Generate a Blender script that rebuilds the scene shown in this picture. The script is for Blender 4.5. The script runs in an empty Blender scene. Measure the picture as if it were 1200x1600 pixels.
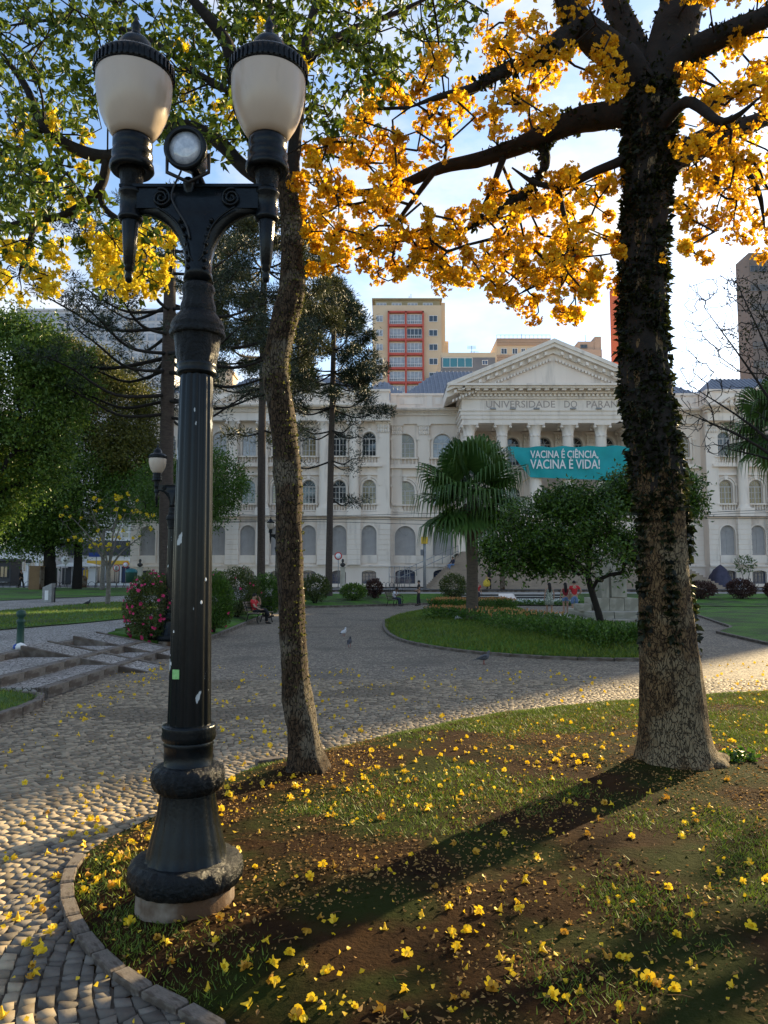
import bpy, bmesh, math, random
import numpy as np
from mathutils import Vector, Matrix, noise as mnoise

random.seed(7)
rng = np.random.default_rng(11)
SC = bpy.context.scene
COL = SC.collection
R = math.radians

# ------------------------------------------------------------------ camera
CAMZ = 1.85
F = 1208.0                       # focal length in photo pixels (1200 x 1600)
PITCH = math.atan(104.0 / F)
cam_data = bpy.data.cameras.new('camera')
cam_data.sensor_fit = 'VERTICAL'
cam_data.sensor_height = 36.0
cam_data.lens = 36.0 * F / 1600.0
cam_data.clip_start = 0.05
cam_data.clip_end = 3000.0
cam = bpy.data.objects.new('camera', cam_data)
COL.objects.link(cam)
cam.location = (0, 0, CAMZ)
cam.rotation_euler = (math.pi / 2 + PITCH, 0, 0)
SC.camera = cam

# ------------------------------------------------------------------ light
SUN_AZ, SUN_EL = R(43), R(21.5)
world = bpy.data.worlds.new('World')
SC.world = world
world.use_nodes = True
wn, wl = world.node_tree.nodes, world.node_tree.links
wn.clear()
w_out = wn.new('ShaderNodeOutputWorld')
w_bg = wn.new('ShaderNodeBackground')
w_bg.inputs['Strength'].default_value = 0.105
w_sky = wn.new('ShaderNodeTexSky')
w_sky.sky_type = 'NISHITA'
w_sky.sun_disc = False
w_sky.sun_elevation = SUN_EL
w_sky.sun_rotation = SUN_AZ
w_sky.air_density = 1.0
w_sky.dust_density = 0.5
w_sky.ozone_density = 2.2
# broken white cloud over the whole sky
w_tc = wn.new('ShaderNodeTexCoord')
w_map = wn.new('ShaderNodeMapping')
w_map.inputs['Scale'].default_value = (1.0, 1.0, 2.2)
w_map.inputs['Location'].default_value = (0.35, 0.1, 0.28)
w_noi = wn.new('ShaderNodeTexNoise')
w_noi.inputs['Scale'].default_value = 2.3
w_noi.inputs['Detail'].default_value = 7
w_noi.inputs['Roughness'].default_value = 0.58
w_ramp = wn.new('ShaderNodeValToRGB')
w_ramp.color_ramp.elements[0].position = 0.49
w_ramp.color_ramp.elements[1].position = 0.71
w_mix = wn.new('ShaderNodeMix')
w_mix.data_type = 'RGBA'
w_mix.inputs['B'].default_value = (4.9, 4.6, 4.2, 1)
wl.new(w_tc.outputs['Generated'], w_map.inputs['Vector'])
wl.new(w_map.outputs['Vector'], w_noi.inputs['Vector'])
wl.new(w_noi.outputs['Fac'], w_ramp.inputs['Fac'])
wl.new(w_ramp.outputs['Color'], w_mix.inputs['Factor'])
wl.new(w_sky.outputs['Color'], w_mix.inputs['A'])
wl.new(w_mix.outputs['Result'], w_bg.inputs['Color'])
wl.new(w_bg.outputs['Background'], w_out.inputs['Surface'])

sun_data = bpy.data.lights.new('sun', 'SUN')
sun_data.energy = 5.0
sun_data.angle = R(0.5)
sun_data.color = (1.0, 0.77, 0.43)
sun = bpy.data.objects.new('sun', sun_data)
COL.objects.link(sun)
SUN_DIR = Vector((math.sin(SUN_AZ) * math.cos(SUN_EL), math.cos(SUN_AZ) * math.cos(SUN_EL), math.sin(SUN_EL)))
sun.rotation_euler = SUN_DIR.to_track_quat('Z', 'Y').to_euler()

SC.view_settings.view_transform = 'Standard'
SC.view_settings.look = 'None'
SC.view_settings.exposure = 1.42
SC.view_settings.gamma = 1.0
SC.view_settings.use_curve_mapping = False
SC.render.engine = 'CYCLES'
SC.cycles.max_bounces = 6
SC.cycles.diffuse_bounces = 3
SC.cycles.glossy_bounces = 3
SC.cycles.transmission_bounces = 4
SC.cycles.use_denoising = True
SC.cycles.sample_clamp_indirect = 6.0

# ------------------------------------------------------------------ pixel -> direction helpers
CP, SP = math.cos(PITCH), math.sin(PITCH)
def ray(px, py):
    a, b = (px - 600.0) / F, (800.0 - py) / F
    return Vector((a, CP - b * SP, SP + b * CP))
def at(px, py, Y):                       # point on the pixel's ray at distance Y
    d = ray(px, py); t = Y / d.y
    return Vector((d.x * t, Y, CAMZ + d.z * t))
def gnd(px, py, z=0.0):                  # point on the pixel's ray on a floor at height z
    d = ray(px, py); t = (z - CAMZ) / d.z
    return Vector((d.x * t, d.y * t, z))
def fdepth(p):                           # depth along the optical axis
    return p[1] * CP + (p[2] - CAMZ) * SP
def rad(hw, p):                          # half width in pixels -> metres at p
    return hw / F * fdepth(p)

# ------------------------------------------------------------------ materials
def _mix(nt, fac, a, b):
    m = nt.nodes.new('ShaderNodeMix'); m.data_type = 'RGBA'
    for sock, v in (('Factor', fac), ('A', a), ('B', b)):
        if hasattr(v, 'is_linked'): nt.links.new(v, m.inputs[sock])
        elif sock == 'Factor': m.inputs[sock].default_value = v
        else: m.inputs[sock].default_value = (*v, 1)
    return m.outputs['Result']

def mat(name, c1, c2=None, scale=4.0, rough=0.75, bump=0.0, bscale=40.0, metal=0.0, lo=0.35, hi=0.65,
        c3=None, scale3=1.0, stretch=(1, 1, 1), attr=None, translucent=0.0, spec=0.4, coat=0.0,
        bdist=0.02, emission=None, world=False, lo3=0.45, hi3=0.6):
    m = bpy.data.materials.new(name); m.use_nodes = True
    nt = m.node_tree; n, l = nt.nodes, nt.links
    b = n['Principled BSDF']
    b.inputs['Roughness'].default_value = rough
    b.inputs['Metallic'].default_value = metal
    b.inputs['Specular IOR Level'].default_value = spec
    b.inputs['Coat Weight'].default_value = coat
    if world:
        g = n.new('ShaderNodeNewGeometry'); vec = g.outputs['Position']
    else:
        g = n.new('ShaderNodeTexCoord'); vec = g.outputs['Object']
    if stretch != (1, 1, 1):
        mp = n.new('ShaderNodeMapping'); mp.inputs['Scale'].default_value = stretch
        l.new(vec, mp.inputs['Vector']); vec = mp.outputs['Vector']
    col = None
    if attr:
        a = n.new('ShaderNodeAttribute'); a.attribute_name = attr
        col = _mix(nt, a.outputs['Fac'], c1, c2 or c1)
    elif c2:
        t = n.new('ShaderNodeTexNoise'); t.inputs['Scale'].default_value = scale
        t.inputs['Detail'].default_value = 6; t.inputs['Roughness'].default_value = 0.62
        l.new(vec, t.inputs['Vector'])
        mr = n.new('ShaderNodeMapRange'); mr.inputs['From Min'].default_value = lo; mr.inputs['From Max'].default_value = hi
        l.new(t.outputs['Fac'], mr.inputs['Value'])
        col = _mix(nt, mr.outputs['Result'], c1, c2)
    if c3:
        t = n.new('ShaderNodeTexNoise'); t.inputs['Scale'].default_value = scale3
        t.inputs['Detail'].default_value = 5
        l.new(vec, t.inputs['Vector'])
        mr = n.new('ShaderNodeMapRange'); mr.inputs['From Min'].default_value = lo3; mr.inputs['From Max'].default_value = hi3
        l.new(t.outputs['Fac'], mr.inputs['Value'])
        col = _mix(nt, mr.outputs['Result'], col or c1, c3)
    if col is None: b.inputs['Base Color'].default_value = (*c1, 1)
    else: l.new(col, b.inputs['Base Color'])
    if bump:
        t = n.new('ShaderNodeTexNoise'); t.inputs['Scale'].default_value = bscale
        t.inputs['Detail'].default_value = 8; t.inputs['Roughness'].default_value = 0.65
        l.new(vec, t.inputs['Vector'])
        bp = n.new('ShaderNodeBump'); bp.inputs['Strength'].default_value = bump; bp.inputs['Distance'].default_value = bdist
        l.new(t.outputs['Fac'], bp.inputs['Height']); l.new(bp.outputs['Normal'], b.inputs['Normal'])
    if emission:
        b.inputs['Emission Color'].default_value = (*emission[0], 1); b.inputs['Emission Strength'].default_value = emission[1]
    if translucent:
        tr = n.new('ShaderNodeBsdfTranslucent')
        ms = n.new('ShaderNodeMixShader'); ms.inputs['Fac'].default_value = translucent
        if col is None: tr.inputs['Color'].default_value = (*c1, 1)
        else: l.new(col, tr.inputs['Color'])
        l.new(b.outputs['BSDF'], ms.inputs[1]); l.new(tr.outputs['BSDF'], ms.inputs[2])
        l.new(ms.outputs['Shader'], n['Material Output'].inputs['Surface'])
    return m

def bark_mat(name, c1, c2, c3, vs=9.0, depth=0.02, stretch=(1, 1, 0.35), nscale=6.0):
    m = bpy.data.materials.new(name); m.use_nodes = True
    nt = m.node_tree; n, l = nt.nodes, nt.links
    b = n['Principled BSDF']; b.inputs['Roughness'].default_value = 0.9; b.inputs['Specular IOR Level'].default_value = 0.2
    tc = n.new('ShaderNodeTexCoord'); mp = n.new('ShaderNodeMapping'); mp.inputs['Scale'].default_value = stretch
    l.new(tc.outputs['Object'], mp.inputs['Vector'])
    wn_ = n.new('ShaderNodeTexNoise'); wn_.inputs['Scale'].default_value = 14; wn_.inputs['Detail'].default_value = 4
    l.new(mp.outputs['Vector'], wn_.inputs['Vector'])
    ad = n.new('ShaderNodeVectorMath'); ad.operation = 'MULTIPLY_ADD'
    l.new(wn_.outputs['Color'], ad.inputs[0]); ad.inputs[1].default_value = (0.12, 0.12, 0.12); l.new(mp.outputs['Vector'], ad.inputs[2])
    vo = n.new('ShaderNodeTexVoronoi'); vo.feature = 'DISTANCE_TO_EDGE'; vo.inputs['Scale'].default_value = vs
    l.new(ad.outputs['Vector'], vo.inputs['Vector'])
    mr = n.new('ShaderNodeMapRange'); mr.inputs['From Max'].default_value = 0.10
    l.new(vo.outputs['Distance'], mr.inputs['Value'])
    t = n.new('ShaderNodeTexNoise'); t.inputs['Scale'].default_value = nscale; t.inputs['Detail'].default_value = 8; t.inputs['Roughness'].default_value = 0.7
    l.new(tc.outputs['Object'], t.inputs['Vector'])
    m2 = n.new('ShaderNodeMapRange'); m2.inputs['From Min'].default_value = 0.4; m2.inputs['From Max'].default_value = 0.6
    l.new(t.outputs['Fac'], m2.inputs['Value'])
    t3 = n.new('ShaderNodeTexNoise'); t3.inputs['Scale'].default_value = 2.2; t3.inputs['Detail'].default_value = 6
    l.new(tc.outputs['Object'], t3.inputs['Vector'])
    m3 = n.new('ShaderNodeMapRange'); m3.inputs['From Min'].default_value = 0.5; m3.inputs['From Max'].default_value = 0.6
    l.new(t3.outputs['Fac'], m3.inputs['Value'])
    col = _mix(nt, m2.outputs['Result'], c1, c2)
    col = _mix(nt, m3.outputs['Result'], col, c3)
    dk = n.new('ShaderNodeMix'); dk.data_type = 'RGBA'; dk.blend_type = 'MULTIPLY'; dk.inputs['Factor'].default_value = 0.8
    l.new(col, dk.inputs['A']); l.new(mr.outputs['Result'], dk.inputs['B'])
    l.new(dk.outputs['Result'], b.inputs['Base Color'])
    hh = n.new('ShaderNodeMath'); hh.operation = 'MULTIPLY_ADD'
    l.new(t.outputs['Fac'], hh.inputs[0]); hh.inputs[1].default_value = 0.8; l.new(mr.outputs['Result'], hh.inputs[2])
    bp = n.new('ShaderNodeBump'); bp.inputs['Strength'].default_value = 1.0; bp.inputs['Distance'].default_value = depth * 1.8
    l.new(hh.outputs['Value'], bp.inputs['Height']); l.new(bp.outputs['Normal'], b.inputs['Normal'])
    return m

def glass_mat(name, c=(0.03, 0.035, 0.04), rough=0.04, c2=None):
    m = mat(name, c, c2, scale=0.6, rough=rough, spec=0.9)
    return m

MT = {}
MT['iron'] = mat('painted_iron', (0.004, 0.005, 0.006), (0.007, 0.010, 0.012), scale=14, rough=0.22, bump=0.2, bscale=60, spec=0.18, bdist=0.01)
MT['iron_worn'] = mat('worn_painted_iron', (0.004, 0.005, 0.006), (0.007, 0.009, 0.010), scale=10, rough=0.22, spec=0.18, bump=0.12, bscale=50,
                      c3=(0.42, 0.44, 0.44), scale3=13, lo3=0.66, hi3=0.67, stretch=(1, 1, 0.35), bdist=0.006)
MT['iron_relief'] = mat('cast_iron_relief', (0.004, 0.005, 0.006), (0.008, 0.011, 0.013), scale=14, rough=0.28, bump=0.8, bscale=38, spec=0.2, bdist=0.03)
MT['opal'] = mat('opal_globe', (0.60, 0.50, 0.40), (0.54, 0.44, 0.345), scale=3, rough=0.25, c3=(0.42, 0.33, 0.24), scale3=9, lo3=.60, hi3=.80, stretch=(1, 1, .35), translucent=0.18, spec=0.5)
MT['concrete'] = mat('concrete', (0.22, 0.18, 0.14), (0.12, 0.088, 0.06), scale=6, rough=0.9, bump=0.4, bscale=30, c3=(0.07, 0.035, 0.015), scale3=3)
MT['kerb'] = mat('granite_kerb', (0.12, 0.10, 0.08), (0.19, 0.16, 0.13), scale=8, rough=0.9, bump=0.5, bscale=26, c3=(0.08, 0.06, 0.045), scale3=3)
MT['stone'] = mat('mosaic_stone', (0.11, 0.086, 0.056), (0.36, 0.29, 0.195), rough=0.7, bump=0.1, bscale=60, attr='rnd', bdist=0.01)
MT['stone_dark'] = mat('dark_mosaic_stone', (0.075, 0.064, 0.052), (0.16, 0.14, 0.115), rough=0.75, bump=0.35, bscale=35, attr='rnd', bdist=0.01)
MT['grout'] = mat('grout', (0.055, 0.045, 0.035), (0.10, 0.085, 0.065), scale=20, rough=0.95)
MT['soil'] = mat('soil', (0.036, 0.018, 0.0065), (0.016, 0.008, 0.0035), scale=3.5, rough=0.95, spec=0.05, bump=0.8, bscale=22,
                 c3=(0.020, 0.026, 0.005), scale3=1.1, bdist=0.03, lo3=0.47, hi3=0.58)
MT['turf'] = mat('turf', (0.045, 0.130, 0.006), (0.080, 0.195, 0.010), scale=5, rough=0.9, bump=0.9, bscale=45, bdist=0.05,
                 c3=(0.05, 0.075, 0.02), scale3=0.5)
MT['grass'] = mat('grass_blade', (0.050, 0.105, 0.008), (0.185, 0.235, 0.022), rough=0.6, attr='rnd', translucent=0.3)
MT['thatch'] = mat('dry_litter', (0.17, 0.085, 0.028), (0.40, 0.24, 0.07), rough=0.85, attr='rnd', translucent=0.2)
MT['petal'] = mat('yellow_petal', (0.74, 0.47, 0.008), (0.88, 0.62, 0.030), rough=0.55, attr='rnd', translucent=0.35)
MT['petal_wilted'] = mat('wilted_petal', (0.42, 0.20, 0.015), (0.60, 0.34, 0.03), rough=0.7, attr='rnd', translucent=0.25)
MT['petal_tree'] = mat('ipe_petal', (0.62, 0.29, 0.005), (0.90, 0.58, 0.02), rough=0.55, attr='rnd', translucent=0.55)
MT['petal_lemon'] = mat('lemon_petal', (0.80, 0.60, 0.015), (0.90, 0.74, 0.06), rough=0.55, attr='rnd', translucent=0.52)
MT['leaf'] = mat('ipe_leaf', (0.034, 0.070, 0.008), (0.185, 0.245, 0.020), rough=0.45, attr='rnd', translucent=0.42)
MT['leaf_dark'] = mat('evergreen_leaf', (0.034, 0.086, 0.014), (0.165, 0.255, 0.036), rough=0.4, attr='rnd', translucent=0.4)
MT['leaf_olive'] = mat('olive_leaf', (0.040, 0.052, 0.008), (0.150, 0.145, 0.020), rough=0.5, attr='rnd', translucent=0.35)
MT['leaf_fresh'] = mat('fresh_leaf', (0.028, 0.078, 0.008), (0.100, 0.190, 0.020), rough=0.45, attr='rnd', translucent=0.35)
MT['leaf_round'] = mat('glossy_dark_leaf', (0.012, 0.040, 0.005), (0.085, 0.165, 0.014), rough=0.4, attr='rnd', translucent=0.3)
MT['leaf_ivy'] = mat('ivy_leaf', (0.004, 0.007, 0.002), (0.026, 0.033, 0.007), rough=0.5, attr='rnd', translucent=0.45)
MT['needle'] = mat('araucaria_needle', (0.006, 0.016, 0.007), (0.026, 0.042, 0.013), rough=0.5, attr='rnd', translucent=0.15)
MT['needle_olive'] = mat('mossy_needle', (0.016, 0.024, 0.008), (0.085, 0.085, 0.022), rough=0.5, attr='rnd', translucent=0.2)
MT['frond'] = mat('palm_frond', (0.030, 0.075, 0.014), (0.100, 0.175, 0.036), rough=0.4, attr='rnd', translucent=0.3)
MT['frond_dry'] = mat('dry_frond', (0.12, 0.085, 0.045), (0.22, 0.16, 0.09), rough=0.8, attr='rnd')
MT['leaf_red'] = mat('reddish_leaf', (0.035, 0.012, 0.014), (0.10, 0.045, 0.030), rough=0.5, attr='rnd', translucent=0.25)
MT['leaf_bush'] = mat('bush_leaf', (0.026, 0.058, 0.010), (0.110, 0.125, 0.024), rough=0.5, attr='rnd', translucent=0.25)
MT['pink'] = mat('pink_flower', (0.55, 0.02, 0.12), (0.75, 0.06, 0.22), rough=0.6, attr='rnd', translucent=0.3)
MT['orange_fl'] = mat('orange_flower', (0.42, 0.17, 0.05), (0.50, 0.28, 0.10), rough=0.6, attr='rnd', translucent=0.3)
MT['white_fl'] = mat('white_flower', (0.70, 0.70, 0.66), (0.85, 0.85, 0.80), rough=0.6, attr='rnd', translucent=0.2)
MT['bark_ipe'] = bark_mat('ipe_bark', (0.155, 0.098, 0.046), (0.070, 0.042, 0.020), (0.19, 0.145, 0.085), vs=34, depth=0.012, stretch=(1, 1, .42), nscale=11)
MT['bark_moss'] = bark_mat('mossy_bark', (0.070, 0.046, 0.026), (0.034, 0.022, 0.013), (0.125, 0.105, 0.075), vs=36, depth=0.010, nscale=12)
MT['bark_dark'] = mat('dark_bark', (0.006, 0.0045, 0.0035), (0.017, 0.012, 0.008), scale=9, rough=0.9, bump=0.7, bscale=25)  # near-black also carries the backlit silhouette of the flowering trees' limbs
MT['bark_arau'] = mat('araucaria_bark', (0.040, 0.028, 0.022), (0.075, 0.055, 0.043), scale=5, rough=0.9, bump=0.8, bscale=18, stretch=(1, 1, 3))
MT['bark_pale'] = mat('pale_bark', (0.20, 0.18, 0.155), (0.11, 0.095, 0.08), scale=6, rough=0.9, bump=0.5, bscale=20)
MT['bark_palm'] = mat('palm_bark', (0.060, 0.045, 0.032), (0.11, 0.08, 0.055), scale=6, rough=0.9, bump=0.8, bscale=12, stretch=(1, 1, 3))
MT['plaster'] = mat('cream_plaster', (0.86, 0.735, 0.62), (0.79, 0.66, 0.55), scale=0.5, rough=0.85, bump=0.12, bscale=14, c3=(0.56, 0.48, 0.41), scale3=1.1, lo3=0.54, hi3=0.74, world=True, stretch=(1, 1, 0.16))
MT['plaster_lt'] = mat('white_plaster', (0.87, 0.765, 0.66), (0.79, 0.685, 0.58), scale=0.8, rough=0.8, bump=0.1, bscale=14, c3=(0.60, 0.52, 0.45), scale3=1.6, lo3=0.56, hi3=0.76, world=True, stretch=(1, 1, 0.2))
MT['letter'] = mat('engraved_letter', (0.40, 0.33, 0.29), rough=0.9)
MT['slate'] = mat('slate_roof', (0.14, 0.16, 0.20), (0.19, 0.21, 0.25), scale=2, rough=0.6)
MT['win_frame'] = mat('window_frame', (0.52, 0.49, 0.46), rough=0.6)
MT['win_dark'] = mat('dark_window_frame', (0.10, 0.10, 0.12), rough=0.6)
MT['shutter'] = mat('grey_shutter', (0.42, 0.40, 0.385), (0.36, 0.34, 0.33), scale=1.5, rough=0.7)
MT['glass'] = glass_mat('window_glass')
MT['glass_lit'] = glass_mat('amber_glass', (0.30, 0.22, 0.08), 0.12, (0.10, 0.07, 0.03))  # reflected yellow trees painted into the pane colour
MT['glass_blue'] = glass_mat('blue_glass', (0.045, 0.06, 0.11), 0.06)
MT['glass_teal'] = glass_mat('teal_glass', (0.02, 0.16, 0.19), 0.08)
MT['glass_pale'] = glass_mat('curtained_glass', (0.42, 0.43, 0.45), 0.15, (0.15, 0.16, 0.18))  # pane colour mottled from pale to dark grey
MT['stair'] = mat('stair_stone', (0.34, 0.265, 0.195), (0.27, 0.21, 0.16), scale=2, rough=0.85, bump=0.2, bscale=10)
MT['asphalt'] = mat('asphalt', (0.10, 0.10, 0.105), (0.14, 0.14, 0.14), scale=2, rough=0.9, bump=0.3, bscale=30, world=True)
MT['path'] = mat('pale_path', (0.44, 0.41, 0.37), (0.36, 0.33, 0.29), scale=3, rough=0.9, bump=0.3, bscale=20, world=True)
MT['tan'] = mat('tan_render', (0.66, 0.52, 0.36), (0.60, 0.46, 0.31), scale=0.3, rough=0.85, world=True)
MT['tan_dk'] = mat('khaki_render', (0.36, 0.30, 0.18), (0.32, 0.26, 0.15), scale=0.4, rough=0.85, world=True)
MT['redtrim'] = mat('red_trim', (0.52, 0.10, 0.075), (0.45, 0.08, 0.06), scale=1, rough=0.7)
MT['grey_wall'] = mat('grey_render', (0.20, 0.20, 0.21), (0.17, 0.17, 0.18), scale=0.6, rough=0.85, world=True)
MT['pinktan'] = mat('pink_tan_render', (0.55, 0.38, 0.28), (0.48, 0.33, 0.24), scale=0.4, rough=0.85, world=True)
MT['orange_wall'] = mat('orange_render', (0.62, 0.13, 0.04), (0.55, 0.11, 0.04), scale=0.4, rough=0.8, world=True)
MT['brown_wall'] = mat('brown_render', (0.24, 0.19, 0.165), (0.19, 0.15, 0.13), scale=0.3, rough=0.85, world=True)
MT['white_paint'] = mat('white_paint', (0.78, 0.77, 0.75), (0.70, 0.69, 0.67), scale=2, rough=0.5)
MT['mullion'] = mat('pale_mullion', (0.58, 0.58, 0.60), (0.50, 0.50, 0.53), scale=0.5, rough=0.6, world=True)
MT['banner'] = mat('teal_banner', (0.005, 0.33, 0.34), (0.004, 0.28, 0.30), scale=0.8, rough=0.6)
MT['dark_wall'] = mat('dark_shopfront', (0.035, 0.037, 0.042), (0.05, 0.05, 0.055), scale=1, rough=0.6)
MT['yellow_paint'] = mat('yellow_paint', (0.70, 0.42, 0.03), rough=0.5)
MT['blue_paint'] = mat('blue_paint', (0.02, 0.07, 0.32), rough=0.5)
MT['green_paint'] = mat('green_paint', (0.012, 0.05, 0.035), rough=0.5)
MT['red_paint'] = mat('red_paint', (0.55, 0.03, 0.02), rough=0.5)
MT['teal_plastic'] = mat('teal_plastic', (0.01, 0.12, 0.13), (0.01, 0.10, 0.11), scale=5, rough=0.4)
MT['galv'] = mat('galvanised_steel', (0.30, 0.30, 0.30), (0.22, 0.22, 0.22), scale=8, rough=0.5, metal=0.4)
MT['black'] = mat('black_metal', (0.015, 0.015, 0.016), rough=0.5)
MT['wood'] = mat('bench_wood', (0.13, 0.10, 0.075), (0.20, 0.16, 0.12), scale=6, rough=0.7)
MT['brown_box'] = mat('brown_panel', (0.20, 0.115, 0.05), (0.16, 0.09, 0.04), scale=2, rough=0.7)
MT['granite'] = mat('monument_granite', (0.42, 0.385, 0.31), (0.33, 0.30, 0.24), scale=3, rough=0.85, bump=0.2, bscale=15, c3=(0.24, 0.22, 0.17), scale3=0.9)
MT['bronze'] = mat('dark_bronze', (0.03, 0.03, 0.03), (0.05, 0.045, 0.04), scale=8, rough=0.45, metal=0.3)
MT['lens'] = mat('lamp_lens', (0.30, 0.33, 0.38), (0.55, 0.58, 0.62), scale=6, rough=0.12, spec=0.9, stretch=(4, 4, .3))
MT['sticker'] = mat('green_sticker', (0.16, 0.42, 0.12), (0.30, 0.55, 0.22), scale=60, rough=0.6)
MT['sign_white'] = mat('sign_white', (0.75, 0.75, 0.74), rough=0.5)
for nm, c in dict(skin=(0.42, 0.25, 0.17), skin_dark=(0.16, 0.09, 0.06), hair=(0.015, 0.011, 0.009), red_cloth=(0.52, 0.025, 0.03),
                  dark_red_cloth=(0.24, 0.02, 0.03), denim=(0.14, 0.22, 0.38), black_cloth=(0.012, 0.012, 0.014), navy_cloth=(0.02, 0.025, 0.05),
                  white_cloth=(0.66, 0.66, 0.70), yellow_cloth=(0.65, 0.45, 0.05), blue_cloth=(0.03, 0.08, 0.45), shoe=(0.03, 0.025, 0.02)).items():
    MT[nm] = mat(nm, c, tuple(v * 0.75 for v in c), scale=9, rough=0.8, bump=0.2, bscale=30)
MT['floral'] = mat('floral_cloth', (0.10, 0.13, 0.09), (0.50, 0.48, 0.40), scale=22, rough=0.8, lo=0.45, hi=0.58)
MT['bird_grey'] = mat('pigeon_grey', (0.09, 0.095, 0.11), (0.05, 0.055, 0.065), scale=20, rough=0.6)
MT['bird_dark'] = mat('pigeon_dark', (0.025, 0.026, 0.032), (0.04, 0.042, 0.05), scale=20, rough=0.6)
MT['bird_white'] = mat('pigeon_white', (0.62, 0.62, 0.62), (0.45, 0.45, 0.46), scale=20, rough=0.7)
MT['bird_leg'] = mat('pigeon_leg', (0.30, 0.07, 0.05), rough=0.6)
MT['tarp'] = mat('dark_tarp', (0.035, 0.035, 0.06), (0.055, 0.05, 0.085), scale=3, rough=0.6)

# far paving: the same mosaic where single stones are too small to build
def mosaic_mat(name, scale=12.5, dark=(0.075, 0.062, 0.048), a=(0.16, 0.130, 0.088), b=(0.36, 0.295, 0.205)):
    m = bpy.data.materials.new(name); m.use_nodes = True
    nt = m.node_tree; n, l = nt.nodes, nt.links
    p = n['Principled BSDF']; p.inputs['Roughness'].default_value = 0.8
    g = n.new('ShaderNodeNewGeometry')
    v = n.new('ShaderNodeTexVoronoi'); v.inputs['Scale'].default_value = scale; l.new(g.outputs['Position'], v.inputs['Vector'])
    e = n.new('ShaderNodeTexVoronoi'); e.feature = 'DISTANCE_TO_EDGE'; e.inputs['Scale'].default_value = scale; l.new(g.outputs['Position'], e.inputs['Vector'])
    mr = n.new('ShaderNodeMapRange'); mr.inputs['From Min'].default_value = 0.03; mr.inputs['From Max'].default_value = 0.12; l.new(e.outputs['Distance'], mr.inputs['Value'])
    sx = n.new('ShaderNodeSeparateColor'); l.new(v.outputs['Color'], sx.inputs['Color'])
    t = n.new('ShaderNodeTexNoise'); t.inputs['Scale'].default_value = 0.45; t.inputs['Detail'].default_value = 6; l.new(g.outputs['Position'], t.inputs['Vector'])
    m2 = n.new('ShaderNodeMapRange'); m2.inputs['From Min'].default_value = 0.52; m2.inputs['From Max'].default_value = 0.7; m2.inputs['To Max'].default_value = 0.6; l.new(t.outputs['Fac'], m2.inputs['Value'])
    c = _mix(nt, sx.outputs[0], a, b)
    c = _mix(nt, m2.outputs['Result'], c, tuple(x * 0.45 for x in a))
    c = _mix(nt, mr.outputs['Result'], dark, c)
    l.new(c, p.inputs['Base Color'])
    bp = n.new('ShaderNodeBump'); bp.inputs['Strength'].default_value = 0.8; bp.inputs['Distance'].default_value = 0.015
    l.new(mr.outputs['Result'], bp.inputs['Height']); l.new(bp.outputs['Normal'], p.inputs['Normal'])
    return m
MT['mosaic'] = mosaic_mat('mosaic_paving')
MT['mosaic_pale'] = mosaic_mat('pale_mosaic_paving', a=(0.30, 0.28, 0.25), b=(0.48, 0.45, 0.41))

# ------------------------------------------------------------------ object helpers
def tag(o, label=None, cat=None, group=None, kind=None):
    if label: o['label'] = label
    if cat: o['category'] = cat
    if group: o['group'] = group
    if kind: o['kind'] = kind
    return o
def empty(name, loc=(0, 0, 0), rz=0.0, label=None, cat=None, group=None, parent=None):
    o = bpy.data.objects.new(name, None); COL.objects.link(o)
    o.location = loc; o.rotation_euler = (0, 0, rz); o.empty_display_size = 0.2
    if parent: o.parent = parent
    return tag(o, label, cat, group)
def link(name, me, parent=None, loc=None, rot=None, scale=None):
    o = bpy.data.objects.new(name, me); COL.objects.link(o)
    if parent is not None: o.parent = parent
    if loc is not None: o.location = loc
    if rot is not None: o.rotation_euler = rot
    if scale is not None: o.scale = scale
    return o
def copy_tree(o, parent=None):
    c = o.copy(); COL.objects.link(c); c.parent = parent
    for ch in list(o.children): copy_tree(ch, c)
    return c

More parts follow.
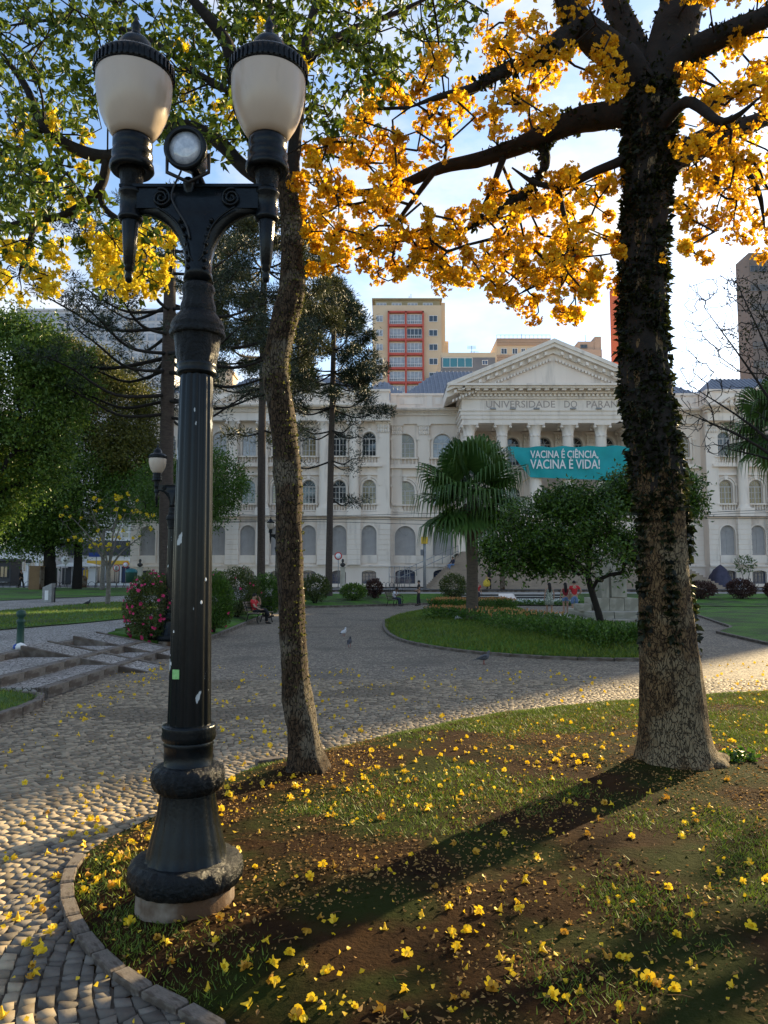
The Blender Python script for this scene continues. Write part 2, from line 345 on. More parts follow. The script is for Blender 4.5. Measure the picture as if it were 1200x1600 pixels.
class MB:
    """collects shapes for ONE mesh object"""
    def __init__(s): s.v = []; s.f = []; s.sm = []
    def add(s, vs, fs, smooth=False):
        k = len(s.v); s.v.extend([tuple(p) for p in vs])
        for f in fs: s.f.append(tuple(i + k for i in f)); s.sm.append(smooth)
        return s
    def box(s, x0, x1, y0, y1, z0, z1):
        return s.add([(x0, y0, z0), (x1, y0, z0), (x1, y1, z0), (x0, y1, z0), (x0, y0, z1), (x1, y0, z1), (x1, y1, z1), (x0, y1, z1)],
                     [(0, 3, 2, 1), (4, 5, 6, 7), (0, 1, 5, 4), (1, 2, 6, 5), (2, 3, 7, 6), (3, 0, 4, 7)])
    def lathe(s, prof, seg=16, c=(0, 0, 0), smooth=True, cap=True, rmod=None):
        vs, fs = [], []
        for r, z in prof:
            for i in range(seg):
                a = 2 * math.pi * i / seg
                rr = r if rmod is None else rmod(r, z, a)
                vs.append((c[0] + rr * math.cos(a), c[1] + rr * math.sin(a), c[2] + z))
        for j in range(len(prof) - 1):
            for i in range(seg):
                k = (i + 1) % seg
                fs.append((j * seg + i, j * seg + k, (j + 1) * seg + k, (j + 1) * seg + i))
        s.add(vs, fs, smooth)
        if cap:
            n = len(prof)
            s.add(vs[:seg], [tuple(range(seg - 1, -1, -1))]); s.add(vs[(n - 1) * seg:], [tuple(range(seg))])
        return s
    def tube(s, pts, rs, seg=8, smooth=True, cap=True, rfun=None):
        pts = [Vector(p) for p in pts]; n = len(pts)
        if not hasattr(rs, '__len__'): rs = [rs] * n
        vs, fs = [], []
        t = (pts[1] - pts[0]).normalized()
        u = t.orthogonal().normalized()
        for j in range(n):
            t2 = (pts[min(j + 1, n - 1)] - pts[max(j - 1, 0)])
            t2 = t2.normalized() if t2.length > 1e-9 else t
            u = u - t2 * u.dot(t2)
            u = u.normalized() if u.length > 1e-6 else t2.orthogonal().normalized()
            w = t2.cross(u); t = t2
            for i in range(seg):
                a = 2 * math.pi * i / seg
                d = u * math.cos(a) + w * math.sin(a)
                r = rs[j] if rfun is None else rfun(rs[j], pts[j], d, a)
                vs.append(pts[j] + d * r)
        for j in range(n - 1):
            for i in range(seg):
                k = (i + 1) % seg
                fs.append((j * seg + i, j * seg + k, (j + 1) * seg + k, (j + 1) * seg + i))
        if cap:
            fs.append(tuple(range(seg - 1, -1, -1))); fs.append(tuple(range((n - 1) * seg, n * seg)))
        return s.add(vs, fs, smooth)
    def prism(s, poly, y0, y1, axis='y'):          # polygon in x,z pushed along y (or in x,y along z)
        n = len(poly)
        if axis == 'y': a = [(x, y0, z) for x, z in poly]; b = [(x, y1, z) for x, z in poly]
        elif axis == 'x': a = [(y0, x, z) for x, z in poly]; b = [(y1, x, z) for x, z in poly]
        else: a = [(x, z, y0) for x, z in poly]; b = [(x, z, y1) for x, z in poly]
        fs = [tuple(range(n)), tuple(range(2 * n - 1, n - 1, -1))]
        for i in range(n): fs.append((i, (i + 1) % n + 0, (i + 1) % n + n, i + n)[::-1])
        return s.add(a + b, fs)
    def mesh(s, name, m):
        me = bpy.data.meshes.new(name); me.from_pydata(s.v, [], s.f)
        me.polygons.foreach_set('use_smooth', s.sm)
        me.materials.append(m); me.update()
        return me
    def build(s, name, m, parent=None, loc=None, rot=None, norm=True):
        me = s.mesh(name, m)
        if norm:
            bm = bmesh.new(); bm.from_mesh(me); bmesh.ops.recalc_face_normals(bm, faces=bm.faces); bm.to_mesh(me); bm.free()
        return link(name, me, parent, loc, rot)

def np_mesh(name, V, Fc, m, rnd=None, smooth=False):
    """V (N,3), Fc (M,k) arrays"""
    me = bpy.data.meshes.new(name)
    k = Fc.shape[1]
    me.vertices.add(len(V)); me.vertices.foreach_set('co', np.ascontiguousarray(V, dtype=np.float32).ravel())
    me.loops.add(Fc.size); me.loops.foreach_set('vertex_index', Fc.ravel().astype(np.int32))
    me.polygons.add(len(Fc)); me.polygons.foreach_set('loop_start', np.arange(0, Fc.size, k, dtype=np.int32))
    if smooth: me.polygons.foreach_set('use_smooth', np.ones(len(Fc), dtype=bool))
    if rnd is not None:
        at_ = me.attributes.new('rnd', 'FLOAT', 'POINT'); at_.data.foreach_set('value', np.ascontiguousarray(rnd, dtype=np.float32))
    me.materials.append(m); me.update(calc_edges=True)
    return me

def unit(a): return a / np.maximum(np.linalg.norm(a, axis=-1, keepdims=True), 1e-9)
def rand_dirs(n): return unit(rng.normal(size=(n, 3)))

def leaf_arrays(P, size, D=None, aspect=0.45, fold=0.18, jitter=0.5):
    """one folded diamond leaf of two triangles for each point"""
    n = len(P); P = np.asarray(P, float)
    d = rand_dirs(n) if D is None else unit(np.asarray(D) + jitter * rng.normal(size=(n, 3)))
    u = unit(np.cross(d, rand_dirs(n))); w = np.cross(d, u)
    s = np.broadcast_to(np.asarray(size, float), (n,)) * rng.uniform(0.7, 1.25, n); s = s[:, None]
    base = P; tip = P + d * s
    mid = P + d * s * 0.45 + w * s * fold
    V = np.stack([base, mid + u * s * aspect * 0.5, tip, mid - u * s * aspect * 0.5], 1).reshape(-1, 3)
    i = np.arange(n)[:, None] * 4
    Fc = np.concatenate([i + np.array([[0, 1, 2]]), i + np.array([[0, 2, 3]])], 0)
    return V, Fc, np.repeat(rng.uniform(0, 1, n), 4)

def leaves(name, P, size, m, parent, D=None, **kw):
    V, Fc, r = leaf_arrays(P, size, D, **kw)
    return link(name, np_mesh(name, V, Fc, m, r), parent)

def flower_arrays(P, N, size):
    """five-lobed trumpet flowers at P facing N"""
    n = len(P); N = unit(N)
    u = unit(np.cross(N, rand_dirs(n))); w = np.cross(N, u)
    s = (size * rng.uniform(0.75, 1.2, n))[:, None]
    Vs = []
    for k in range(5):
        a = 2 * math.pi * k / 5; da = 0.62
        e = lambda q: u * math.cos(a + q) + w * math.sin(a + q)
        wob = rng.uniform(-0.25, 0.25, (n, 1))
        Vs += [P - N * s * 0.55, P + (e(-da) * 0.62 + N * (0.12 + wob)) * s, P + (e(0) * (0.95 + wob * .4) + N * (0.02 + wob)) * s, P + (e(da) * 0.62 + N * (0.12 - wob)) * s]
    V = np.stack(Vs, 1).reshape(-1, 3)
    i = (np.arange(n * 5) * 4)[:, None]
    Fc = np.concatenate([i + np.array([[0, 1, 2]]), i + np.array([[0, 2, 3]])], 0)
    return V, Fc, np.repeat(rng.uniform(0, 1, n), 20)

def blossom_clusters(name, C, r, m, parent, per=26, fsize=0.045):
    """round heads of trumpet flowers"""
    C = np.asarray(C); n = len(C)
    r = np.broadcast_to(np.asarray(r, float), (n,))
    d = rand_dirs(n * per)
    cc = np.repeat(C, per, 0); rr = np.repeat(r, per)
    sq = np.repeat(rng.uniform(0.78, 1.15, (n, 3)), per, 0)
    P = cc + d * sq * (rr * rng.uniform(0.5, 1.2, n * per))[:, None]
    V, Fc, q = flower_arrays(P, d + 0.35 * rng.normal(size=d.shape), fsize)
    tone = np.repeat(np.repeat(rng.uniform(-.35, .35, n), per), 20)
    return link(name, np_mesh(name, V, Fc, m, np.clip(q * .7 + .15 + tone, 0, 1)), parent)

def in_poly(X, Y, poly):
    X = np.asarray(X); Y = np.asarray(Y); inside = np.zeros(X.shape, bool); n = len(poly)
    for i in range(n):
        x0, y0 = poly[i][0], poly[i][1]; x1, y1 = poly[(i + 1) % n][0], poly[(i + 1) % n][1]
        c = ((y0 > Y) != (y1 > Y)) & (X < (x1 - x0) * (Y - y0) / ((y1 - y0) if y1 != y0 else 1e-9) + x0)
        inside ^= c
    return inside
def poly_points(poly, n):
    xs = [p[0] for p in poly]; ys = [p[1] for p in poly]; out = []
    while len(out) < n:
        x = rng.uniform(min(xs), max(xs), n * 2); y = rng.uniform(min(ys), max(ys), n * 2)
        k = in_poly(x, y, poly); out += list(zip(x[k], y[k]))
    return out[:n]
def ellipsoid(n, c, r, shell=0.0):
    d = rand_dirs(n); q = rng.uniform(shell, 1, n) ** (1 / 2.2)
    return np.asarray(c) + d * q[:, None] * np.asarray(r)
def smooth_path(pts, k=4):                    # Catmull-Rom on points of any dimension
    P = [np.asarray(p, float) for p in pts]; out = []
    for i in range(len(P) - 1):
        p0, p1, p2, p3 = P[max(i - 1, 0)], P[i], P[i + 1], P[min(i + 2, len(P) - 1)]
        for j in range(k):
            t = j / k
            out.append(0.5 * (2 * p1 + (p2 - p0) * t + (2 * p0 - 5 * p1 + 4 * p2 - p3) * t * t + (3 * p1 - p0 - 3 * p2 + p3) * t ** 3))
    out.append(P[-1]); return out

class Skeleton:
    """limbs drawn by hand, twigs grown towards crown points"""
    def __init__(s): s.mb = MB(); s.nodes = []; s.plen = []; s.tw = []
    def limb(s, pts4, k=4, seg=10, rough=0.06, plen0=0.0, seed=0):
        P = smooth_path(pts4, k)
        def rf(r, p, d, a):
            return r * (1 + rough * 2.2 * mnoise.noise(Vector((p[0] * 5 + d.x * 1.4 + seed, p[1] * 5 + d.y * 1.4, p[2] * 4 + d.z))))
        s.mb.tube([p[:3] for p in P], [p[3] for p in P], seg, rfun=rf)
        L = plen0
        for i, p in enumerate(P):
            if i: L += np.linalg.norm(p[:3] - P[i - 1][:3])
            s.nodes.append(p[:3]); s.plen.append(L); s.tw.append(False)
        return L
    def grow(s, A, alpha=0.25, r0=0.006, seg=4, wig=0.10, sag=0.0, step=0.35, rk=0.0035):
        A = np.asarray(A, float)
        cap = len(s.nodes) + len(A) * 8 + 10
        N = np.zeros((cap, 3)); L = np.zeros(cap); par = -np.ones(cap, int)
        n0 = n = len(s.nodes); N[:n] = s.nodes; L[:n] = s.plen
        d0 = np.array([np.min(np.sum((N[:n] - a) ** 2, 1)) for a in A])
        chains = []
        for ia in np.argsort(d0):
            a = A[ia]
            dist = np.sqrt(np.sum((N[:n] - a) ** 2, 1)); b = int(np.argmin(dist + alpha * L[:n])); D = dist[b]
            m = int(min(7, max(2, round(D / step))))
            ch = [b]; off = rng.normal(size=3) * wig * D; p0 = N[b].copy()
            for j in range(1, m + 1):
                t = j / m
                p = p0 + (a - p0) * t + off * math.sin(math.pi * t) + np.array([0, 0, -sag * D * math.sin(math.pi * t)])
                if j < m: p = p + rng.normal(size=3) * 0.02 * D
                N[n] = p; L[n] = L[ch[-1]] + D / m; par[n] = ch[-1]; ch.append(n); n += 1
            chains.append(ch)
        cnt = np.zeros(n)
        for ch in chains: cnt[ch[-1]] += 1
        for i in range(n - 1, n0 - 1, -1): cnt[par[i]] += cnt[i]
        for ch in chains:
            rs = [r0 + rk * math.sqrt(max(cnt[i] if i >= n0 else cnt[ch[1]], 1)) for i in ch]
            s.mb.tube([N[i] for i in ch], rs, seg, cap=False)

def box_obj(name, m, parent, x0, x1, y0, y1, z0, z1):
    return MB().box(x0, x1, y0, y1, z0, z1).build(name, m, parent, norm=False)
def sheet(name, poly, z, m, kind='structure', parent=None, th=0.0):
    me = bpy.data.meshes.new(name)
    zz = z if callable(z) else (lambda x, y: z)
    me.from_pydata([(p[0], p[1], zz(p[0], p[1])) for p in poly], [], [tuple(range(len(poly)))])
    me.materials.append(m); o = link(name, me, parent)
    if me.polygons[0].normal.z < 0: me.flip_normals()
    if kind and not parent: o['kind'] = kind
    return o
def text_obj(name, body, size, m, parent, loc, rot=(math.pi / 2, 0, 0), sx=1.0, ext=0.02, off=0.0, align='CENTER'):
    cu = bpy.data.curves.new(name, 'FONT'); cu.body = body; cu.size = size; cu.extrude = ext; cu.offset = off
    cu.align_x = align; cu.align_y = 'CENTER'; cu.resolution_u = 3
    tmp = bpy.data.objects.new(name, cu); COL.objects.link(tmp)
    me = bpy.data.meshes.new_from_object(tmp.evaluated_get(bpy.context.evaluated_depsgraph_get()))
    bpy.data.objects.remove(tmp); bpy.data.curves.remove(cu); me.name = name
    me.materials.clear(); me.materials.append(m)
    return link(name, me, parent, loc, rot, (sx, 1, 1))
UNIT_CUBE = MB().box(-.5, .5, -.5, .5, -.5, .5)
_cubes = {}
def cube_piece(name, m, parent, c, size, rz=0.0, bevel=0.0, key=None):
    k = (m.name, key)
    if k not in _cubes:
        if bevel:
            bm = bmesh.new(); bmesh.ops.create_cube(bm, size=1.0)
            bmesh.ops.bevel(bm, geom=bm.edges[:], offset=bevel, segments=1, affect='EDGES')
            me = bpy.data.meshes.new(name); bm.to_mesh(me); bm.free(); me.materials.append(m)
        else: me = UNIT_CUBE.mesh(name, m)
        _cubes[k] = me
    return link(name, _cubes[k], parent, c, (0, 0, rz), size)

# ================================================================== SETTING: ground, paving, lawns, kerbs
def hl(y): return 0.42 + max(0.0, y - 25.0) * 0.0116          # raised ground on the left rises to the street
def gl(px, py):
    z = 0.42
    for _ in range(12):
        p = gnd(px, py, z); z = 0.5 * z + 0.5 * hl(min(p.y, 120))
    return p
def xy(p): return (p[0], p[1])
def draped(name, poly, hfun, m, cuts=(), kind='structure', parent=None, xcuts=()):
    bm = bmesh.new(); vs = [bm.verts.new((p[0], p[1], 0)) for p in poly]; bm.faces.new(vs)
    for c in cuts: bmesh.ops.bisect_plane(bm, geom=bm.verts[:] + bm.edges[:] + bm.faces[:], plane_co=(0, c, 0), plane_no=(0, 1, 0))
    for c in xcuts: bmesh.ops.bisect_plane(bm, geom=bm.verts[:] + bm.edges[:] + bm.faces[:], plane_co=(c, 0, 0), plane_no=(1, 0, 0))
    for v in bm.verts: v.co.z = hfun(v.co.x, v.co.y)
    bmesh.ops.recalc_face_normals(bm, faces=bm.faces)
    if sum(f.normal.z for f in bm.faces) < 0: bmesh.ops.reverse_faces(bm, faces=bm.faces)
    me = bpy.data.meshes.new(name); bm.to_mesh(me); bm.free(); me.materials.append(m)
    o = link(name, me, parent)
    if kind and parent is None: o['kind'] = kind
    return o
def sdist(X, Y, poly):
    X = np.asarray(X, float); Y = np.asarray(Y, float); d = np.full(X.shape, 1e9); n = len(poly)
    for i in range(n):
        a = np.array(poly[i][:2], float); b = np.array(poly[(i + 1) % n][:2], float); ab = b - a
        t = np.clip(((X - a[0]) * ab[0] + (Y - a[1]) * ab[1]) / max(ab @ ab, 1e-12), 0, 1)
        d = np.minimum(d, np.hypot(X - a[0] - t * ab[0], Y - a[1] - t * ab[1]))
    return np.where(in_poly(X, Y, poly), d, -d)

sheet('ground', [(-1500, -300), (1500, -300), (1500, 2500), (-1500, 2500)], -0.12, MT['asphalt'])

# ---- the planted bed in the foreground
edge_px = [(345, 1615), (300, 1588), (240, 1560), (190, 1527), (150, 1490), (120, 1450), (106, 1415), (104, 1385), (118, 1350), (160, 1315), (225, 1283), (310, 1240), (400, 1198),
           (500, 1174), (650, 1140), (800, 1113), (1000, 1095), (1200, 1082)]
LAWN = [xy(p) for p in smooth_path([gnd(x, y)[:2] for x, y in edge_px], 4)]
e0, e1 = LAWN[0], LAWN[-1]
LAWN_EDGE = list(LAWN)
LAWN = [(2.0, -2.5), (0.3, 1.2), (-0.35, 2.5)] + LAWN + [(9.0, 12.8), (15.0, 13.5), (15.0, -2.5)]
def n2(X, Y, s, seed=0.0):
    return np.array([mnoise.noise(Vector((x * s + seed, y * s, seed))) for x, y in zip(np.ravel(X), np.ravel(Y))]).reshape(np.shape(X))
gx = np.arange(-2.4, 15.0, 0.09); gy = np.arange(-2.5, 13.4, 0.09)
GX, GY = np.meshgrid(gx, gy)
TREE_R = gnd(1058, 1197, 0.10); TREE_C = gnd(482, 1208, 0.09)
def lawn_h(X, Y, fine=True):
    s = sdist(X, Y, LAWN)
    h = np.clip(s * 0.22, -0.07, 0.085) + 0.035 * np.clip(s / 3, 0, 1)
    for T, a, w in ((TREE_R, 0.05, 0.8), (TREE_C, 0.05, 0.45)):
        h = h + a * np.exp(-((X - T.x) ** 2 + (Y - T.y) ** 2) / w ** 2) * (s > 0)
    if fine: h = h + (s > 0) * np.clip(s * 3, 0, 1) * (0.022 * n2(X, Y, 1.7) + 0.010 * n2(X, Y, 6.0, 3.1))
    return h
GZ = lawn_h(GX, GY)
nx, ny = len(gx), len(gy)
idx = np.arange(nx * ny).reshape(ny, nx)
quad = np.stack([idx[:-1, :-1], idx[:-1, 1:], idx[1:, 1:], idx[1:, :-1]], -1).reshape(-1, 4)
keep = (GZ.ravel()[quad].max(1) > -0.065)
lawn_me = np_mesh('planted_bed', np.stack([GX, GY, GZ], -1).reshape(-1, 3), quad[keep], MT['soil'], smooth=True)
tag(link('planted_bed', lawn_me), 'bare brown soil bed with patchy grass under the yellow trees', kind='structure')
def lawn_z(x, y):
    i = int(np.clip((x - gx[0]) / 0.09, 0, nx - 2)); j = int(np.clip((y - gy[0]) / 0.09, 0, ny - 2))
    fx = np.clip((x - gx[i]) / 0.09, 0, 1); fy = np.clip((y - gy[j]) / 0.09, 0, 1)
    return float((GZ[j, i] * (1 - fx) + GZ[j, i + 1] * fx) * (1 - fy) + (GZ[j + 1, i] * (1 - fx) + GZ[j + 1, i + 1] * fx) * fy)

# ---- mosaic paving: near sheet under built stones, far sheet in material
NEAR_Y = 14.5
pav = sheet('plaza_paving', [(-12, -4), (20, -4), (20, NEAR_Y), (-12, NEAR_Y)], -0.014, MT['grout'])
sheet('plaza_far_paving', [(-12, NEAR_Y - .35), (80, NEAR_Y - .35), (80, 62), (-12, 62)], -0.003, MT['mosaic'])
KERB_IN = [gnd(x, y) for x, y in edge_px]
# stones: jittered, slightly wavy courses
# courses run in arcs round the bed's rounded end; each course is cut at its own uneven joints
PC0 = np.array([0.35, 4.3]); quads_ = []
def wob_r(th, r):
    q = min(1.0, max(0.0, r / .35 - 1.5) / 5.0); return q * (0.09 * math.sin(th * 3 + r * 1.1) + 0.07 * math.sin(th * 7 - r * 2.3) + 0.05 * math.sin(th * 17 + r * 5))
def polar(r, th):
    rr = r + wob_r(th, r * .35); return (PC0[0] + rr * math.cos(th), PC0[1] + rr * math.sin(th))
r_ = 1.1
while r_ < 12.5:
    dr_ = rng.uniform(.062, .090); th_ = rng.uniform(0, .02)
    n_est = int(2 * math.pi * r_ / .05) + 4; lens = rng.uniform(.048, .112, n_est) / r_
    ths = th_ + np.concatenate([[0], np.cumsum(lens)]); ths = ths[ths < 2 * math.pi + .02]
    for t0, t1 in zip(ths[:-1], ths[1:]):
        mx_, my_ = PC0[0] + (r_ + .05) * math.cos((t0 + t1) / 2), PC0[1] + (r_ + .05) * math.sin((t0 + t1) / 2)
        if my_ < 2.2 or my_ > NEAR_Y or abs(mx_) > my_ * .58 + 1.0: continue
        sk_ = rng.uniform(-.018, .018, 2) / r_
        quads_.append([polar(r_, t0 + sk_[0]), polar(r_ + dr_, t0 - sk_[0]), polar(r_ + dr_, t1 - sk_[1]), polar(r_, t1 + sk_[1])])
    r_ += dr_
Q = np.array(quads_)[:, ::-1]
Q = Q + rng.uniform(-.008, .008, Q.shape)
cen = Q.mean(1)
sL = sdist(cen[:, 0], cen[:, 1], LAWN)
# frame test: keep only what could be seen from here or a step aside
ok = (sL < 0.02) & (np.abs(cen[:, 0]) < cen[:, 1] * 0.56 + 1.0) & (cen[:, 1] < NEAR_Y - 0.03) & ~((cen[:, 0] < -5.15 - 0.02) & (cen[:, 1] > 8.0))
Q, cen, sL = Q[ok], cen[ok], sL[ok]
inset = rng.uniform(0.07, 0.17, (len(Q), 4, 1))
top = Q + (cen[:, None, :] - Q) * inset * 1.22; bot = Q + (cen[:, None, :] - Q) * inset * 0.95
tz = rng.uniform(-0.002, 0.004, (len(Q), 1)) + rng.uniform(-0.0015, 0.0015, (len(Q), 4))
TV = np.concatenate([np.concatenate([top, tz[..., None]], -1), np.concatenate([bot, np.full((len(Q), 4, 1), -0.03)], -1)], 1)
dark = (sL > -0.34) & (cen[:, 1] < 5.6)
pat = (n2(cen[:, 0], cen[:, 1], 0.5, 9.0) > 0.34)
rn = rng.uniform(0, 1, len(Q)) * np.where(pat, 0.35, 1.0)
FQ = np.array([[0, 1, 2, 3], [1, 0, 4, 5], [2, 1, 5, 6], [3, 2, 6, 7], [0, 3, 7, 4]])
order = np.argsort(cen[:, 1] + 0.15 * np.abs(cen[:, 0]))
near300, rest = order[:300], order[300:]
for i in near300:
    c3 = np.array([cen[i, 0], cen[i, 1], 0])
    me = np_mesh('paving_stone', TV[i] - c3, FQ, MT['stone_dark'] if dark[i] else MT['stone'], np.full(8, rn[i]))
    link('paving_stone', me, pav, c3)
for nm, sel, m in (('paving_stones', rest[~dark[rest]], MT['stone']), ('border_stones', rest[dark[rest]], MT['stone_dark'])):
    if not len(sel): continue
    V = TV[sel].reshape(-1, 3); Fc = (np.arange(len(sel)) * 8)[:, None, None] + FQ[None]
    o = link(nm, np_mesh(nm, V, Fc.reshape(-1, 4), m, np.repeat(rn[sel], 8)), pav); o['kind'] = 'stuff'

# ---- kerbs: every stone its own piece
def kerb(name, path, w, h, ln, m, z0=0.0, kind='structure', zf=None, label=None, bev=0.06):
    root = empty(name, (0, 0, 0)); tag(root, label, kind=kind)
    P = [np.array(p[:2], float) for p in path]
    seg = [np.linalg.norm(P[i + 1] - P[i]) for i in range(len(P) - 1)]; tot = sum(seg)
    n = max(1, round(tot / ln))
    def pt(s):
        for i, q in enumerate(seg):
            if s <= q or i == len(seg) - 1: return P[i] + (P[i + 1] - P[i]) * min(1, s / max(q, 1e-9))
            s -= q
    for k in range(n):
        a, b = pt(tot * k / n), pt(tot * (k + 1) / n); c = (a + b) / 2; d = b - a
        zz = zf(c[0], c[1]) if zf else z0
        hh = h + random.uniform(-.004, .004)
        cube_piece('kerb_stone', m, root, (c[0], c[1], zz + hh / 2 - 0.06), (np.linalg.norm(d) - 0.014, w, hh + 0.12), math.atan2(d[1], d[0]) + random.uniform(-.012, .012), bevel=bev, key='kerb')
    return root
bed_kerb = [p for p in LAWN_EDGE if p[1] < 5.35]
kerb('bed_kerb', bed_kerb, 0.080, 0.034, 0.25, MT['kerb'], label='low curved stone kerb round the soil bed beside the lamp')
cut = gnd(400, 1196); cut2 = gnd(446, 1190)
kerb('bed_kerb', [cut, cut2], 0.10, 0.05, 0.3, MT['kerb'], label='short exposed bit of dark kerb behind the mossy tree')

# ---- palm island
ISL = [(0.0, 33.0), (0.0, 29.5), (0.15, 26.0), (0.55, 23.0), (1.3, 20.9), (2.4, 19.2), (3.9, 18.0), (5.6, 17.6), (6.9, 17.9), (7.7, 19.0), (7.6, 21.5), (7.0, 25.0), (6.3, 28.0),
       (5.6, 31.0), (5.7, 33.5), (7.0, 36.0), (7.6, 41.0), (8.4, 48.5), (6.6, 50.0), (4.4, 48.8), (2.2, 43.5), (0.6, 38.0)]
ISL = [tuple(p) for p in smooth_path(ISL + ISL[:1], 3)][:-1]
def isl_h(x, y):
    s = float(sdist(np.array([x]), np.array([y]), ISL)[0]); return 0.10 + 0.16 * min(1, max(0, s) / 1.2)
def grid_bed(name, poly, hfun, m, step, label=None):
    xs = [p[0] for p in poly]; ys = [p[1] for p in poly]
    ax = np.arange(min(xs) - step, max(xs) + step, step); ay = np.arange(min(ys) - step, max(ys) + step, step)
    X, Y = np.meshgrid(ax, ay); S = sdist(X, Y, poly)
    Z = hfun(X, Y, S)
    id_ = np.arange(X.size).reshape(X.shape)
    q = np.stack([id_[:-1, :-1], id_[:-1, 1:], id_[1:, 1:], id_[1:, :-1]], -1).reshape(-1, 4)
    q = q[(S.ravel()[q].max(1) > 0)]
    o = link(name, np_mesh(name, np.stack([X, Y, Z], -1).reshape(-1, 3), q, m, smooth=True)); return tag(o, label, kind='structure')
def isl_H(X, Y, S): return np.where(S < 0, -0.5 + 0 * S, 0.06) + 0.20 * np.clip(S / 1.2, 0, 1) + 0.03 * np.sin(X * 1.3 + Y)* np.clip(S, 0, 1)
grid_bed('lawn', ISL, isl_H, MT['turf'], 0.25, 'round green lawn island carrying the fan palm')
kerb('island_kerb', ISL + ISL[:1], 0.12, 0.07, 0.8, MT['kerb'], label='dark stone kerb round the palm lawn')

# ---- left: steps, ramps, raised walk, lawns
draped('left_walk', [(-7.2, 12.3), (-7.2, 20), (-8.3, 27), (-9.5, 36), (-8, 46), (-6.5, 60), (-4, 76), (-140, 76), (-140, 12.3)], lambda x, y: hl(y), MT['mosaic_pale'], cuts=(25,))
steps = tag(empty('paved_steps', (0, 0, 0)), 'wide shallow mosaic paved steps with two ramps', kind='structure')
for i, (xa, xb, z) in enumerate(((-5.25, -6.05, 0.15), (-6.0, -7.25, 0.30))):
    box_obj('tread', MT['mosaic_pale'], steps, xb, xa - 0.18, 12.3, 19.6, z - 0.2, z)
    for k in range(9):
        y0 = 12.3 + 7.3 * k / 9
        cube_piece('step_edge', MT['kerb'], steps, (xa - 0.09, y0 + 7.3 / 18, z - 0.12), (0.18, 7.3 / 9 - 0.012, 0.25), bevel=0.05, key='stepedge')
for k in range(9):
    y0 = 12.3 + 7.7 * k / 9
    cube_piece('step_edge', MT['kerb'], steps, (-7.29, y0 + 7.7 / 18, 0.42 - 0.12), (0.20, 7.7 / 9 - 0.012, 0.25), bevel=0.05, key='stepedge')
for y0, y1 in ((15.6, 16.7), (18.2, 19.5)):
    MB().prism([(-4.75, 0.004), (-7.2, 0.50), (-7.2, 0.02), (-4.75, -0.05)], y0, y1).build('ramp', MT['mosaic_pale'], steps)
    for yy in (y0 - 0.06, y1 + 0.06):
        MB().prism([(-4.68, 0.012), (-7.2, 0.525), (-7.2, 0.02), (-4.68, -0.05)], yy - 0.058, yy + 0.058).build('ramp_edge', MT['kerb'], steps)  # dark strips built in for the shadows along the ramp sides
BED_L = [(-5.2, 8.0), (-5.0, 9.5), (-4.95, 11.0), (-5.05, 11.8), (-5.5, 12.2), (-7.5, 12.3), (-14, 12.3), (-14, 6)]
grid_bed('lawn', BED_L, lambda X, Y, S: np.where(S < 0, -0.5, 0.10) + 0.34 * np.clip((-5.3 - X) / 2.2, 0, 1) * np.clip(S * 2, 0, 1), MT['turf'], 0.2, 'small sloping lawn beside the lower end of the steps')
kerb('lawn_kerb', [(-5.2, 8.0), (-5.0, 9.5), (-4.95, 11.0), (-5.05, 11.8), (-5.5, 12.2), (-6.5, 12.25)], 0.12, 0.12, 0.7, MT['kerb'], label='rounded kerb at the end of the small sloping lawn')
kerb('lawn_kerb', [(-6.4, 12.25), (-14, 12.3)], 0.14, 0.44, 0.8, MT['kerb'], label='straight kerb between sloping lawn and raised walk', bev=0.02)
BED_R = [(-5.25, 19.75), (-5.3, 25), (-5.55, 31), (-6.05, 44), (-7.0, 46.2), (-8.0, 46), (-9.4, 36), (-8.2, 27), (-7.25, 20.2)]
def bedr_h(x, y):
    xl = np.interp(y, [20.2, 27, 36, 46], [-7.25, -8.2, -9.4, -8.0]); xr = np.interp(y, [19.7, 25, 31, 44, 46], [-5.25, -5.3, -5.55, -6.05, -7.0])
    t = np.clip((xr - x) / np.maximum(xr - xl, .3), 0, 1); return 0.10 + (np.vectorize(hl)(y) - 0.04) * t ** 0.8
grid_bed('flower_bed', BED_R, lambda X, Y, S: np.where(S < 0, -0.5, bedr_h(X, Y)), MT['turf'], 0.25, 'sloping grass bed under the clipped azaleas')
kerb('flower_bed_kerb', [(-7.25, 20.0), (-5.25, 19.75), (-5.3, 25), (-5.55, 31), (-6.05, 44), (-7.0, 46.2)], 0.13, 0.12, 0.8, MT['kerb'], label='kerb along the azalea bed')
LW1 = [gl(-320, 1000), gl(0, 985), gl(120, 975), gl(200, 967), gl(245, 958), gl(245, 943), gl(170, 941), gl(0, 955), gl(-320, 965)]
draped('lawn', [xy(p) for p in LW1], lambda x, y: hl(y) + 0.03, MT['turf'], cuts=(25,)).__setitem__('label', 'green lawn strip behind the iron bollard')
LW2 = [gl(-320, 947), gl(0, 939), gl(140, 933), gl(250, 929), gl(250, 918.5), gl(0, 918.5), gl(-320, 918.5)]
draped('lawn', [xy(p) for p in LW2], lambda x, y: hl(y) + 0.03, MT['turf'], cuts=(25,)).__setitem__('label', 'shaded lawn along the street by the far trees')

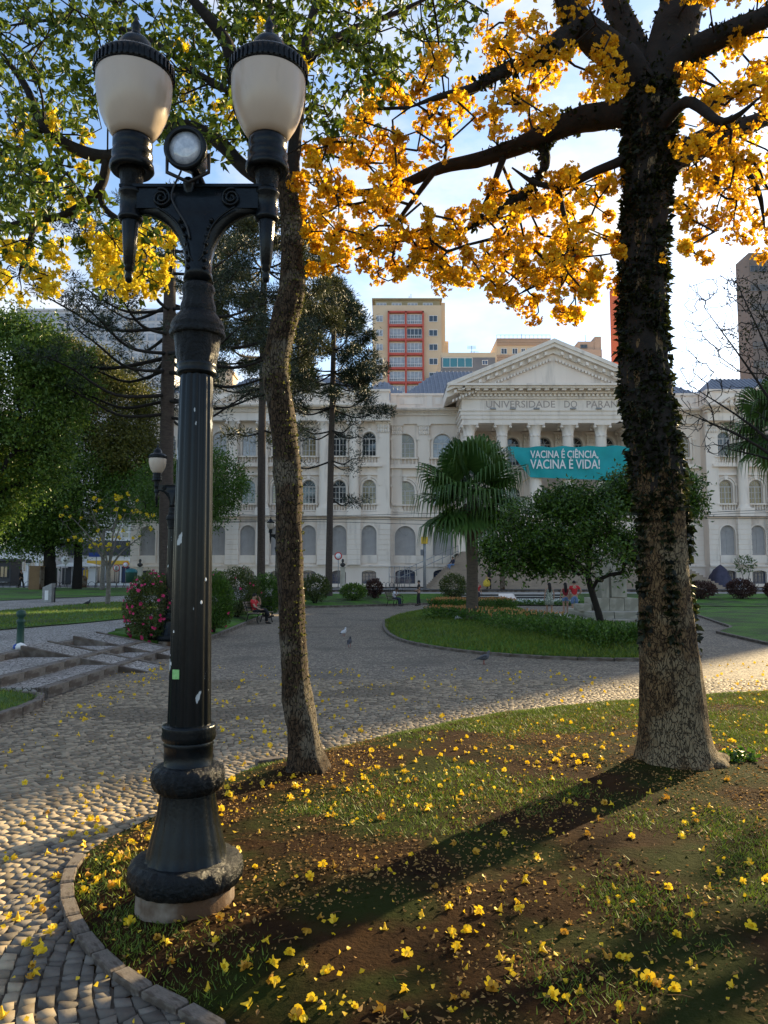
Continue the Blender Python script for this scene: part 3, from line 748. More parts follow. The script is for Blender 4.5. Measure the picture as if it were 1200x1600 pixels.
# ---- back beds, terrace, street
BZ = 0.70
def back_h(x, y):                       # banks rise from their front kerb to the terrace
    yf = float(np.interp(x, [-6.6, -3, .5, 3.5, 5, 13.6, 16, 19, 40], [48, 50, 53.2, 55.5, 57.5, 57.5, 52, 49.5, 47]))
    return .10 + (BZ - .10) * min(1.0, max(0.0, (y - yf) / max(60 - yf, .5)))
BACK_L = [(-6.6, 48.0), (-3, 50.0), (0.5, 53.2), (3.5, 55.5), (5.0, 57.5), (5.0, 60), (-6.4, 60)]
draped('lawn', BACK_L, lambda x, y: back_h(x, y), MT['turf'], cuts=(50, 52, 53.5, 55, 56.5, 58), xcuts=(-5, -3, -1, .5, 2, 3.5)).__setitem__('label', 'grass bank with round bushes in front of the palace')
kerb('lawn_kerb', [(-6.6, 48.0), (-3, 50.0), (0.5, 53.2), (3.5, 55.5), (5.0, 57.5)], 0.13, 0.14, 1.0, MT['kerb'], label='kerb in front of the grass bank')
BACK_R = [(13.6, 57.5), (16, 52), (19, 49.5), (40, 47), (40, 60), (13.6, 60)]
draped('lawn', BACK_R, lambda x, y: back_h(x, y), MT['turf'], cuts=(49, 50.5, 52, 54, 56, 58), xcuts=(14.5, 16, 17.5, 19, 25)).__setitem__('label', 'grass bank with reddish bushes at the right')
RL = [gnd(x, y) for x, y in ((1050, 956), (1083, 960), (1145, 982), (1119, 989), (1200, 1008), (1420, 1040), (1420, 950), (1200, 948.5), (1050, 948.5))]
draped('lawn', [xy(p) for p in RL], lambda x, y: 0.07, MT['turf']).__setitem__('label', 'bright green lawn with pointed corner at the right')
kerb('lawn_kerb', [RL[i] for i in (0, 1, 2, 3, 4, 5)], 0.12, 0.08, 0.9, MT['kerb'], label='low kerb along the pointed lawn')
sheet('terrace', [(-6.4, 60), (60, 60), (60, 65), (-6.4, 65)], BZ + 0.004, MT['path'])
MB().box(-6.4, 60, 64.6, 64.9, 0.3, 0.86).build('terrace_wall', MT['kerb'])['kind'] = 'structure'
tag(bpy.data.objects['terrace_wall'], 'low dark kerb wall between terrace and street')
sheet('street', [(-300, 76), (-6, 76), (-6, 64.9), (300, 64.9), (300, 100), (-300, 100)], 0.93, MT['asphalt'])
sheet('street', [(-300, 99), (300, 99), (300, 900), (-300, 900)], 0.935, MT['asphalt'])
sheet('sidewalk', [(-22, 78), (70, 78), (70, 82), (-22, 82)], 1.02, MT['path'])
sheet('sidewalk', [(-5.5, 65.2), (60, 65.2), (60, 70), (-5.5, 70)], 0.937, MT['path'])
fs = tag(empty('terrace_steps', (0, 0, 0)), 'two short flights of pale steps split by a ramp', kind='structure')
for k in range(4):
    z = BZ * (k + 1) / 4; y = 57.6 + k * 0.6
    for x0, x1 in ((5.05, 8.75), (10.0, 13.55)):
        box_obj('step', MT['path'], fs, x0, x1, y, 60.0 - 0.002 * k, z - BZ / 4 - 0.05 * (k == 0), z)
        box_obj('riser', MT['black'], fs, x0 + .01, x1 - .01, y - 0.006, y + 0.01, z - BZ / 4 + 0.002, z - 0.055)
MB().prism([(57.2, 0.0), (60.0, BZ), (60.0, 0.0)], 8.78, 9.97, axis='x').build('ramp', MT['plaster_lt'], fs)

# ---- grass blades, dry litter, ground cover (nobody could count them)
def blades(name, P, h, m, label, lean=0.5):
    P = np.asarray(P, float); n = len(P)
    a = rng.uniform(0, 2 * math.pi, n); s = h * rng.uniform(0.5, 1.3, n)
    u = np.stack([np.cos(a), np.sin(a), 0 * a], 1); ln = rng.normal(size=(n, 2)) * lean
    V = np.stack([P - u * (s * 0.14)[:, None], P + u * (s * 0.14)[:, None], P + np.stack([ln[:, 0] * s, ln[:, 1] * s, s], 1)], 1).reshape(-1, 3)
    o = link(name, np_mesh(name, V, np.arange(n * 3).reshape(-1, 3), m, np.repeat(rng.uniform(0, 1, n), 3)))
    return tag(o, label, name.split('_')[-1], kind='stuff')
X = rng.uniform(-2.2, 8.5, 420000); Y = 2.3 + 10.3 * rng.uniform(0, 1, 420000) ** 1.15
m_ = (np.abs(X) < Y * 0.55 + 0.6); X, Y = X[m_], Y[m_]
s_ = sdist(X, Y, LAWN); m_ = s_ > 0.04; X, Y = X[m_], Y[m_]
gfield = n2(X, Y, 0.55, 2.0) + 0.6 * n2(X, Y, 1.9, 5.0) + np.clip((Y - 7.5) * 0.14, -0.22, 0.5)
gfield -= 0.9 * np.exp(-((X - TREE_R.x) ** 2 + (Y - TREE_R.y + .3) ** 2) / 1.0) + 0.6 * np.exp(-((X - TREE_C.x) ** 2 + (Y - TREE_C.y) ** 2) / 0.6)
m_ = gfield + rng.normal(size=len(X)) * 0.14 > 0.06
X, Y = X[m_], Y[m_]
blades('bed_grass', np.stack([X, Y, [lawn_z(a, b) for a, b in zip(X, Y)]], 1), 0.026, MT['grass'], 'patchy short grass growing in the soil bed', lean=0.7)
X = rng.uniform(-2.2, 8.5, 120000); Y = rng.uniform(2.3, 12.6, 120000)
m_ = (np.abs(X) < Y * 0.55 + 0.6) & (sdist(X, Y, LAWN) > 0.03); X, Y = X[m_], Y[m_]
m_ = n2(X, Y, 0.9, 7.0) + .5 * n2(X, Y, 4.0, 1.0) + rng.normal(size=len(X)) * 0.25 > 0.06; X, Y = X[m_], Y[m_]
lp = np.stack([X, Y, [lawn_z(a, b) + 0.008 for a, b in zip(X, Y)]], 1)
dd = rng.normal(size=lp.shape) * np.array([1, 1, 0.25])
tag(leaves('leaf_litter', lp, rng.choice([.014, .021, .029, .038], len(lp), p=[.4, .35, .18, .07]), MT['thatch'], None, D=dd, aspect=0.5, fold=0.25, jitter=0.1), 'dry brown leaf litter strewn over the soil bed', 'litter', kind='stuff')
cx_ = rng.uniform(-2.2, 8.0, 9000); cy_ = 2.3 + 9.5 * rng.uniform(0, 1, 9000) ** 1.3
m_ = (sdist(cx_, cy_, LAWN) > .05) & (n2(cx_, cy_, .8, 12.0) + rng.normal(size=9000) * .2 > .05); cx_, cy_ = cx_[m_], cy_[m_]
cs_ = rng.uniform(.004, .017, len(cx_)); oc = np.array([[1, 0, 0], [0, 1, 0], [-1, 0, 0], [0, -1, 0], [0, 0, 1.]])
cv = np.stack([cx_, cy_, [lawn_z(a, b) for a, b in zip(cx_, cy_)]], 1)[:, None] + oc[None] * cs_[:, None, None] * rng.uniform(.5, 1.2, (len(cx_), 5, 3))
cf = (np.arange(len(cx_)) * 5)[:, None, None] + np.array([[0, 1, 4], [1, 2, 4], [2, 3, 4], [3, 0, 4]])[None]
tag(link('soil_clods', np_mesh('soil_clods', cv.reshape(-1, 3), cf.reshape(-1, 3), MT['soil'])), 'small crumbs and clods of brown soil on the bed', 'soil', kind='stuff')
tw_ = MB()
for _ in range(420):
    a, b = rng.uniform(-1.8, 6), 2.4 + 7 * rng.uniform(0, 1) ** 1.4
    if float(sdist(np.array([a]), np.array([b]), LAWN)[0]) < .1: continue
    th_ = rng.uniform(0, 6.28); ln_ = rng.uniform(.03, .12); z_ = lawn_z(a, b) + .006
    tw_.tube([(a, b, z_), (a + ln_ * .5 * math.cos(th_) + .01, b + ln_ * .5 * math.sin(th_), z_ + .006), (a + ln_ * math.cos(th_), b + ln_ * math.sin(th_), z_)], .0022, 4, cap=False)
tag(tw_.build('fallen_twigs', MT['thatch'], None, norm=False), 'thin dry twigs lying on the soil bed', 'twigs', kind='stuff')
X = rng.uniform(0, 8, 60000); Y = 17.6 + 34 * rng.uniform(0, 1, 60000) ** 1.6
S_ = sdist(X, Y, ISL); m_ = S_ > 0.05; X, Y, S_ = X[m_], Y[m_], S_[m_]
blades('island_grass', np.stack([X, Y, isl_H(X, Y, S_)], 1), 0.09, MT['grass'], 'short green grass on the palm lawn')
X = rng.uniform(-10, -4.9, 16000); Y = rng.uniform(6.5, 12.2, 16000); S_ = sdist(X, Y, BED_L); m_ = S_ > .05; X, Y, S_ = X[m_], Y[m_], S_[m_]
blades('bank_grass', np.stack([X, Y, 0.10 + 0.34 * np.clip((-5.3 - X) / 2.2, 0, 1) * np.clip(S_ * 2, 0, 1)], 1), 0.05, MT['grass'], 'short grass on the small sloping lawn')
X = rng.uniform(-18, -6, 30000); Y = rng.uniform(20, 50, 30000); m_ = in_poly(X, Y, [xy(p) for p in LW1]); X, Y = X[m_], Y[m_]
blades('strip_grass', np.stack([X, Y, np.vectorize(hl)(Y) + 0.03], 1), 0.08, MT['grass'], 'short grass on the lawn strip behind the bollard')
# ground cover plants with orange tips round the palm lawn
def cover_band(path, w, n, h):
    P = np.array(smooth_path(path, 6)); i = rng.integers(0, len(P) - 1, n); t = rng.uniform(0, 1, (n, 1)); p = P[i] * (1 - t) + P[i + 1] * t
    d = P[i + 1] - P[i]; nrm = np.stack([-d[:, 1], d[:, 0]], 1) / np.maximum(np.linalg.norm(d, axis=1, keepdims=True), 1e-6)
    q = p[:, :2] + nrm * rng.uniform(-w, w, (n, 1)); S = sdist(q[:, 0], q[:, 1], ISL)
    z = np.where(S > 0, isl_H(q[:, 0], q[:, 1], S), 0) + rng.uniform(0, 1, n) ** .7 * h
    return np.stack([q[:, 0], q[:, 1], z], 1)
front = [gnd(690, 968, .2), gnd(760, 972, .2), gnd(830, 985, .2), gnd(900, 998, .2), gnd(965, 1006, .2), gnd(1010, 1012, .2)]
P1 = cover_band([p[:2] for p in front], 1.3, 14000, 0.42)
tag(leaves('ground_cover', P1, 0.10, MT['leaf_fresh'], None, D=np.tile([0, 0, .7], (len(P1), 1)), jitter=0.7), 'leafy ground cover plants along the front of the palm lawn', 'plants', kind='stuff')
back = [gnd(690, 954, .2), gnd(725, 952, .2), gnd(800, 951, .2)]
P2 = cover_band([p[:2] for p in back], 0.9, 5000, 0.45)
tag(leaves('ground_cover', P2, 0.12, MT['leaf_fresh'], None, D=np.tile([0, 0, .7], (len(P2), 1)), jitter=0.7), 'leafy flower border at the back of the palm lawn', 'plants', kind='stuff')
f1 = cover_band([p[:2] for p in front[:3]], 1.3, 420, 0.10) + np.array([0, 0, 0.36])
f2 = cover_band([p[:2] for p in back], 0.9, 700, 0.14) + np.array([0, 0, 0.38])
tag(leaves('orange_flowers', np.concatenate([f1, f2]), 0.11, MT['orange_fl'], None, D=np.tile([0, 0, 1.], (len(f1) + len(f2), 1)), jitter=0.5), 'small orange flower spikes on the palm lawn borders', 'flowers', kind='stuff')
wf = np.stack([rng.uniform(4.5, 13.5, 2600), rng.uniform(53.5, 55.5, 2600), rng.uniform(0.15, 0.38, 2600)], 1)
draped('flower_bed', [(4.2, 52.8), (14, 52.8), (14, 56.0), (5.4, 56.0)], lambda x, y: 0.08, MT['turf']).__setitem__('label', 'narrow bed of white flowers before the terrace steps')
tag(leaves('white_flowers', wf, 0.12, MT['white_fl'], None), 'row of small white flowers before the terrace steps', 'flowers', kind='stuff')
wg = np.stack([rng.uniform(4.3, 13.8, 5000), rng.uniform(53.0, 55.9, 5000), rng.uniform(0.08, 0.32, 5000)], 1)
tag(leaves('ground_cover', wg, 0.14, MT['leaf_fresh'], None), 'green leaves of the white flower row', 'plants', kind='stuff')

# ================================================================== STREET LAMPS
LY = gnd(290, 1441, 0.07).y + 0.25      # distance of the lamp's axis, from where its plinth meets the soil
LX = at(290, 1400, LY).x
def lz(py): return at(290, py, LY).z
def lr(hw, py): return rad(hw, at(290, py, LY))
lamp = empty('street_lamp', (LX, LY, 0), 0, 'tall black iron twin-globe street lamp standing in the soil bed', 'street lamp', 'ornate twin-globe street lamps')
def lzf(hw, py):                      # height of a visible front edge of half width hw
    return at(290, py, LY - lr(hw, py)).z
def LPF(rows): return [(lr(hw, py), lzf(hw, py)) for hw, py in rows]
LP = LPF
zg = lawn_z(LX, LY)
def wob(amp, k): return lambda r, z, a: r * (1 + amp * math.sin(a * k))
zr_ = lzf(80, 1413)
MB().lathe([(0.272, zg - 0.08), (0.262, zr_ - .015), (0.245, zr_ + .01), (0.01, zr_ + .01)], 40, rmod=lambda r, z, a: r * (1 + 0.02 * mnoise.noise(Vector((math.cos(a) * 3, math.sin(a) * 3, z * 9))))).build('plinth', MT['concrete'], lamp)
def leafy(k, amp):
    def f(r, z, a): return r * (1 + amp * (math.sin(a * k + 26 * z) * 0.6 + 0.5 * math.sin(a * k * 2 - 40 * z)))
    return f
MB().lathe(LPF([(60, 1413), (80, 1412), (86, 1405), (88, 1393), (86, 1379), (78, 1367), (64, 1363)]), 96, rmod=leafy(22, .022)).build('base_ring', MT['iron_relief'], lamp)
flute = lambda r, z, a: r * (1 - 0.030 * abs(math.sin(a * 8)) ** 6)
MB().lathe(LPF([(65, 1366), (62, 1358), (58.5, 1340), (54, 1318), (49.5, 1298), (46, 1278), (43.5, 1258), (42, 1240), (42, 1232)]), 96, rmod=flute).build('bell', MT['iron'], lamp)
MB().lathe(LPF([(40, 1250), (50, 1245), (55.5, 1236), (56.5, 1225), (54, 1214), (47, 1206), (38, 1202)]), 96, rmod=leafy(18, .03)).build('collar', MT['iron_relief'], lamp)
MB().lathe(LPF([(38, 1210), (38, 1206), (39.5, 1204), (37.5, 1201), (37.5, 1172), (39, 1170), (37, 1166), (37, 1163)]), 64).build('neck', MT['iron'], lamp)
MB().lathe(LPF([(36, 1166), (40, 1163), (41.5, 1156), (40, 1149), (41.5, 1143), (40, 1139), (34, 1137)]), 96, rmod=lambda r, z, a: r * (1 + .012 * math.sin(a * 36))).build('band', MT['iron'], lamp)
MB().lathe(LPF([(33.5, 1142), (33, 1120), (31, 1000), (28.7, 800), (25.5, 600), (24.5, 570)]), 120,
           rmod=lambda r, z, a: r * (1 - 0.075 * (0.5 + 0.5 * math.cos(a * 12)) ** 3)).build('shaft', MT['iron_worn'], lamp)
cap_ = MB().lathe(LP([(25, 582), (30, 579), (31, 574), (29, 570), (31, 566), (30, 562)]), 64).build('shaft_ring', MT['iron'], lamp)
MB().lathe(LP([(29, 566), (30, 558), (32, 545), (34, 530), (36, 518), (37, 512)]), 96, rmod=leafy(8, .03)).build('leaf_capital', MT['iron_relief'], lamp)
MB().lathe(LP([(36, 516), (42, 513), (43, 507), (40, 502), (41.5, 498), (38, 490), (31, 483), (26, 479)]), 64, rmod=wob(.006, 24)).build('dome', MT['iron_relief'], lamp)
MB().lathe(LP([(25, 482), (27, 478), (27, 470), (24, 462), (23, 452), (25.5, 446), (25, 441), (21.5, 437)]), 64, rmod=wob(.02, 14)).build('upper_neck', MT['iron_relief'], lamp)
# fork: body that spreads into the two arms
def P2(x, y): p = at(x, y, LY); return (p.x - LX, p.z)
prof_r = [(332, 440), (329, 425), (329, 410), (333, 392), (341, 374), (353, 357), (367, 345), (384, 337), (402, 334)]
prof_l = [(2 * 310 - x, y) for x, y in prof_r]
fork_poly = [P2(*p) for p in prof_r] + [P2(402, 299), P2(218, 299)] + [P2(*p) for p in prof_l[::-1]]
fk = MB()
th = 0.055
n = len(fork_poly)
fo = [(x, -th, z) for x, z in fork_poly] + [(x, th, z) for x, z in fork_poly]
body = MB()
rows = list(zip([P2(*p) for p in prof_l], [P2(*p) for p in prof_r]))
rows.append((P2(218, 316), P2(402, 316))); rows.append((P2(218, 299), P2(402, 299)))
ths = [lr(20, 440), .07, .068, .064, .06, .056, .052, .048, .045, .045, .045]
vs, fs_ = [], []
for (l_, r_), t_ in zip(rows, ths):
    for s_ in range(13):
        q = -1 + 2 * s_ / 12; x = (l_[0] + r_[0]) / 2 + (r_[0] - l_[0]) / 2 * q
        vs.append((x, -t_ * (1 - 0.55 * abs(q) ** 3), l_[1]))
    for s_ in range(13):
        q = 1 - 2 * s_ / 12; x = (l_[0] + r_[0]) / 2 + (r_[0] - l_[0]) / 2 * q
        vs.append((x, t_ * (1 - 0.55 * abs(q) ** 3), l_[1]))
for j in range(len(rows) - 1):
    for i in range(26): k = (i + 1) % 26; fs_.append((j * 26 + i, j * 26 + k, (j + 1) * 26 + k, (j + 1) * 26 + i))
fs_ += [tuple(range(26)), tuple(range((len(rows) - 1) * 26, len(rows) * 26))]
body.add(vs, fs_, True).build('fork', MT['iron'], lamp)
z0_, z1_ = P2(300, 333)[1], P2(300, 300)[1]
box_obj('arm', MT['iron'], lamp, P2(192, 320)[0], P2(428, 320)[0], -0.042, 0.042, z0_ + 0.012, z1_ + 0.008)
box_obj('arm_rail', MT['iron'], lamp, P2(190, 320)[0], P2(430, 320)[0], -0.055, 0.055, z1_ + 0.006, z1_ + 0.024)
for s_ in (-1, 1):
    pts = []
    cx_, cz_ = P2(310 + s_ * 54, 316)
    for k in range(40):
        a = k / 39 * 4.2 * math.pi; r_ = 0.058 * (1 - 0.83 * k / 39)
        pts.append((cx_ + s_ * r_ * math.cos(a + 1.2), -0.058, cz_ + r_ * math.sin(a + 1.2)))
    MB().tube(pts, 0.0085, 6).build('scroll', MT['iron'], lamp)
    pts = [(*P2(310 + s_ * x, y), 0) for x, y in ((60, 332), (40, 345), (25, 362), (15, 385), (10, 405), (4, 415))]
    pts = [(p[0], -0.070 + 0.006 * i / 5, p[1]) for i, p in enumerate(pts)]
    MB().tube([tuple(q) for q in smooth_path(pts, 4)], 0.007, 6).build('vine_moulding', MT['iron'], lamp)
    lf = MB()
    for k, (x, y) in enumerate(((24, 352), (20, 364), (17, 376), (15, 388), (14, 400), (13, 412), (13, 424))):
        c_ = P2(310 + s_ * x, y)
        lf.lathe([(0.002, -0.016), (0.013, -0.008), (0.016, 0.004), (0.008, 0.014), (0.002, 0.018)], 10, (c_[0], -0.062, c_[1]), rmod=wob(.25, 3))
    lf.build('leaf_relief', MT['iron'], lamp)
def lamp_head(cx_px, parent):
    c0 = at(cx_px, 320, LY); ox = c0.x - LX
    def PR(rows):                       # heights read at the front edge of each ring
        return [(r_, at(cx_px, py, LY - .85 * r_).z) for r_, py in ((rad(hw, at(cx_px, py, LY)), py) for hw, py in rows)]
    MB().lathe(PR([(15, 340), (18.5, 337), (19, 332), (16.5, 328), (16.5, 300), (19, 297), (19, 292), (15, 289)]), 40, (ox, 0, 0)).build('arm_collar', MT['iron'], parent)
    MB().lathe(PR([(2, 441), (5, 438), (6.5, 430), (4.5, 424), (7.5, 421), (6.5, 414), (8.5, 411), (13.5, 338), (12, 334)]), 40, (ox, 0, 0), rmod=lambda r, z, a: r * (1 - .05 * abs(math.sin(a * 4)) ** 5)).build('pendant', MT['iron'], parent)
    MB().lathe(PR([(14, 294), (16, 288), (17, 275), (19, 262), (22, 255)]), 60, (ox, 0, 0), rmod=leafy(7, .035)).build('leaf_cup', MT['iron_relief'], parent)
    MB().lathe(PR([(20, 259), (30, 257), (34, 250), (33, 243), (29, 238), (31, 233), (31, 226), (28, 222), (30, 217), (30, 207), (26, 203)]), 48, (ox, 0, 0)).build('socket', MT['iron'], parent)
    g = MB().lathe(PR([(25, 205), (29, 203), (36, 190), (44, 172), (50, 154), (54.5, 134), (57, 114), (57.5, 98), (56, 82), (54, 74)]), 48, (ox, 0, 0)).build('globe', MT['opal'], parent)
    h = MB().lathe([(rad(hw, at(cx_px, py, LY)), at(cx_px, py, LY - .85 * rad(59, at(cx_px, 80, LY))).z) for hw, py in [(54, 92), (57.5, 90), (59, 86), (58.5, 70), (56, 67), (50, 62), (40, 57), (31, 53), (29, 50), (28, 44), (24, 33), (17, 25), (10, 20), (7, 18), (6, 8), (8, 4), (4, -4), (1, -12)]], 48, (ox, 0, 0)).build('cap', MT['iron'], parent)
    pz = at(cx_px, 80, LY - .85 * rad(59, at(cx_px, 80, LY))).z; rr = rad(59.5, at(cx_px, 80, LY))
    teeth = MB()
    for k in range(44):
        a = 2 * math.pi * k / 44; ca, sa = math.cos(a), math.sin(a); w_ = 0.006
        vv = [(ox + ca * q - sa * e, sa * q + ca * e, pz + zz) for q in (rr - .004, rr + .006) for e in (-w_, w_) for zz in (-.03, .03)]
        teeth.add(vv, [(0, 1, 3, 2), (4, 6, 7, 5), (0, 4, 5, 1), (2, 3, 7, 6), (1, 5, 7, 3), (0, 2, 6, 4)])
    teeth.build('tooth_band', MT['iron'], h)
lamp_head(204.5, lamp); lamp_head(417, lamp)
st_c = at(283, 1050, LY)
MB().box(-0.020, 0.020, -0.002, 0.002, -0.026, 0.026).build('sticker', MT['sticker'], lamp, (st_c.x - LX, -lr(31.2, 1050) * 0.985, st_c.z), (R(-1), 0, R(-14)))
for k in range(6):
    s_ = MB()
    a = random.uniform(-1.3, 1.0); py = random.choice((1015, 1022, 985, 1035, 905, 940)); rr = lr(31.5, py) - .001
    s_.lathe([(0.001, -.012), (.008, -.006), (.006, .004), (.001, .010)], 5)
    s_.build('paper_scrap', MT['sign_white'], lamp, (rr * math.sin(a), -rr * math.cos(a) + .003, lz(py)), (0, 0, a)).scale = (1, .2, 1)
# floodlight clamped on the lamp
fl = empty('floodlight', at(290, 280, LY) + Vector((0, -0.05, -0.10)), 0, 'round floodlight clamped on top of the black lamp fork, facing out', 'floodlight')
fc = at(290, 232, LY - 0.17); o0 = fl.location
ax = Vector((-0.08, -1, -0.12)).normalized(); q_ = ax.to_track_quat('Z', 'Y').to_euler()
rr = rad(33, fc)
hs = MB().lathe([(rr * .45, -.24), (rr * .62, -.20), (rr * .90, -.06), (rr, -.02), (rr * 1.02, .0), (rr * 1.02, .018), (rr * .80, .020), (rr * .78, .004), (rr * .3, -.03)], 40, cap=False).build('housing', MT['iron'], fl, fc - o0, q_)
MB().lathe([(0.001, .012), (rr * .4, .011), (rr * .78, .004), (rr * .77, -.004)], 40, cap=False).build('lens', MT['lens'], fl, fc - o0, q_)
MB().tube([Vector((-rr * 1.0, 0.06, 0)) + fc - o0, Vector((-rr, .06, -.11)) + fc - o0, Vector((0, .08, -.16)) + fc - o0, Vector((rr, .06, -.11)) + fc - o0, Vector((rr, .06, 0)) + fc - o0], .012, 6).build('bracket', MT['black'], fl)
MB().tube([fc - o0 + Vector((0, .08, -.15)), Vector((0.02, .06, .02)), Vector((0.02, .06, -.02))], [.03, .045, .06], 10).build('clamp', MT['iron'], fl)
MB().tube(smooth_path([tuple(fc - o0 + Vector((-.05, .1, -.08))), (-.06, -.02, -.02), (-.04, -.035, -.10), (.03, -.03, -.22), (.05, -.02, -.30)], 5), .006, 6).build('cable', MT['black'], fl)
MB().tube(smooth_path([(.03, .04, .0), (.07, .05, .09), (.05, .06, .16), (.10, .05, .05), (.13, .04, .0)], 4), .028, 8).build('crest', MT['iron'], fl)

# the other two lamps of the kind: copies set further back
def far_lamp(px, py_globe, Y, zbase, rz, label):
    c = copy_tree(lamp); c.location = ((px - 600) / F * Y, Y, zbase); c.rotation_euler.z = rz
    c['label'] = label
    for ch in list(c.children):
        if ch.name.startswith(('sticker', 'paper_scrap')): bpy.data.objects.remove(ch)
    return c
# globe axis sits 0.37 m from the pole axis
far_lamp(268, 725, 19.95, 0.10, R(0), 'black twin-globe lamp rising behind the pink azalea')
far_lamp(433, 815, 48.0, 0.42, R(8), 'small distant twin-globe lamp behind the mossy trunk')

# ================================================================== THE PALACE
DF = 80.0
def BX(px, Y=DF): return at(px, 800, Y).x * 1.0
def BZ_(py, Y=DF): return at(600, py, Y).z
pal = empty('university_palace', (0, 0, 0), 0, 'long cream neoclassical palace with columned portico, pediments and arched windows', 'building')
WGL = {}
def arch_pts(cx, w, spring, n=10):
    r = w / 2
    return [(cx + r * math.cos(math.pi - math.pi * i / n), spring + r * math.sin(math.pi * i / n)) for i in range(n + 1)]
def bay(mb, x0, x1, z0, z1, cx, w, sill, spring, y, depth=0.35, flat=0.0):
    """wall panel round one arched opening, with its reveal"""
    r = w / 2; a, b = cx - r, cx + r
    def q(*p): mb.add([(x, y, z) for x, z in p], [tuple(range(len(p)))])
    q((x0, z0), (a, z0), (a, z1), (x0, z1)); q((b, z0), (x1, z0), (x1, z1), (b, z1)); q((a, z0), (b, z0), (b, sill), (a, sill))
    ar = arch_pts(cx, w, spring)
    if flat: ar = [(x, spring + (z - spring) * flat) for x, z in ar]
    for p, s in zip(ar[:-1], ar[1:]): q(p, s, (s[0], z1), (p[0], z1))
    loop = [(a, sill)] + ar + [(b, sill)]
    for p, s in zip(loop, loop[1:] + loop[:1]):
        mb.add([(p[0], y, p[1]), (s[0], y, s[1]), (s[0], y + depth, s[1]), (p[0], y + depth, p[1])], [(0, 1, 2, 3)])
def ring(mb, cx, w, sill, spring, t, y0, y1, flat=1.0, legs=True, n=10):
    """arched moulding of thickness t round an opening, from y0 to y1"""
    o = [(x, spring + (z - spring) * flat) for x, z in arch_pts(cx, w + 2 * t, spring, n)]
    i = [(x, spring + (z - spring) * flat) for x, z in arch_pts(cx, w, spring, n)]
    if legs: o = [(o[0][0], sill)] + o + [(o[-1][0], sill)]; i = [(i[0][0], sill)] + i + [(i[-1][0], sill)]
    for k in range(len(o) - 1):
        v = [(*p, 0) for p in (o[k], o[k + 1], i[k + 1], i[k])]
        A = [(p[0], y0, p[1]) for p in v]; B = [(p[0], y1, p[1]) for p in v]
        mb.add(A + B, [(0, 1, 2, 3), (0, 4, 5, 1), (3, 2, 6, 7), (4, 7, 6, 5)])
_wm = {}
def window(kind, cx, sill, spring, w, y, parent, flat=1.0):
    """arched window: frame with mullions, pane as its piece"""
    key = (kind, round(w, 2), round(spring - sill, 2), flat)
    if key not in _wm:
        h = spring - sill; r = w / 2; f = MB(); t = 0.07
        ring(f, 0, w - 2 * t, 0, h, t, -0.03, 0.05, flat)
        f.box(-r, r, -0.02, 0.05, 0, 0.09); f.box(-r + t, r - t, -0.025, 0.045, h - 0.05, h + 0.05); f.box(-0.05, 0.05, -0.028, 0.042, 0.09, h - .05)
        if kind != 'shutter':
            for s in (-1, 1):
                f.box(s * w / 4 - .025, s * w / 4 + .025, -.022, .04, .09, h - .05)
            for k in (1, 2): f.box(-r + t, r - t, -.018, .038, h * k / 3 - .02, h * k / 3 + .02)
        for a in (0.8, math.pi / 2, math.pi - .8):
            f.tube([(0, 0.01, h), (r * math.cos(a) * .95, 0.01, h + r * flat * math.sin(a) * .95)], 0.022, 4)
        p = MB(); ar = [(x, h + (z - h) * flat) for x, z in arch_pts(0, w - .1, h)]
        p.add([(-r + .05, 0, 0)] + [(x, 0, z) for x, z in ar] + [(r - .05, 0, 0)], [tuple(range(len(ar) + 2))])
        pm = {'shutter': 'shutter', 'dark': 'glass', 'lit': 'glass_lit', 'blue': 'glass_blue', 'pale': 'glass_pale'}[kind]
        fm = {'blue': 'win_dark'}.get(kind, 'shutter' if kind == 'shutter' else 'win_frame')
        _wm[key] = (f.mesh('window', MT[fm]), p.mesh('pane', MT[pm]))
    fm_, pm_ = _wm[key]
    o = link('window', fm_, parent, (cx, y, sill)); link('pane', pm_, o, (0, 0.015, 0))
    return o
_bal = {}
def balustrade(cx, w, z0, z1, y, parent, n=7):
    k = (round(w, 2), round(z1 - z0, 2), n)
    if k not in _bal:
        h = z1 - z0; b = MB()
        b.box(-w / 2, w / 2, -.16, .16, 0, .12); b.box(-w / 2, w / 2, -.17, .17, h - .14, h)
        d = MB()
        for i in range(n):
            x = -w / 2 + w * (i + .5) / n
            d.lathe([(.05, .12), (.085, .12 + (h - .26) * .3), (.045, .12 + (h - .26) * .65), (.06, h - .14)], 8, (x, 0, 0), cap=False)
        _bal[k] = (b.mesh('balustrade', MT['plaster_lt']), d.mesh('balusters', MT['plaster_lt']))
    o = link('balustrade', _bal[k][0], parent, (cx, y, z0)); link('balusters', _bal[k][1], o)['kind'] = 'stuff'
_cm = {}
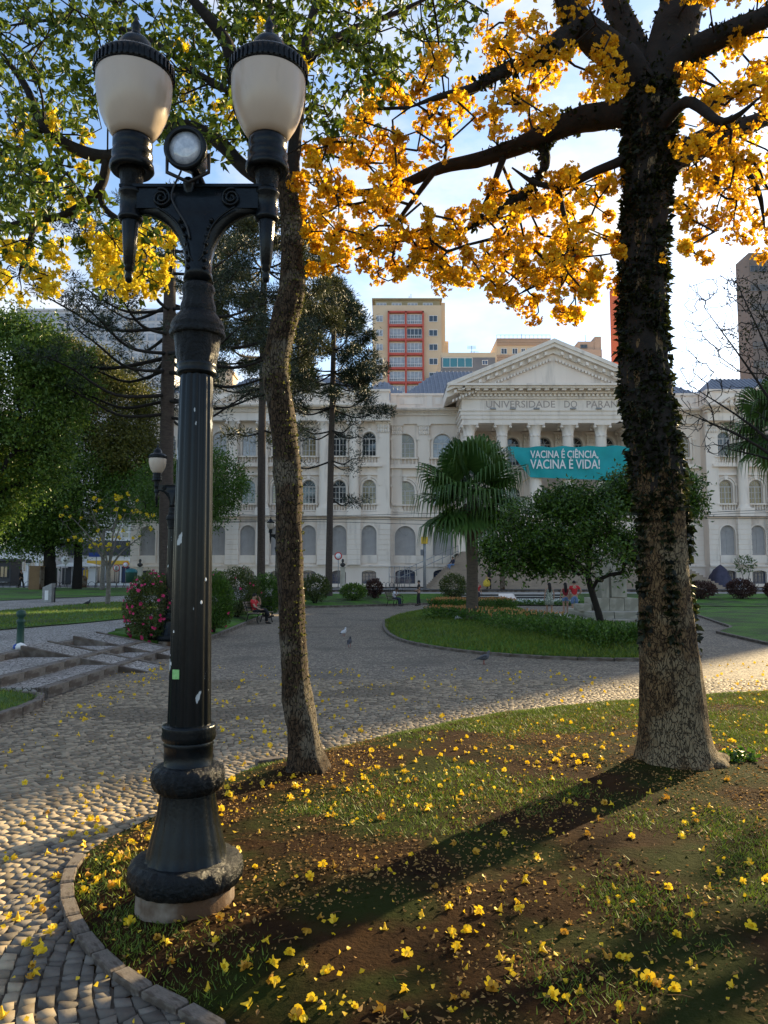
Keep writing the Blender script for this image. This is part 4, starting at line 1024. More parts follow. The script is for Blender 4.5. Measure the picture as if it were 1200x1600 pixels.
def column(cx, y, z0, z1, r, parent, half=False):
    k = (round(z1 - z0, 2), r)
    if k not in _cm:
        h = z1 - z0; s = MB()
        s.lathe([(r * .98, .6), (r, 1.2), (r * .97, h * .45), (r * .86, h - 1.25)], 24, rmod=lambda q, z, a: q * (1 - .03 * (.5 + .5 * math.cos(a * 12))), cap=False)
        b = MB().box(-r * 1.35, r * 1.35, -r * 1.35, r * 1.35, 0, .25).lathe([(r * 1.28, .25), (r * 1.3, .35), (r * 1.08, .45), (r * 1.15, .54), (r, .62)], 24)
        c = MB().lathe([(r * .9, h - 1.27), (r * .98, h - 1.22), (r * .84, h - 1.16), (r * .92, h - .8), (r * 1.0, h - .45), (r * 1.3, h - .2)], 32, rmod=lambda q, z, a: q * (1 + .07 * math.sin(a * 8 + z * 3)), cap=False)
        c.box(-r * 1.35, r * 1.35, -r * 1.35, r * 1.35, h - .2, h)
        for sx in (-1, 1):
            for sy in (-1, 1): c.lathe([(.02, -.14), (.15, -.08), (.16, .06), (.02, .14)], 8, (sx * r * 1.2, sy * r * 1.2, h - .36))
        _cm[k] = (s.mesh('column', MT['plaster_lt']), b.mesh('column_base', MT['plaster_lt']), c.mesh('capital', MT['plaster_lt']))
    o = link('column', _cm[k][0], parent, (cx, y, z0)); link('column_base', _cm[k][1], o); link('capital', _cm[k][2], o)
def pilaster(cx, y, z0, z1, w, parent):
    b = MB().box(cx - w / 2, cx + w / 2, y - .16, y + .05, z0, z1 - 1.2)
    o = b.build('pilaster', MT['plaster_lt'], parent, norm=False)
    MB().box(cx - w * .62, cx + w * .62, y - .24, y + .05, z0, z0 + .28).box(cx - w * .56, cx + w * .56, y - .20, y + .05, z0 + .28, z0 + .5).build('pilaster_base', MT['plaster_lt'], o, norm=False)
    c = MB()
    for k in range(5):
        for j in range(2):
            c.lathe([(.03, -.25), (.13, -.1), (.10, .1), (.02, .28)], 7, (cx - w * .4 + w * .2 * k, y - .2, z1 - .95 + j * .42))
    c.box(cx - w * .5, cx + w * .5, y - .17, y + .05, z1 - 1.2, z1 - .2).box(cx - w * .65, cx + w * .65, y - .28, y + .05, z1 - .2, z1)
    c.build('capital', MT['plaster_lt'], o, norm=False)

Zb0, Zb1 = BZ_(912), BZ_(892)          # basement openings
Zbelt0 = BZ_(885)
Zg0, Zg1 = BZ_(868), BZ_(822)
Zbt0, Zbt1 = BZ_(814), BZ_(801)
Z10, Z11 = BZ_(789), BZ_(752)
Z1t = BZ_(740)
Z20, Z21 = BZ_(716), BZ_(678)
Zarch0, Zarch1, Zfr, Zcor, Zatt = BZ_(663), BZ_(657), BZ_(650), BZ_(640), BZ_(615)
KINDS1 = ['dark', 'dark', 'lit', 'dark', 'dark', 'lit']

def storeys(x0, x1, cxs, ww, y, wall, kinds, rows=True):
    n = len(cxs); ed = [x0] + [(cxs[i] + cxs[i + 1]) / 2 for i in range(n - 1)] + [x1]
    for i, cx in enumerate(cxs):
        a, b = ed[i], ed[i + 1]; wg = ww * 1.08
        bay(wall, a, b, 0.9, Zbelt0, cx, wg * .95, Zb0, Zb1 - .22, y - .12, .5, flat=.35)
        window('blue', cx, Zb0, Zb1 - .22, wg * .95, y + .25, pal, .35)
        bay(wall, a, b, Zbelt0, Zbt0, cx, wg, Zg0, Zg1 - wg / 2, y - .08, .4)
        window('shutter', cx, Zg0, Zg1 - wg / 2, wg, y + .2, pal)
        # rusticated courses left and right of the opening
        zc = Zbelt0 + .12; cs = MB()
        while zc + .5 < Zbt0 - .1:
            for p, q in ((a + .02, cx - wg / 2 - .14), (cx + wg / 2 + .14, b - .02)):
                if q - p > .1: cs.box(p, q, y - .13, y - .06, zc, zc + .46)
            zc += .52
        cs.build('rusticated_courses', MT['plaster_lt'], pal, norm=False)['kind'] = 'stuff'
        bay(wall, a, b, Zbt0, Z1t, cx, ww, Z10, Z11 - ww / 2, y, .4)
        window(kinds[i % len(kinds)], cx, Z10, Z11 - ww / 2, ww, y + .22, pal)
        bay(wall, a, b, Z1t, Zarch0, cx, ww, Z20, Z21 - ww / 2, y, .4)
        window(kinds[(i + 2) % len(kinds)] if x0 > BX(600) or i > 2 else 'pale', cx, Z20, Z21 - ww / 2, ww, y + .22, pal)
        md = MB()
        ring(md, cx, ww, Z10, Z11 - ww / 2, .20, y - .12, y + .02)
        ring(md, cx, ww + .5, Z11 - ww / 2 - .3, Z11 - ww / 2, .12, y - .2, y + .02, legs=False)
        ring(md, cx, ww, Z20, Z21 - ww / 2, .18, y - .10, y + .02)
        ring(md, cx, wg, Zg0, Zg1 - wg / 2, .13, y - .16, y - .04)
        for zz in (Z10, Z20):
            for s in (-1, 1):                           # small colonnettes beside the opening
                md.lathe([(.10, .1), (.085, 1.0), (.08, 1.75), (.13, 1.9)], 8, (cx + s * (ww / 2 + .38), y - .12, zz))
                md.box(cx + s * (ww / 2 + .38) - .17, cx + s * (ww / 2 + .38) + .17, y - .26, y + .02, zz + 1.9, zz + 2.1)
        md.box(cx - .17, cx + .17, y - .26, y + .02, Z11 - .02, Z11 + .42); md.box(cx - .15, cx + .15, y - .22, y + .02, Z21 - .02, Z21 + .35)
        md.box(cx - ww * .8, cx + ww * .8, y - .22, y + .02, Z1t - .35, Z1t - .1)
        md.build('window_surround', MT['plaster_lt'], pal, norm=False)['kind'] = 'stuff'
        balustrade(cx, ww + .55, Zbt1 + .02, Z10 + .02, y - .2, pal, 7); balustrade(cx, ww + .7, BZ_(728), Z20 + .02, y - .22, pal, 7)
        box_obj('balcony_slab', MT['plaster_lt'], pal, cx - ww * .95, cx + ww * .95, y - .48, y, BZ_(728) - .3, BZ_(728))
        box_obj('sill_panel', MT['plaster_lt'], pal, cx - wg * .55, cx + wg * .55, y - .16, y - .06, BZ_(880), Zg0 - .03)
def dentils(x0, x1, y0, y1, z0, z1, step, parent, name='dentils'):
    d = MB(); x = x0
    while x < x1: d.box(x, x + step * .5, y0, y1, z0, z1); x += step
    o = d.build(name, MT['plaster_lt'], parent, norm=False); o['kind'] = 'stuff'; return o
def entablature(x0, x1, y, parent, ends=True, att=True):
    e = MB()
    pj = .85 if y < DF - .5 else .25; y = y - (pj - .25)
    e.box(x0, x1, y - .25, y + .3 + pj, Zarch0, Zarch1); e.box(x0 + .02, x1 - .02, y - .18, y + .3 + pj, Zarch1, Zfr)
    ent = e.build('entablature', MT['plaster_lt'], parent, norm=False)
    c = MB(); hz = Zcor - Zfr
    for i, (dy, f0, f1) in enumerate(((.38, 0, .18), (.52, .42, .62), (.95, .62, .80), (1.08, .80, 1.0))):
        c.box(x0 - dy * .6, x1 + dy * .6, y - dy, y + .3, Zfr + hz * f0, Zfr + hz * f1)
    c.box(x0, x1, y - .36, y + .3, Zfr + hz * .18, Zfr + hz * .42)
    c.build('cornice', MT['plaster_lt'], ent, norm=False)
    dentils(x0, x1, y - .50, y - .36, Zfr + hz * .19, Zfr + hz * .41, .36, ent)
    if att:
        MB().box(x0 + .1, x1 - .1, y - .05, y + .6, Zcor, Zatt - .25).box(x0, x1, y - .18, y + .6, Zatt - .25, Zatt).box(x0, x1, y - .14, y + .6, Zcor, Zcor + .3).build('attic', MT['plaster'], parent, norm=False)
        nP = max(1, round((x1 - x0) / 4.2))
        for i in range(nP):
            a = x0 + (x1 - x0) * i / nP; b = x0 + (x1 - x0) * (i + 1) / nP
            box_obj('attic_pier', MT['plaster_lt'], parent, a + .02, a + .62, y - .13, y, Zcor + .3, Zatt - .25)
            MB().box(a + .95, b - .35, y - .09, y - .04, Zcor + .55, Zatt - .5).build('attic_panel', MT['plaster_lt'], parent, norm=False)

def pier(x):
    z = Zbelt0 + .13
    while z + .5 < Zbt0 + .3: cube_piece('pier_block', MT['plaster_lt'], pal, (x, YP - .30, z + .23), (1.36, .62, .46), bevel=.03, key='pier'); z += .515
    box_obj('pier_core', MT['plaster'], pal, x - .64, x + .64, YP - .58, YP, Zbelt0 + .13, Zbt0 + .3)
    box_obj('column_pedestal', MT['plaster_lt'], pal, x - .74, x + .74, YP - 1.32, YP, Zbt0 + .3, Zbt1 - .002)
wall = MB()
YP = DF - 1.2                                     # pavilions stand proud
PXW = [345, 391, 438, 484, 531, 577]
sp = BX(46.3 + 600) - BX(600)
plx0, plx1 = BX(312), BX(610)
pcx = [BX(p) for p in PXW]; storeys(plx0, plx1, pcx, 1.42, YP, wall, KINDS1)
for p in (368, 415, 461, 508, 554): column(BX(p), YP - .62, Zbt1, Zarch0, .52, pal)
for x in [BX(p) for p in (368, 415, 461, 508, 554)]: pier(x)
for p in (322, 599): pilaster(BX(p), YP - .05, Zbt1, Zarch0, 1.25, pal)
prx0 = BX(1098); prx1 = prx0 + (plx1 - plx0)
rcx = [prx0 + (c - plx0) for c in pcx]; rcx = [BX(1127) + sp * i for i in range(6)]
storeys(prx0, prx1, rcx, 1.42, YP, wall, ['lit', 'lit', 'dark'])
for i in range(5): column(rcx[i] + sp / 2, YP - .62, Zbt1, Zarch0, .52, pal)
for x in [rcx[i] + sp / 2 for i in range(5)]: pier(x)
for x in (BX(1107), prx1 - .75): pilaster(x, YP - .05, Zbt1, Zarch0, 1.25, pal)
# recessed links
lx0, lx1 = plx1, BX(724)
storeys(lx0, lx1, [BX(633), BX(692)], 2.0, DF, wall, ['lit', 'pale'])
rl0, rl1 = BX(986), prx0
storeys(rl0, rl1, [BX(1016), BX(1066)], 2.0, DF, wall, ['pale', 'lit'])
for x in (BX(663), BX(620), BX(1041)): pilaster(x, DF - .02, Zbt1, Zarch0, 1.1, pal)
el0, el1 = BX(206), plx0
storeys(el0, el1, [BX(232), BX(262), BX(291)], 1.5, DF, wall, ['dark', 'pale'])
for yy, xa, xb in ((YP, plx0, plx1), (YP, prx0, prx1)):
    for x in (xa, xb): wall.add([(x, yy - .12, .9), (x, DF + .3, .9), (x, DF + .3, Zatt), (x, yy - .12, Zatt)], [(0, 1, 2, 3)])
wall.build('wall', MT['plaster'], pal)
for x0, x1, y in ((plx0, plx1, YP), (prx0, prx1, YP), (lx0, lx1, DF), (rl0, rl1, DF), (el0, el1, DF)):
    for d_, za, zb_ in ((.30, Zbelt0 - .05, Zbelt0 + .12), (.42, Zbt0 + .35, Zbt0 + .62), (.32, Zbt0 + .62, Zbt1)): box_obj('string_course', MT['plaster_lt'], pal, x0, x1, y - d_, y, za, zb_)
    
    entablature(x0, x1, y, pal)
# side wall and body behind
MB().box(el0, prx1, DF + .62, DF + 24, .9, Zatt - .6).build('rear_block', MT['plaster'], pal, norm=False)
MB().box(el0 - .02, el0 + .3, DF - .1, DF + .7, .9, Zatt - .3).build('corner_pier', MT['plaster_lt'], pal, norm=False)
# low pediments of the pavilions
def pediment(x0, x1, zb, zt, y, depth, parent, t=.55, mod=.62, name='pediment'):
    xc = (x0 + x1) / 2
    ty = MB().prism([(x0 + .6, zb), (x1 - .6, zb), (xc, zt - .4)], y, y + depth).build(name, MT['plaster'], parent)
    L = math.hypot(xc - x0, zt - zb)
    for s in (-1, 1):
        ex = x0 if s < 0 else x1
        dx, dz = (xc - ex) / L, (zt - zb) / L
        r = MB()
        for off, tt, yy in ((0, t * .38, -.95), (-t * .38, t * .34, -.78), (-t * .72, t * .5, -.30)):
            nz = 1.0
            pts = [(ex, zb + off - tt), (ex, zb + off), (xc, zt + off), (xc, zt + off - tt)]
            r.prism(pts, y + yy, y + depth)
        r.build('raking_cornice', MT['plaster_lt'], ty)
        k = int(L / mod); m_ = MB(); dn = MB()
        for i in range(1, k):
            u = i / k; cx = ex + (xc - ex) * u; cz = zb + (zt - zb) * u - t * 1.05
            w = .13
            m_.add([(cx + a, y + b, cz + c + a * dz / dx) for a in (-w, w) for b in (-.75, -.02) for c in (-.16, .14)], [(0, 1, 3, 2), (4, 6, 7, 5), (0, 4, 5, 1), (2, 3, 7, 6), (1, 5, 7, 3), (0, 2, 6, 4)])
        k2 = int(L / .34)
        for i in range(2, k2):
            u = i / k2; cx = ex + (xc - ex) * u; cz = zb + (zt - zb) * u - t * 1.75; w = .085
            dn.add([(cx + a, y + b, cz + c + a * dz / dx) for a in (-w, w) for b in (-.32, -.02) for c in (-.12, .12)], [(0, 1, 3, 2), (4, 6, 7, 5), (0, 4, 5, 1), (2, 3, 7, 6), (1, 5, 7, 3), (0, 2, 6, 4)])
        m_.build('modillions', MT['plaster_lt'], ty, norm=False)['kind'] = 'stuff'; dn.build('dentils', MT['plaster_lt'], ty, norm=False)['kind'] = 'stuff'
    return ty
pediment(BX(322), BX(596), Zcor + .05, BZ_(588), YP - .2, .9, pal, .5)
pediment(rcx[0] - sp * .6, rcx[5] + sp * .6, Zcor + .05, BZ_(588), YP - .2, .9, pal, .5)
# roofs, ribbed
def hip_roof(x0, x1, y0, y1, z0, z1, inset, parent):
    r = MB(); ym = (y0 + y1) / 2
    A = [(x0, y0, z0), (x1, y0, z0), (x1, y1, z0), (x0, y1, z0), (x0 + inset, ym, z1), (x1 - inset, ym, z1)]
    r.add(A, [(0, 1, 5, 4), (2, 3, 4, 5), (1, 2, 5), (3, 0, 4)])
    o = r.build('roof', MT['slate'], parent)
    rb = MB(); n = int((x1 - x0) / .45)
    for i in range(1, n):
        x = x0 + (x1 - x0) * i / n
        t = min(1, (x - x0) / inset if inset else 1, (x1 - x) / inset if inset else 1)
        rb.tube([(x, y0, z0 + .02), (x, y0 + (ym - y0) * t, z0 + (z1 - z0) * t + .02)], .10, 5, cap=False)
    rb.build('roof_ribs', MT['slate'], o)['kind'] = 'stuff'
hip_roof(BX(322), BX(596), DF + .5, DF + 13, Zatt - .3, BZ_(588, DF + 6), 3, pal)
hip_roof(el0, BX(330), DF + .6, DF + 15, Zatt - .3, BZ_(592, DF + 7), 5, pal)
hip_roof(BX(625), BX(830), DF + .6, DF + 16, Zatt - .3, BZ_(580, DF + 8), 4.5, pal)
hip_roof(BX(545), BX(650), DF + 1.2, DF + 15, Zatt - .5, BZ_(597, DF + 8), 3, pal)
hip_roof(BX(985), prx0 + 1.5, DF + .6, DF + 16, Zatt - .3, BZ_(588, DF + 8), 4, pal)
hip_roof(prx0 + 1.2, prx1 - 1.2, DF + .5, DF + 13, Zatt - .3, BZ_(590, DF + 6), 3, pal)

# ---- portico
DP = 76.0
def QX(px): return at(px, 800, DP).x
def QZ(py): return at(600, py, DP).z
pc = [QX(734 + 52 * k) for k in range(6)]
PCX = (pc[0] + pc[-1]) / 2
zc0, zc1 = QZ(806), QZ(663)
for x in pc: column(x, DP + .1, zc0, zc1, .62, pal)
for x in (pc[0], pc[-1]): column(x, DP + 2.6, zc0, zc1, .62, pal)
hx = (QX(1040) - QX(704)) / 2; x0, x1 = PCX - hx, PCX + hx
bw0, bw1 = pc[0] - .75, pc[-1] + .75
e = MB()
for i, (a, b, d) in enumerate(((663, 657, .0), (657, 651, .08), (651, 645, .16))): e.box(bw0 - d, bw1 + d, DP - .68 - d, DF + .2, QZ(a), QZ(b))
e.box(bw0 - .28, bw1 + .28, DP - .95, DF + .2, QZ(645), QZ(643))
e.box(bw0 - .02, bw1 + .02, DP - .66, DF + .2, QZ(643), QZ(626))
ent = e.build('portico_entablature', MT['plaster_lt'], pal, norm=False)
c = MB()
c.box(bw0 - .25, bw1 + .25, DP - .85, DF + .2, QZ(626), QZ(623.5)); c.box(bw0 - .2, bw1 + .2, DP - .8, DF + .2, QZ(623.5), QZ(618.5))
c.box(bw0 - .55, bw1 + .55, DP - 1.15, DF + .2, QZ(618.5), QZ(616)); c.box(bw0 - .5, bw1 + .5, DP - 1.1, DF + .2, QZ(616), QZ(613))
c.box(bw0 - 1.3, bw1 + 1.3, DP - 1.9, DF + .2, QZ(613), QZ(610)); c.box(bw0 - 1.55, bw1 + 1.55, DP - 2.15, DF + .2, QZ(610), QZ(607))
c.build('cornice', MT['plaster_lt'], ent, norm=False)
dentils(bw0 - .2, bw1 + .2, DP - 1.05, DP - .8, QZ(623), QZ(619), .42, ent)
dentils(bw0 - .5, bw1 + .5, DP - 1.75, DP - 1.1, QZ(615.8), QZ(613.2), .85, ent, 'modillions')
pd = pediment(bw0 - 1.55, bw1 + 1.55, QZ(606.5), QZ(538.5), DP - 1.15, 8.5, pal, 1.05, .85)
txt_z = (QZ(643) + QZ(626)) / 2
for wd, xa, xb in (('UNIVERSIDADE', 760, 868), ('DO', 882.5, 902.5), ('PARANÁ', 917, 977)):
    o = text_obj('inscription', wd, 1.0, MT['letter'], ent, ((QX(xa) + QX(xb)) / 2, DP - .672, txt_z), ext=.008)
    o.scale.x = (QX(xb) - QX(xa)) / max(o.dimensions.x, .1)
for px in (770, 801, 838, 895, 935):
    box_obj('spotlight_box', MT['galv'], ent, QX(px) - .28, QX(px) + .28, DP - 1.15, DP - .9, QZ(643) + .01, QZ(643) + .14)
# porch: podium with arched doors, back wall, ceiling
pod = MB(); zf = BZ_(862, 74)
dx = [(pc[i] + pc[i + 1]) / 2 for i in range(5)]
for i, cx in enumerate(dx): bay(pod, pc[i], pc[i + 1], zf - .1, zc0 - .25, cx, 1.7, zf, zf + 1.7, DP - .3, .5)
pod.box(pc[0] - 1.2, pc[0], DP - .3, DF, .9, zc0 - .25); pod.box(pc[-1], pc[-1] + 1.2, DP - .3, DF, .9, zc0 - .25); pod.box(pc[0] - 1.4, pc[-1] + 1.4, DP - .75, DF, zc0 - .25, zc0)
pod.box(pc[0] - 1.2, pc[-1] + 1.2, DP - .28, DF, .9, zf - .1)
pod.build('podium', MT['plaster'], pal)
for cx in dx: window('dark', cx, zf, zf + 1.7, 1.7, DP + .1, pal); balustrade(cx, 2.0, zc0, zc0 + 1.0, DP - .2, pal, 8)
bwl = MB(); zt = zc1 + .2
for i, cx in enumerate(dx):
    zm = (zc0 + zt) / 2
    bay(bwl, pc[i], pc[i + 1], zc0 - .2, zm, cx, 1.5, zc0 + .3, zc0 + 2.6, DF - .2, .3); bay(bwl, pc[i], pc[i + 1], zm, zt, cx, 1.5, zm + .9, zm + 3.1, DF - .2, .3)
    window('dark', cx, zc0 + .3, zc0 + 2.6, 1.5, DF - .02, pal); window('dark', cx, zm + .9, zm + 3.1, 1.5, DF - .02, pal)
    mo = MB(); ring(mo, cx, 1.5, zm + .9, zm + 3.1, .25, DF - .32, DF - .15); mo.build('window_surround', MT['plaster_lt'], pal, norm=False)
bwl.build('porch_wall', MT['plaster'], pal)
for x in pc: pilaster(x, DF - .22, zc0, zc1 - .1, 1.0, pal)
# ---- great stair: a broad flight stepping in on both sides
NS = 20; z0s, z1s = .95, zf
stair = []
for k in range(NS):
    z = z0s + (z1s - z0s) * (k + 1) / NS; u = k / (NS - 1)
    xl = BX(672, 66.5) + (BX(722, 73) - BX(672, 66.5)) * u; xr = 2 * PCX - xl; y = 66.6 + 6.8 * u
    o = box_obj('stair_step', MT['stair'], pal, xl, xr, y, DP - .1 - .001 * k, z - (z1s - z0s) / NS, z)
# railing on the left of the stair
rl = MB()
for (h) in (0.5, 1.0):
    rl.tube([at(622, 900, 66.0) + Vector((0, 0, h - .7)), at(716, 866, 73.0) + Vector((0, 0, h - .2))], .03, 5)
for k in range(8):
    p = at(622, 900, 66.0).lerp(at(716, 866, 73.0), k / 7); rl.tube([p + Vector((0, 0, -.7 + .5 * k / 7)), p + Vector((0, 0, .3 + .5 * k / 7))], .03, 5)
rl.build('stair_railing', MT['galv'], pal)

# ---- protest banner hung between the columns
ban = empty('banner', at(885, 725, DP - .75), 0, 'turquoise cloth banner with white lettering hung across the portico columns', 'banner')
bo = ban.location
def bq(u, v):
    a = at(791, 699, DP - .75).lerp(at(987, 697, DP - .75), u); b = at(828, 746, DP - .75).lerp(at(987, 752, DP - .75), u); p = a.lerp(b, v)
    p.y += .05 * math.sin(u * 40 + v * 5) + .09 * math.sin(u * 13 - v * 6) * (1 - abs(2 * v - 1) * .4) - .12
    p.z += .06 * math.sin(u * 31.0) * (1 - v); return p - bo
nu, nv = 90, 16
bv = [bq(i / nu, j / nv) for j in range(nv + 1) for i in range(nu + 1)]
bf = [(j * (nu + 1) + i, j * (nu + 1) + i + 1, (j + 1) * (nu + 1) + i + 1, (j + 1) * (nu + 1) + i) for j in range(nv) for i in range(nu)]
MB().add(bv, bf, True).build('cloth', MT['banner'], ban)
for t_, px, py, sz, sx in (('VACINA É CIÊNCIA,', 829, 710.5, 1.02, .74), ('VACINA É VIDA!', 829, 726, 1.27, .74)):
    p = at(px, py, DP - 1.05) - bo
    text_obj('lettering', t_, sz, MT['white_paint'], ban, p, sx=sx, ext=.004, off=.018, align='LEFT')
for u_, v_ in ((0, 0), (1, 0), (0, 1), (1, 1)):
    q = bq(u_, v_); MB().tube([q, q + Vector((-.6 if u_ == 0 else .6, .6, .1 if v_ == 0 else -.4))], .02, 4).build('tie_rope', MT['yellow_paint'], ban)

# ================================================================== BUILDINGS BEHIND
def house(name, label, px0, px1, py0, Y, depth, m, zb=.9):
    rw = min(py0 + 60, 800)
    h = empty(name, (at((px0 + px1) / 2, rw, Y).x, Y, zb), 0, label, 'building')
    a, b = at(px0, rw, Y).x - h.location.x, at(px1, rw, Y).x - h.location.x
    # use the projected top edge
    zt = at(600, py0, Y).z - zb
    MB().box(a, b, 0, depth, 0, zt).build('wall', m, h, norm=False)
    return h, a, b, zt
_hw = {}
def hwin(h, cx, cz, w, hh, y, frame, pane, bars=1, rows=0):
    k = (round(w, 2), round(hh, 2), frame, pane, bars, rows)
    if k not in _hw:
        f = MB(); t = .07
        f.box(-w / 2, w / 2, -.10, -.01, -hh / 2, -hh / 2 + t); f.box(-w / 2, w / 2, -.10, -.01, hh / 2 - t, hh / 2)
        f.box(-w / 2, -w / 2 + t, -.10, -.01, -hh / 2 + t, hh / 2 - t); f.box(w / 2 - t, w / 2, -.10, -.01, -hh / 2 + t, hh / 2 - t)
        for i in range(bars): x = -w / 2 + w * (i + 1) / (bars + 1); f.box(x - .03, x + .03, -.09, -.01, -hh / 2 + t, hh / 2 - t)
        for i in range(rows): z = -hh / 2 + hh * (i + 1) / (rows + 1); f.box(-w / 2 + t, w / 2 - t, -.085, -.01, z - .03, z + .03)
        p = MB().box(-w / 2 + .02, w / 2 - .02, -.035, -.004, -hh / 2 + .02, hh / 2 - .02)
        _hw[k] = (f.mesh('window', MT[frame]), p.mesh('pane', MT[pane]))
    o = link('window', _hw[k][0], h, (cx, y, cz)); link('pane', _hw[k][1], o); return o
# tan tower with red balconies
h, a, b, zt = house('apartment_tower', 'tan apartment tower with two red-trimmed columns of balconies', 582, 690, 477, 130, 14, MT['tan'])
X_ = lambda px: at(px, 540, 130).x - h.location.x
Zt_ = lambda py: at(600, py, 130).z - .9
MB().box(a + .4, b - .2, .6, 13, zt, Zt_(467)).build('penthouse', MT['tan_dk'], h, norm=False); MB().box(a - .1, b + .2, .2, 13.4, Zt_(467), Zt_(465)).build('penthouse_roof', MT['tan_dk'], h, norm=False)
for px in (596, 620, 645, 669): hwin(h, X_(px), Zt_(475), 1.7, .8, .6, 'white_paint', 'glass_pale', 2)
MB().box(b, X_(697), 1.5, 12, 0, Zt_(468)).build('side_shaft', MT['tan'], h, norm=False); MB().box(X_(697), X_(704), 4, 13, 0, Zt_(522)).build('side_wing', MT['tan'], h, norm=False)
fl_ys = [499 + 22.5 * k for k in range(6)]
bxa, bxb, bxm = X_(607), X_(661), X_(634)
for k in range(9):
    py = 499 + 22.3 * k; z = Zt_(py)
    for cx in ((bxa + bxm) / 2, (bxm + bxb) / 2):
        hwin(h, cx, z, (bxm - bxa) - .35, 1.7, -.02, 'white_paint', random.choice(('glass_pale', 'glass_pale', 'glass')), 3)
        bl = MB().box(cx - (bxm - bxa) / 2 + .12, cx + (bxm - bxa) / 2 - .12, -.55, 0, z - 1.38, z - 1.0)
        o = bl.build('balcony', MT['redtrim'], h, norm=False)
        rl = MB().box(cx - (bxm - bxa) / 2 + .15, cx + (bxm - bxa) / 2 - .15, -.5, -.46, z - .45, z - .38)
        for i in range(9): xx = cx - (bxm - bxa) / 2 + .2 + (bxm - bxa - .4) * i / 8; rl.box(xx - .02, xx + .02, -.5, -.46, z - 1.0, z - .45)
        rl.build('railing', MT['white_paint'], o, norm=False)
    hwin(h, X_(677), z + .1, 1.5, 1.15, 0, 'white_paint', random.choice(('glass', 'glass', 'glass_pale')), 1); hwin(h, X_(593), z + .1, 1.2, 1.15, 0, 'white_paint', 'glass_pale', 1)
for x in (bxa, bxm, bxb): MB().box(x - .14, x + .14, -.6, 0, Zt_(690), Zt_(488)).build('red_pier', MT['redtrim'], h, norm=False)
MB().box(bxa - .14, bxb + .14, -.6, 0, Zt_(490), Zt_(487.5)).build('red_lintel', MT['redtrim'], h, norm=False)
for px, n_ in ((644, 3), (641, 2)): MB().tube([(X_(px), 5, Zt_(466)), (X_(px), 5, Zt_(452 - n_ * 3))], .06, 4).build('mast', MT['galv'], h)
# lower tan block with teal strip window
h, a, b, zt = house('flat_block', 'low tan block with a strip of teal windows beside the apartment tower', 690, 776, 551, 118, 12, MT['tan'])
X_ = lambda px: at(px, 610, 118).x - h.location.x
Zt_ = lambda py: at(600, py, 118).z - .9
MB().box(X_(689), X_(774), -.12, 0, Zt_(587), Zt_(559)).build('grey_band', MT['grey_wall'], h, norm=False)
hwin(h, X_(715), Zt_(567), X_(739) - X_(692), 1.55, -.12, 'white_paint', 'glass_teal', 3); hwin(h, X_(758), Zt_(567), .9, .75, -.12, 'white_paint', 'glass_blue', 1)
for px in (700, 722, 745): hwin(h, X_(px), Zt_(590), 1.7, .6, -.12, 'white_paint', 'glass_pale', 3)
for px in (741, 745):
    an = MB().tube([(X_(px), 3, zt), (X_(px), 3, Zt_(531 if px == 741 else 540))], .05, 4)
    for k in range(3): zz = Zt_((532 if px == 741 else 541) + 2 * k); an.tube([(X_(px) - .7, 3, zz), (X_(px) + .7, 3, zz)], .035, 4)
    an.build('aerial', MT['galv'], h)
MB().prism([(X_(758), zt), (X_(770), zt), (X_(770), Zt_(546))], 2, 5).build('roof_wedge', MT['tan_dk'], h)
# beige top storey behind the pediment
h, a, b, zt = house('beige_block', 'beige block with louvred top storey behind the portico pediment', 777, 861, 529, 125, 12, MT['tan'])
X_ = lambda px: at(px, 590, 125).x - h.location.x
Zt_ = lambda py: at(600, py, 125).z - .9
for k in range(5): MB().box(a - .05, b + .05, -.16, 0, Zt_(540) + .26 * k, Zt_(540) + .26 * k + .16).build('louvre', MT['pinktan'], h, norm=False)
for k in range(5): MB().box(a - .05, b - 4, -.16, 0, Zt_(566) + .26 * k, Zt_(566) + .26 * k + .16).build('louvre', MT['pinktan'], h, norm=False)
for px, w in ((788, 1.0), (805, .9), (818, .7), (829, 1.0)): hwin(h, X_(px), Zt_(549), w, 1.0, 0, 'white_paint', 'glass', 1)
rl = MB().box(a, b, .1, .14, zt + .62, zt + .68)
for k in range(14): xx = a + (b - a) * k / 13; rl.box(xx - .025, xx + .025, .1, .14, zt, zt + .62)
rl.build('roof_railing', MT['galv'], h, norm=False)
MB().tube([(X_(821), 3, zt), (X_(821), 3, Zt_(513))], .05, 4).tube([(X_(814), 3, zt), (X_(821), 3, Zt_(519)), (X_(829), 3, zt)], .035, 4).build('mast', MT['galv'], h)
h, a, b, zt = house('brown_block', 'small brown rooftop block right of the pediment apex', 906, 942, 546, 122, 8, MT['pinktan'])
X_ = lambda px: at(px, 606, 122).x - h.location.x
Zt_ = lambda py: at(600, py, 122).z - .9
MB().box(X_(906), X_(933), .5, 7, zt, Zt_(532)).build('upper_storey', MT['pinktan'], h, norm=False); MB().box(X_(932), X_(942), .3, 7, zt, Zt_(525)).build('stair_tower', MT['pinktan'], h, norm=False)
hwin(h, X_(915), Zt_(540), 1.1, .6, .5, 'grey_wall', 'glass', 1); hwin(h, X_(936), Zt_(560), .9, .6, 0, 'grey_wall', 'glass', 1)
MB().tube([(X_(924), 3, Zt_(532)), (X_(924), 3, Zt_(514))], .05, 4).build('mast', MT['galv'], h)
h, a, b, zt = house('orange_tower', 'orange and white tower partly hidden by the thick ivy trunk', 966, 1036, 440, 140, 5, MT['orange_wall'])
X_ = lambda px: at(px, 520, 140).x - h.location.x
Zt_ = lambda py: at(600, py, 140).z - .9
MB().box(X_(975), X_(985), -.5, 0, 0, zt).build('white_fin', MT['white_paint'], h, norm=False)
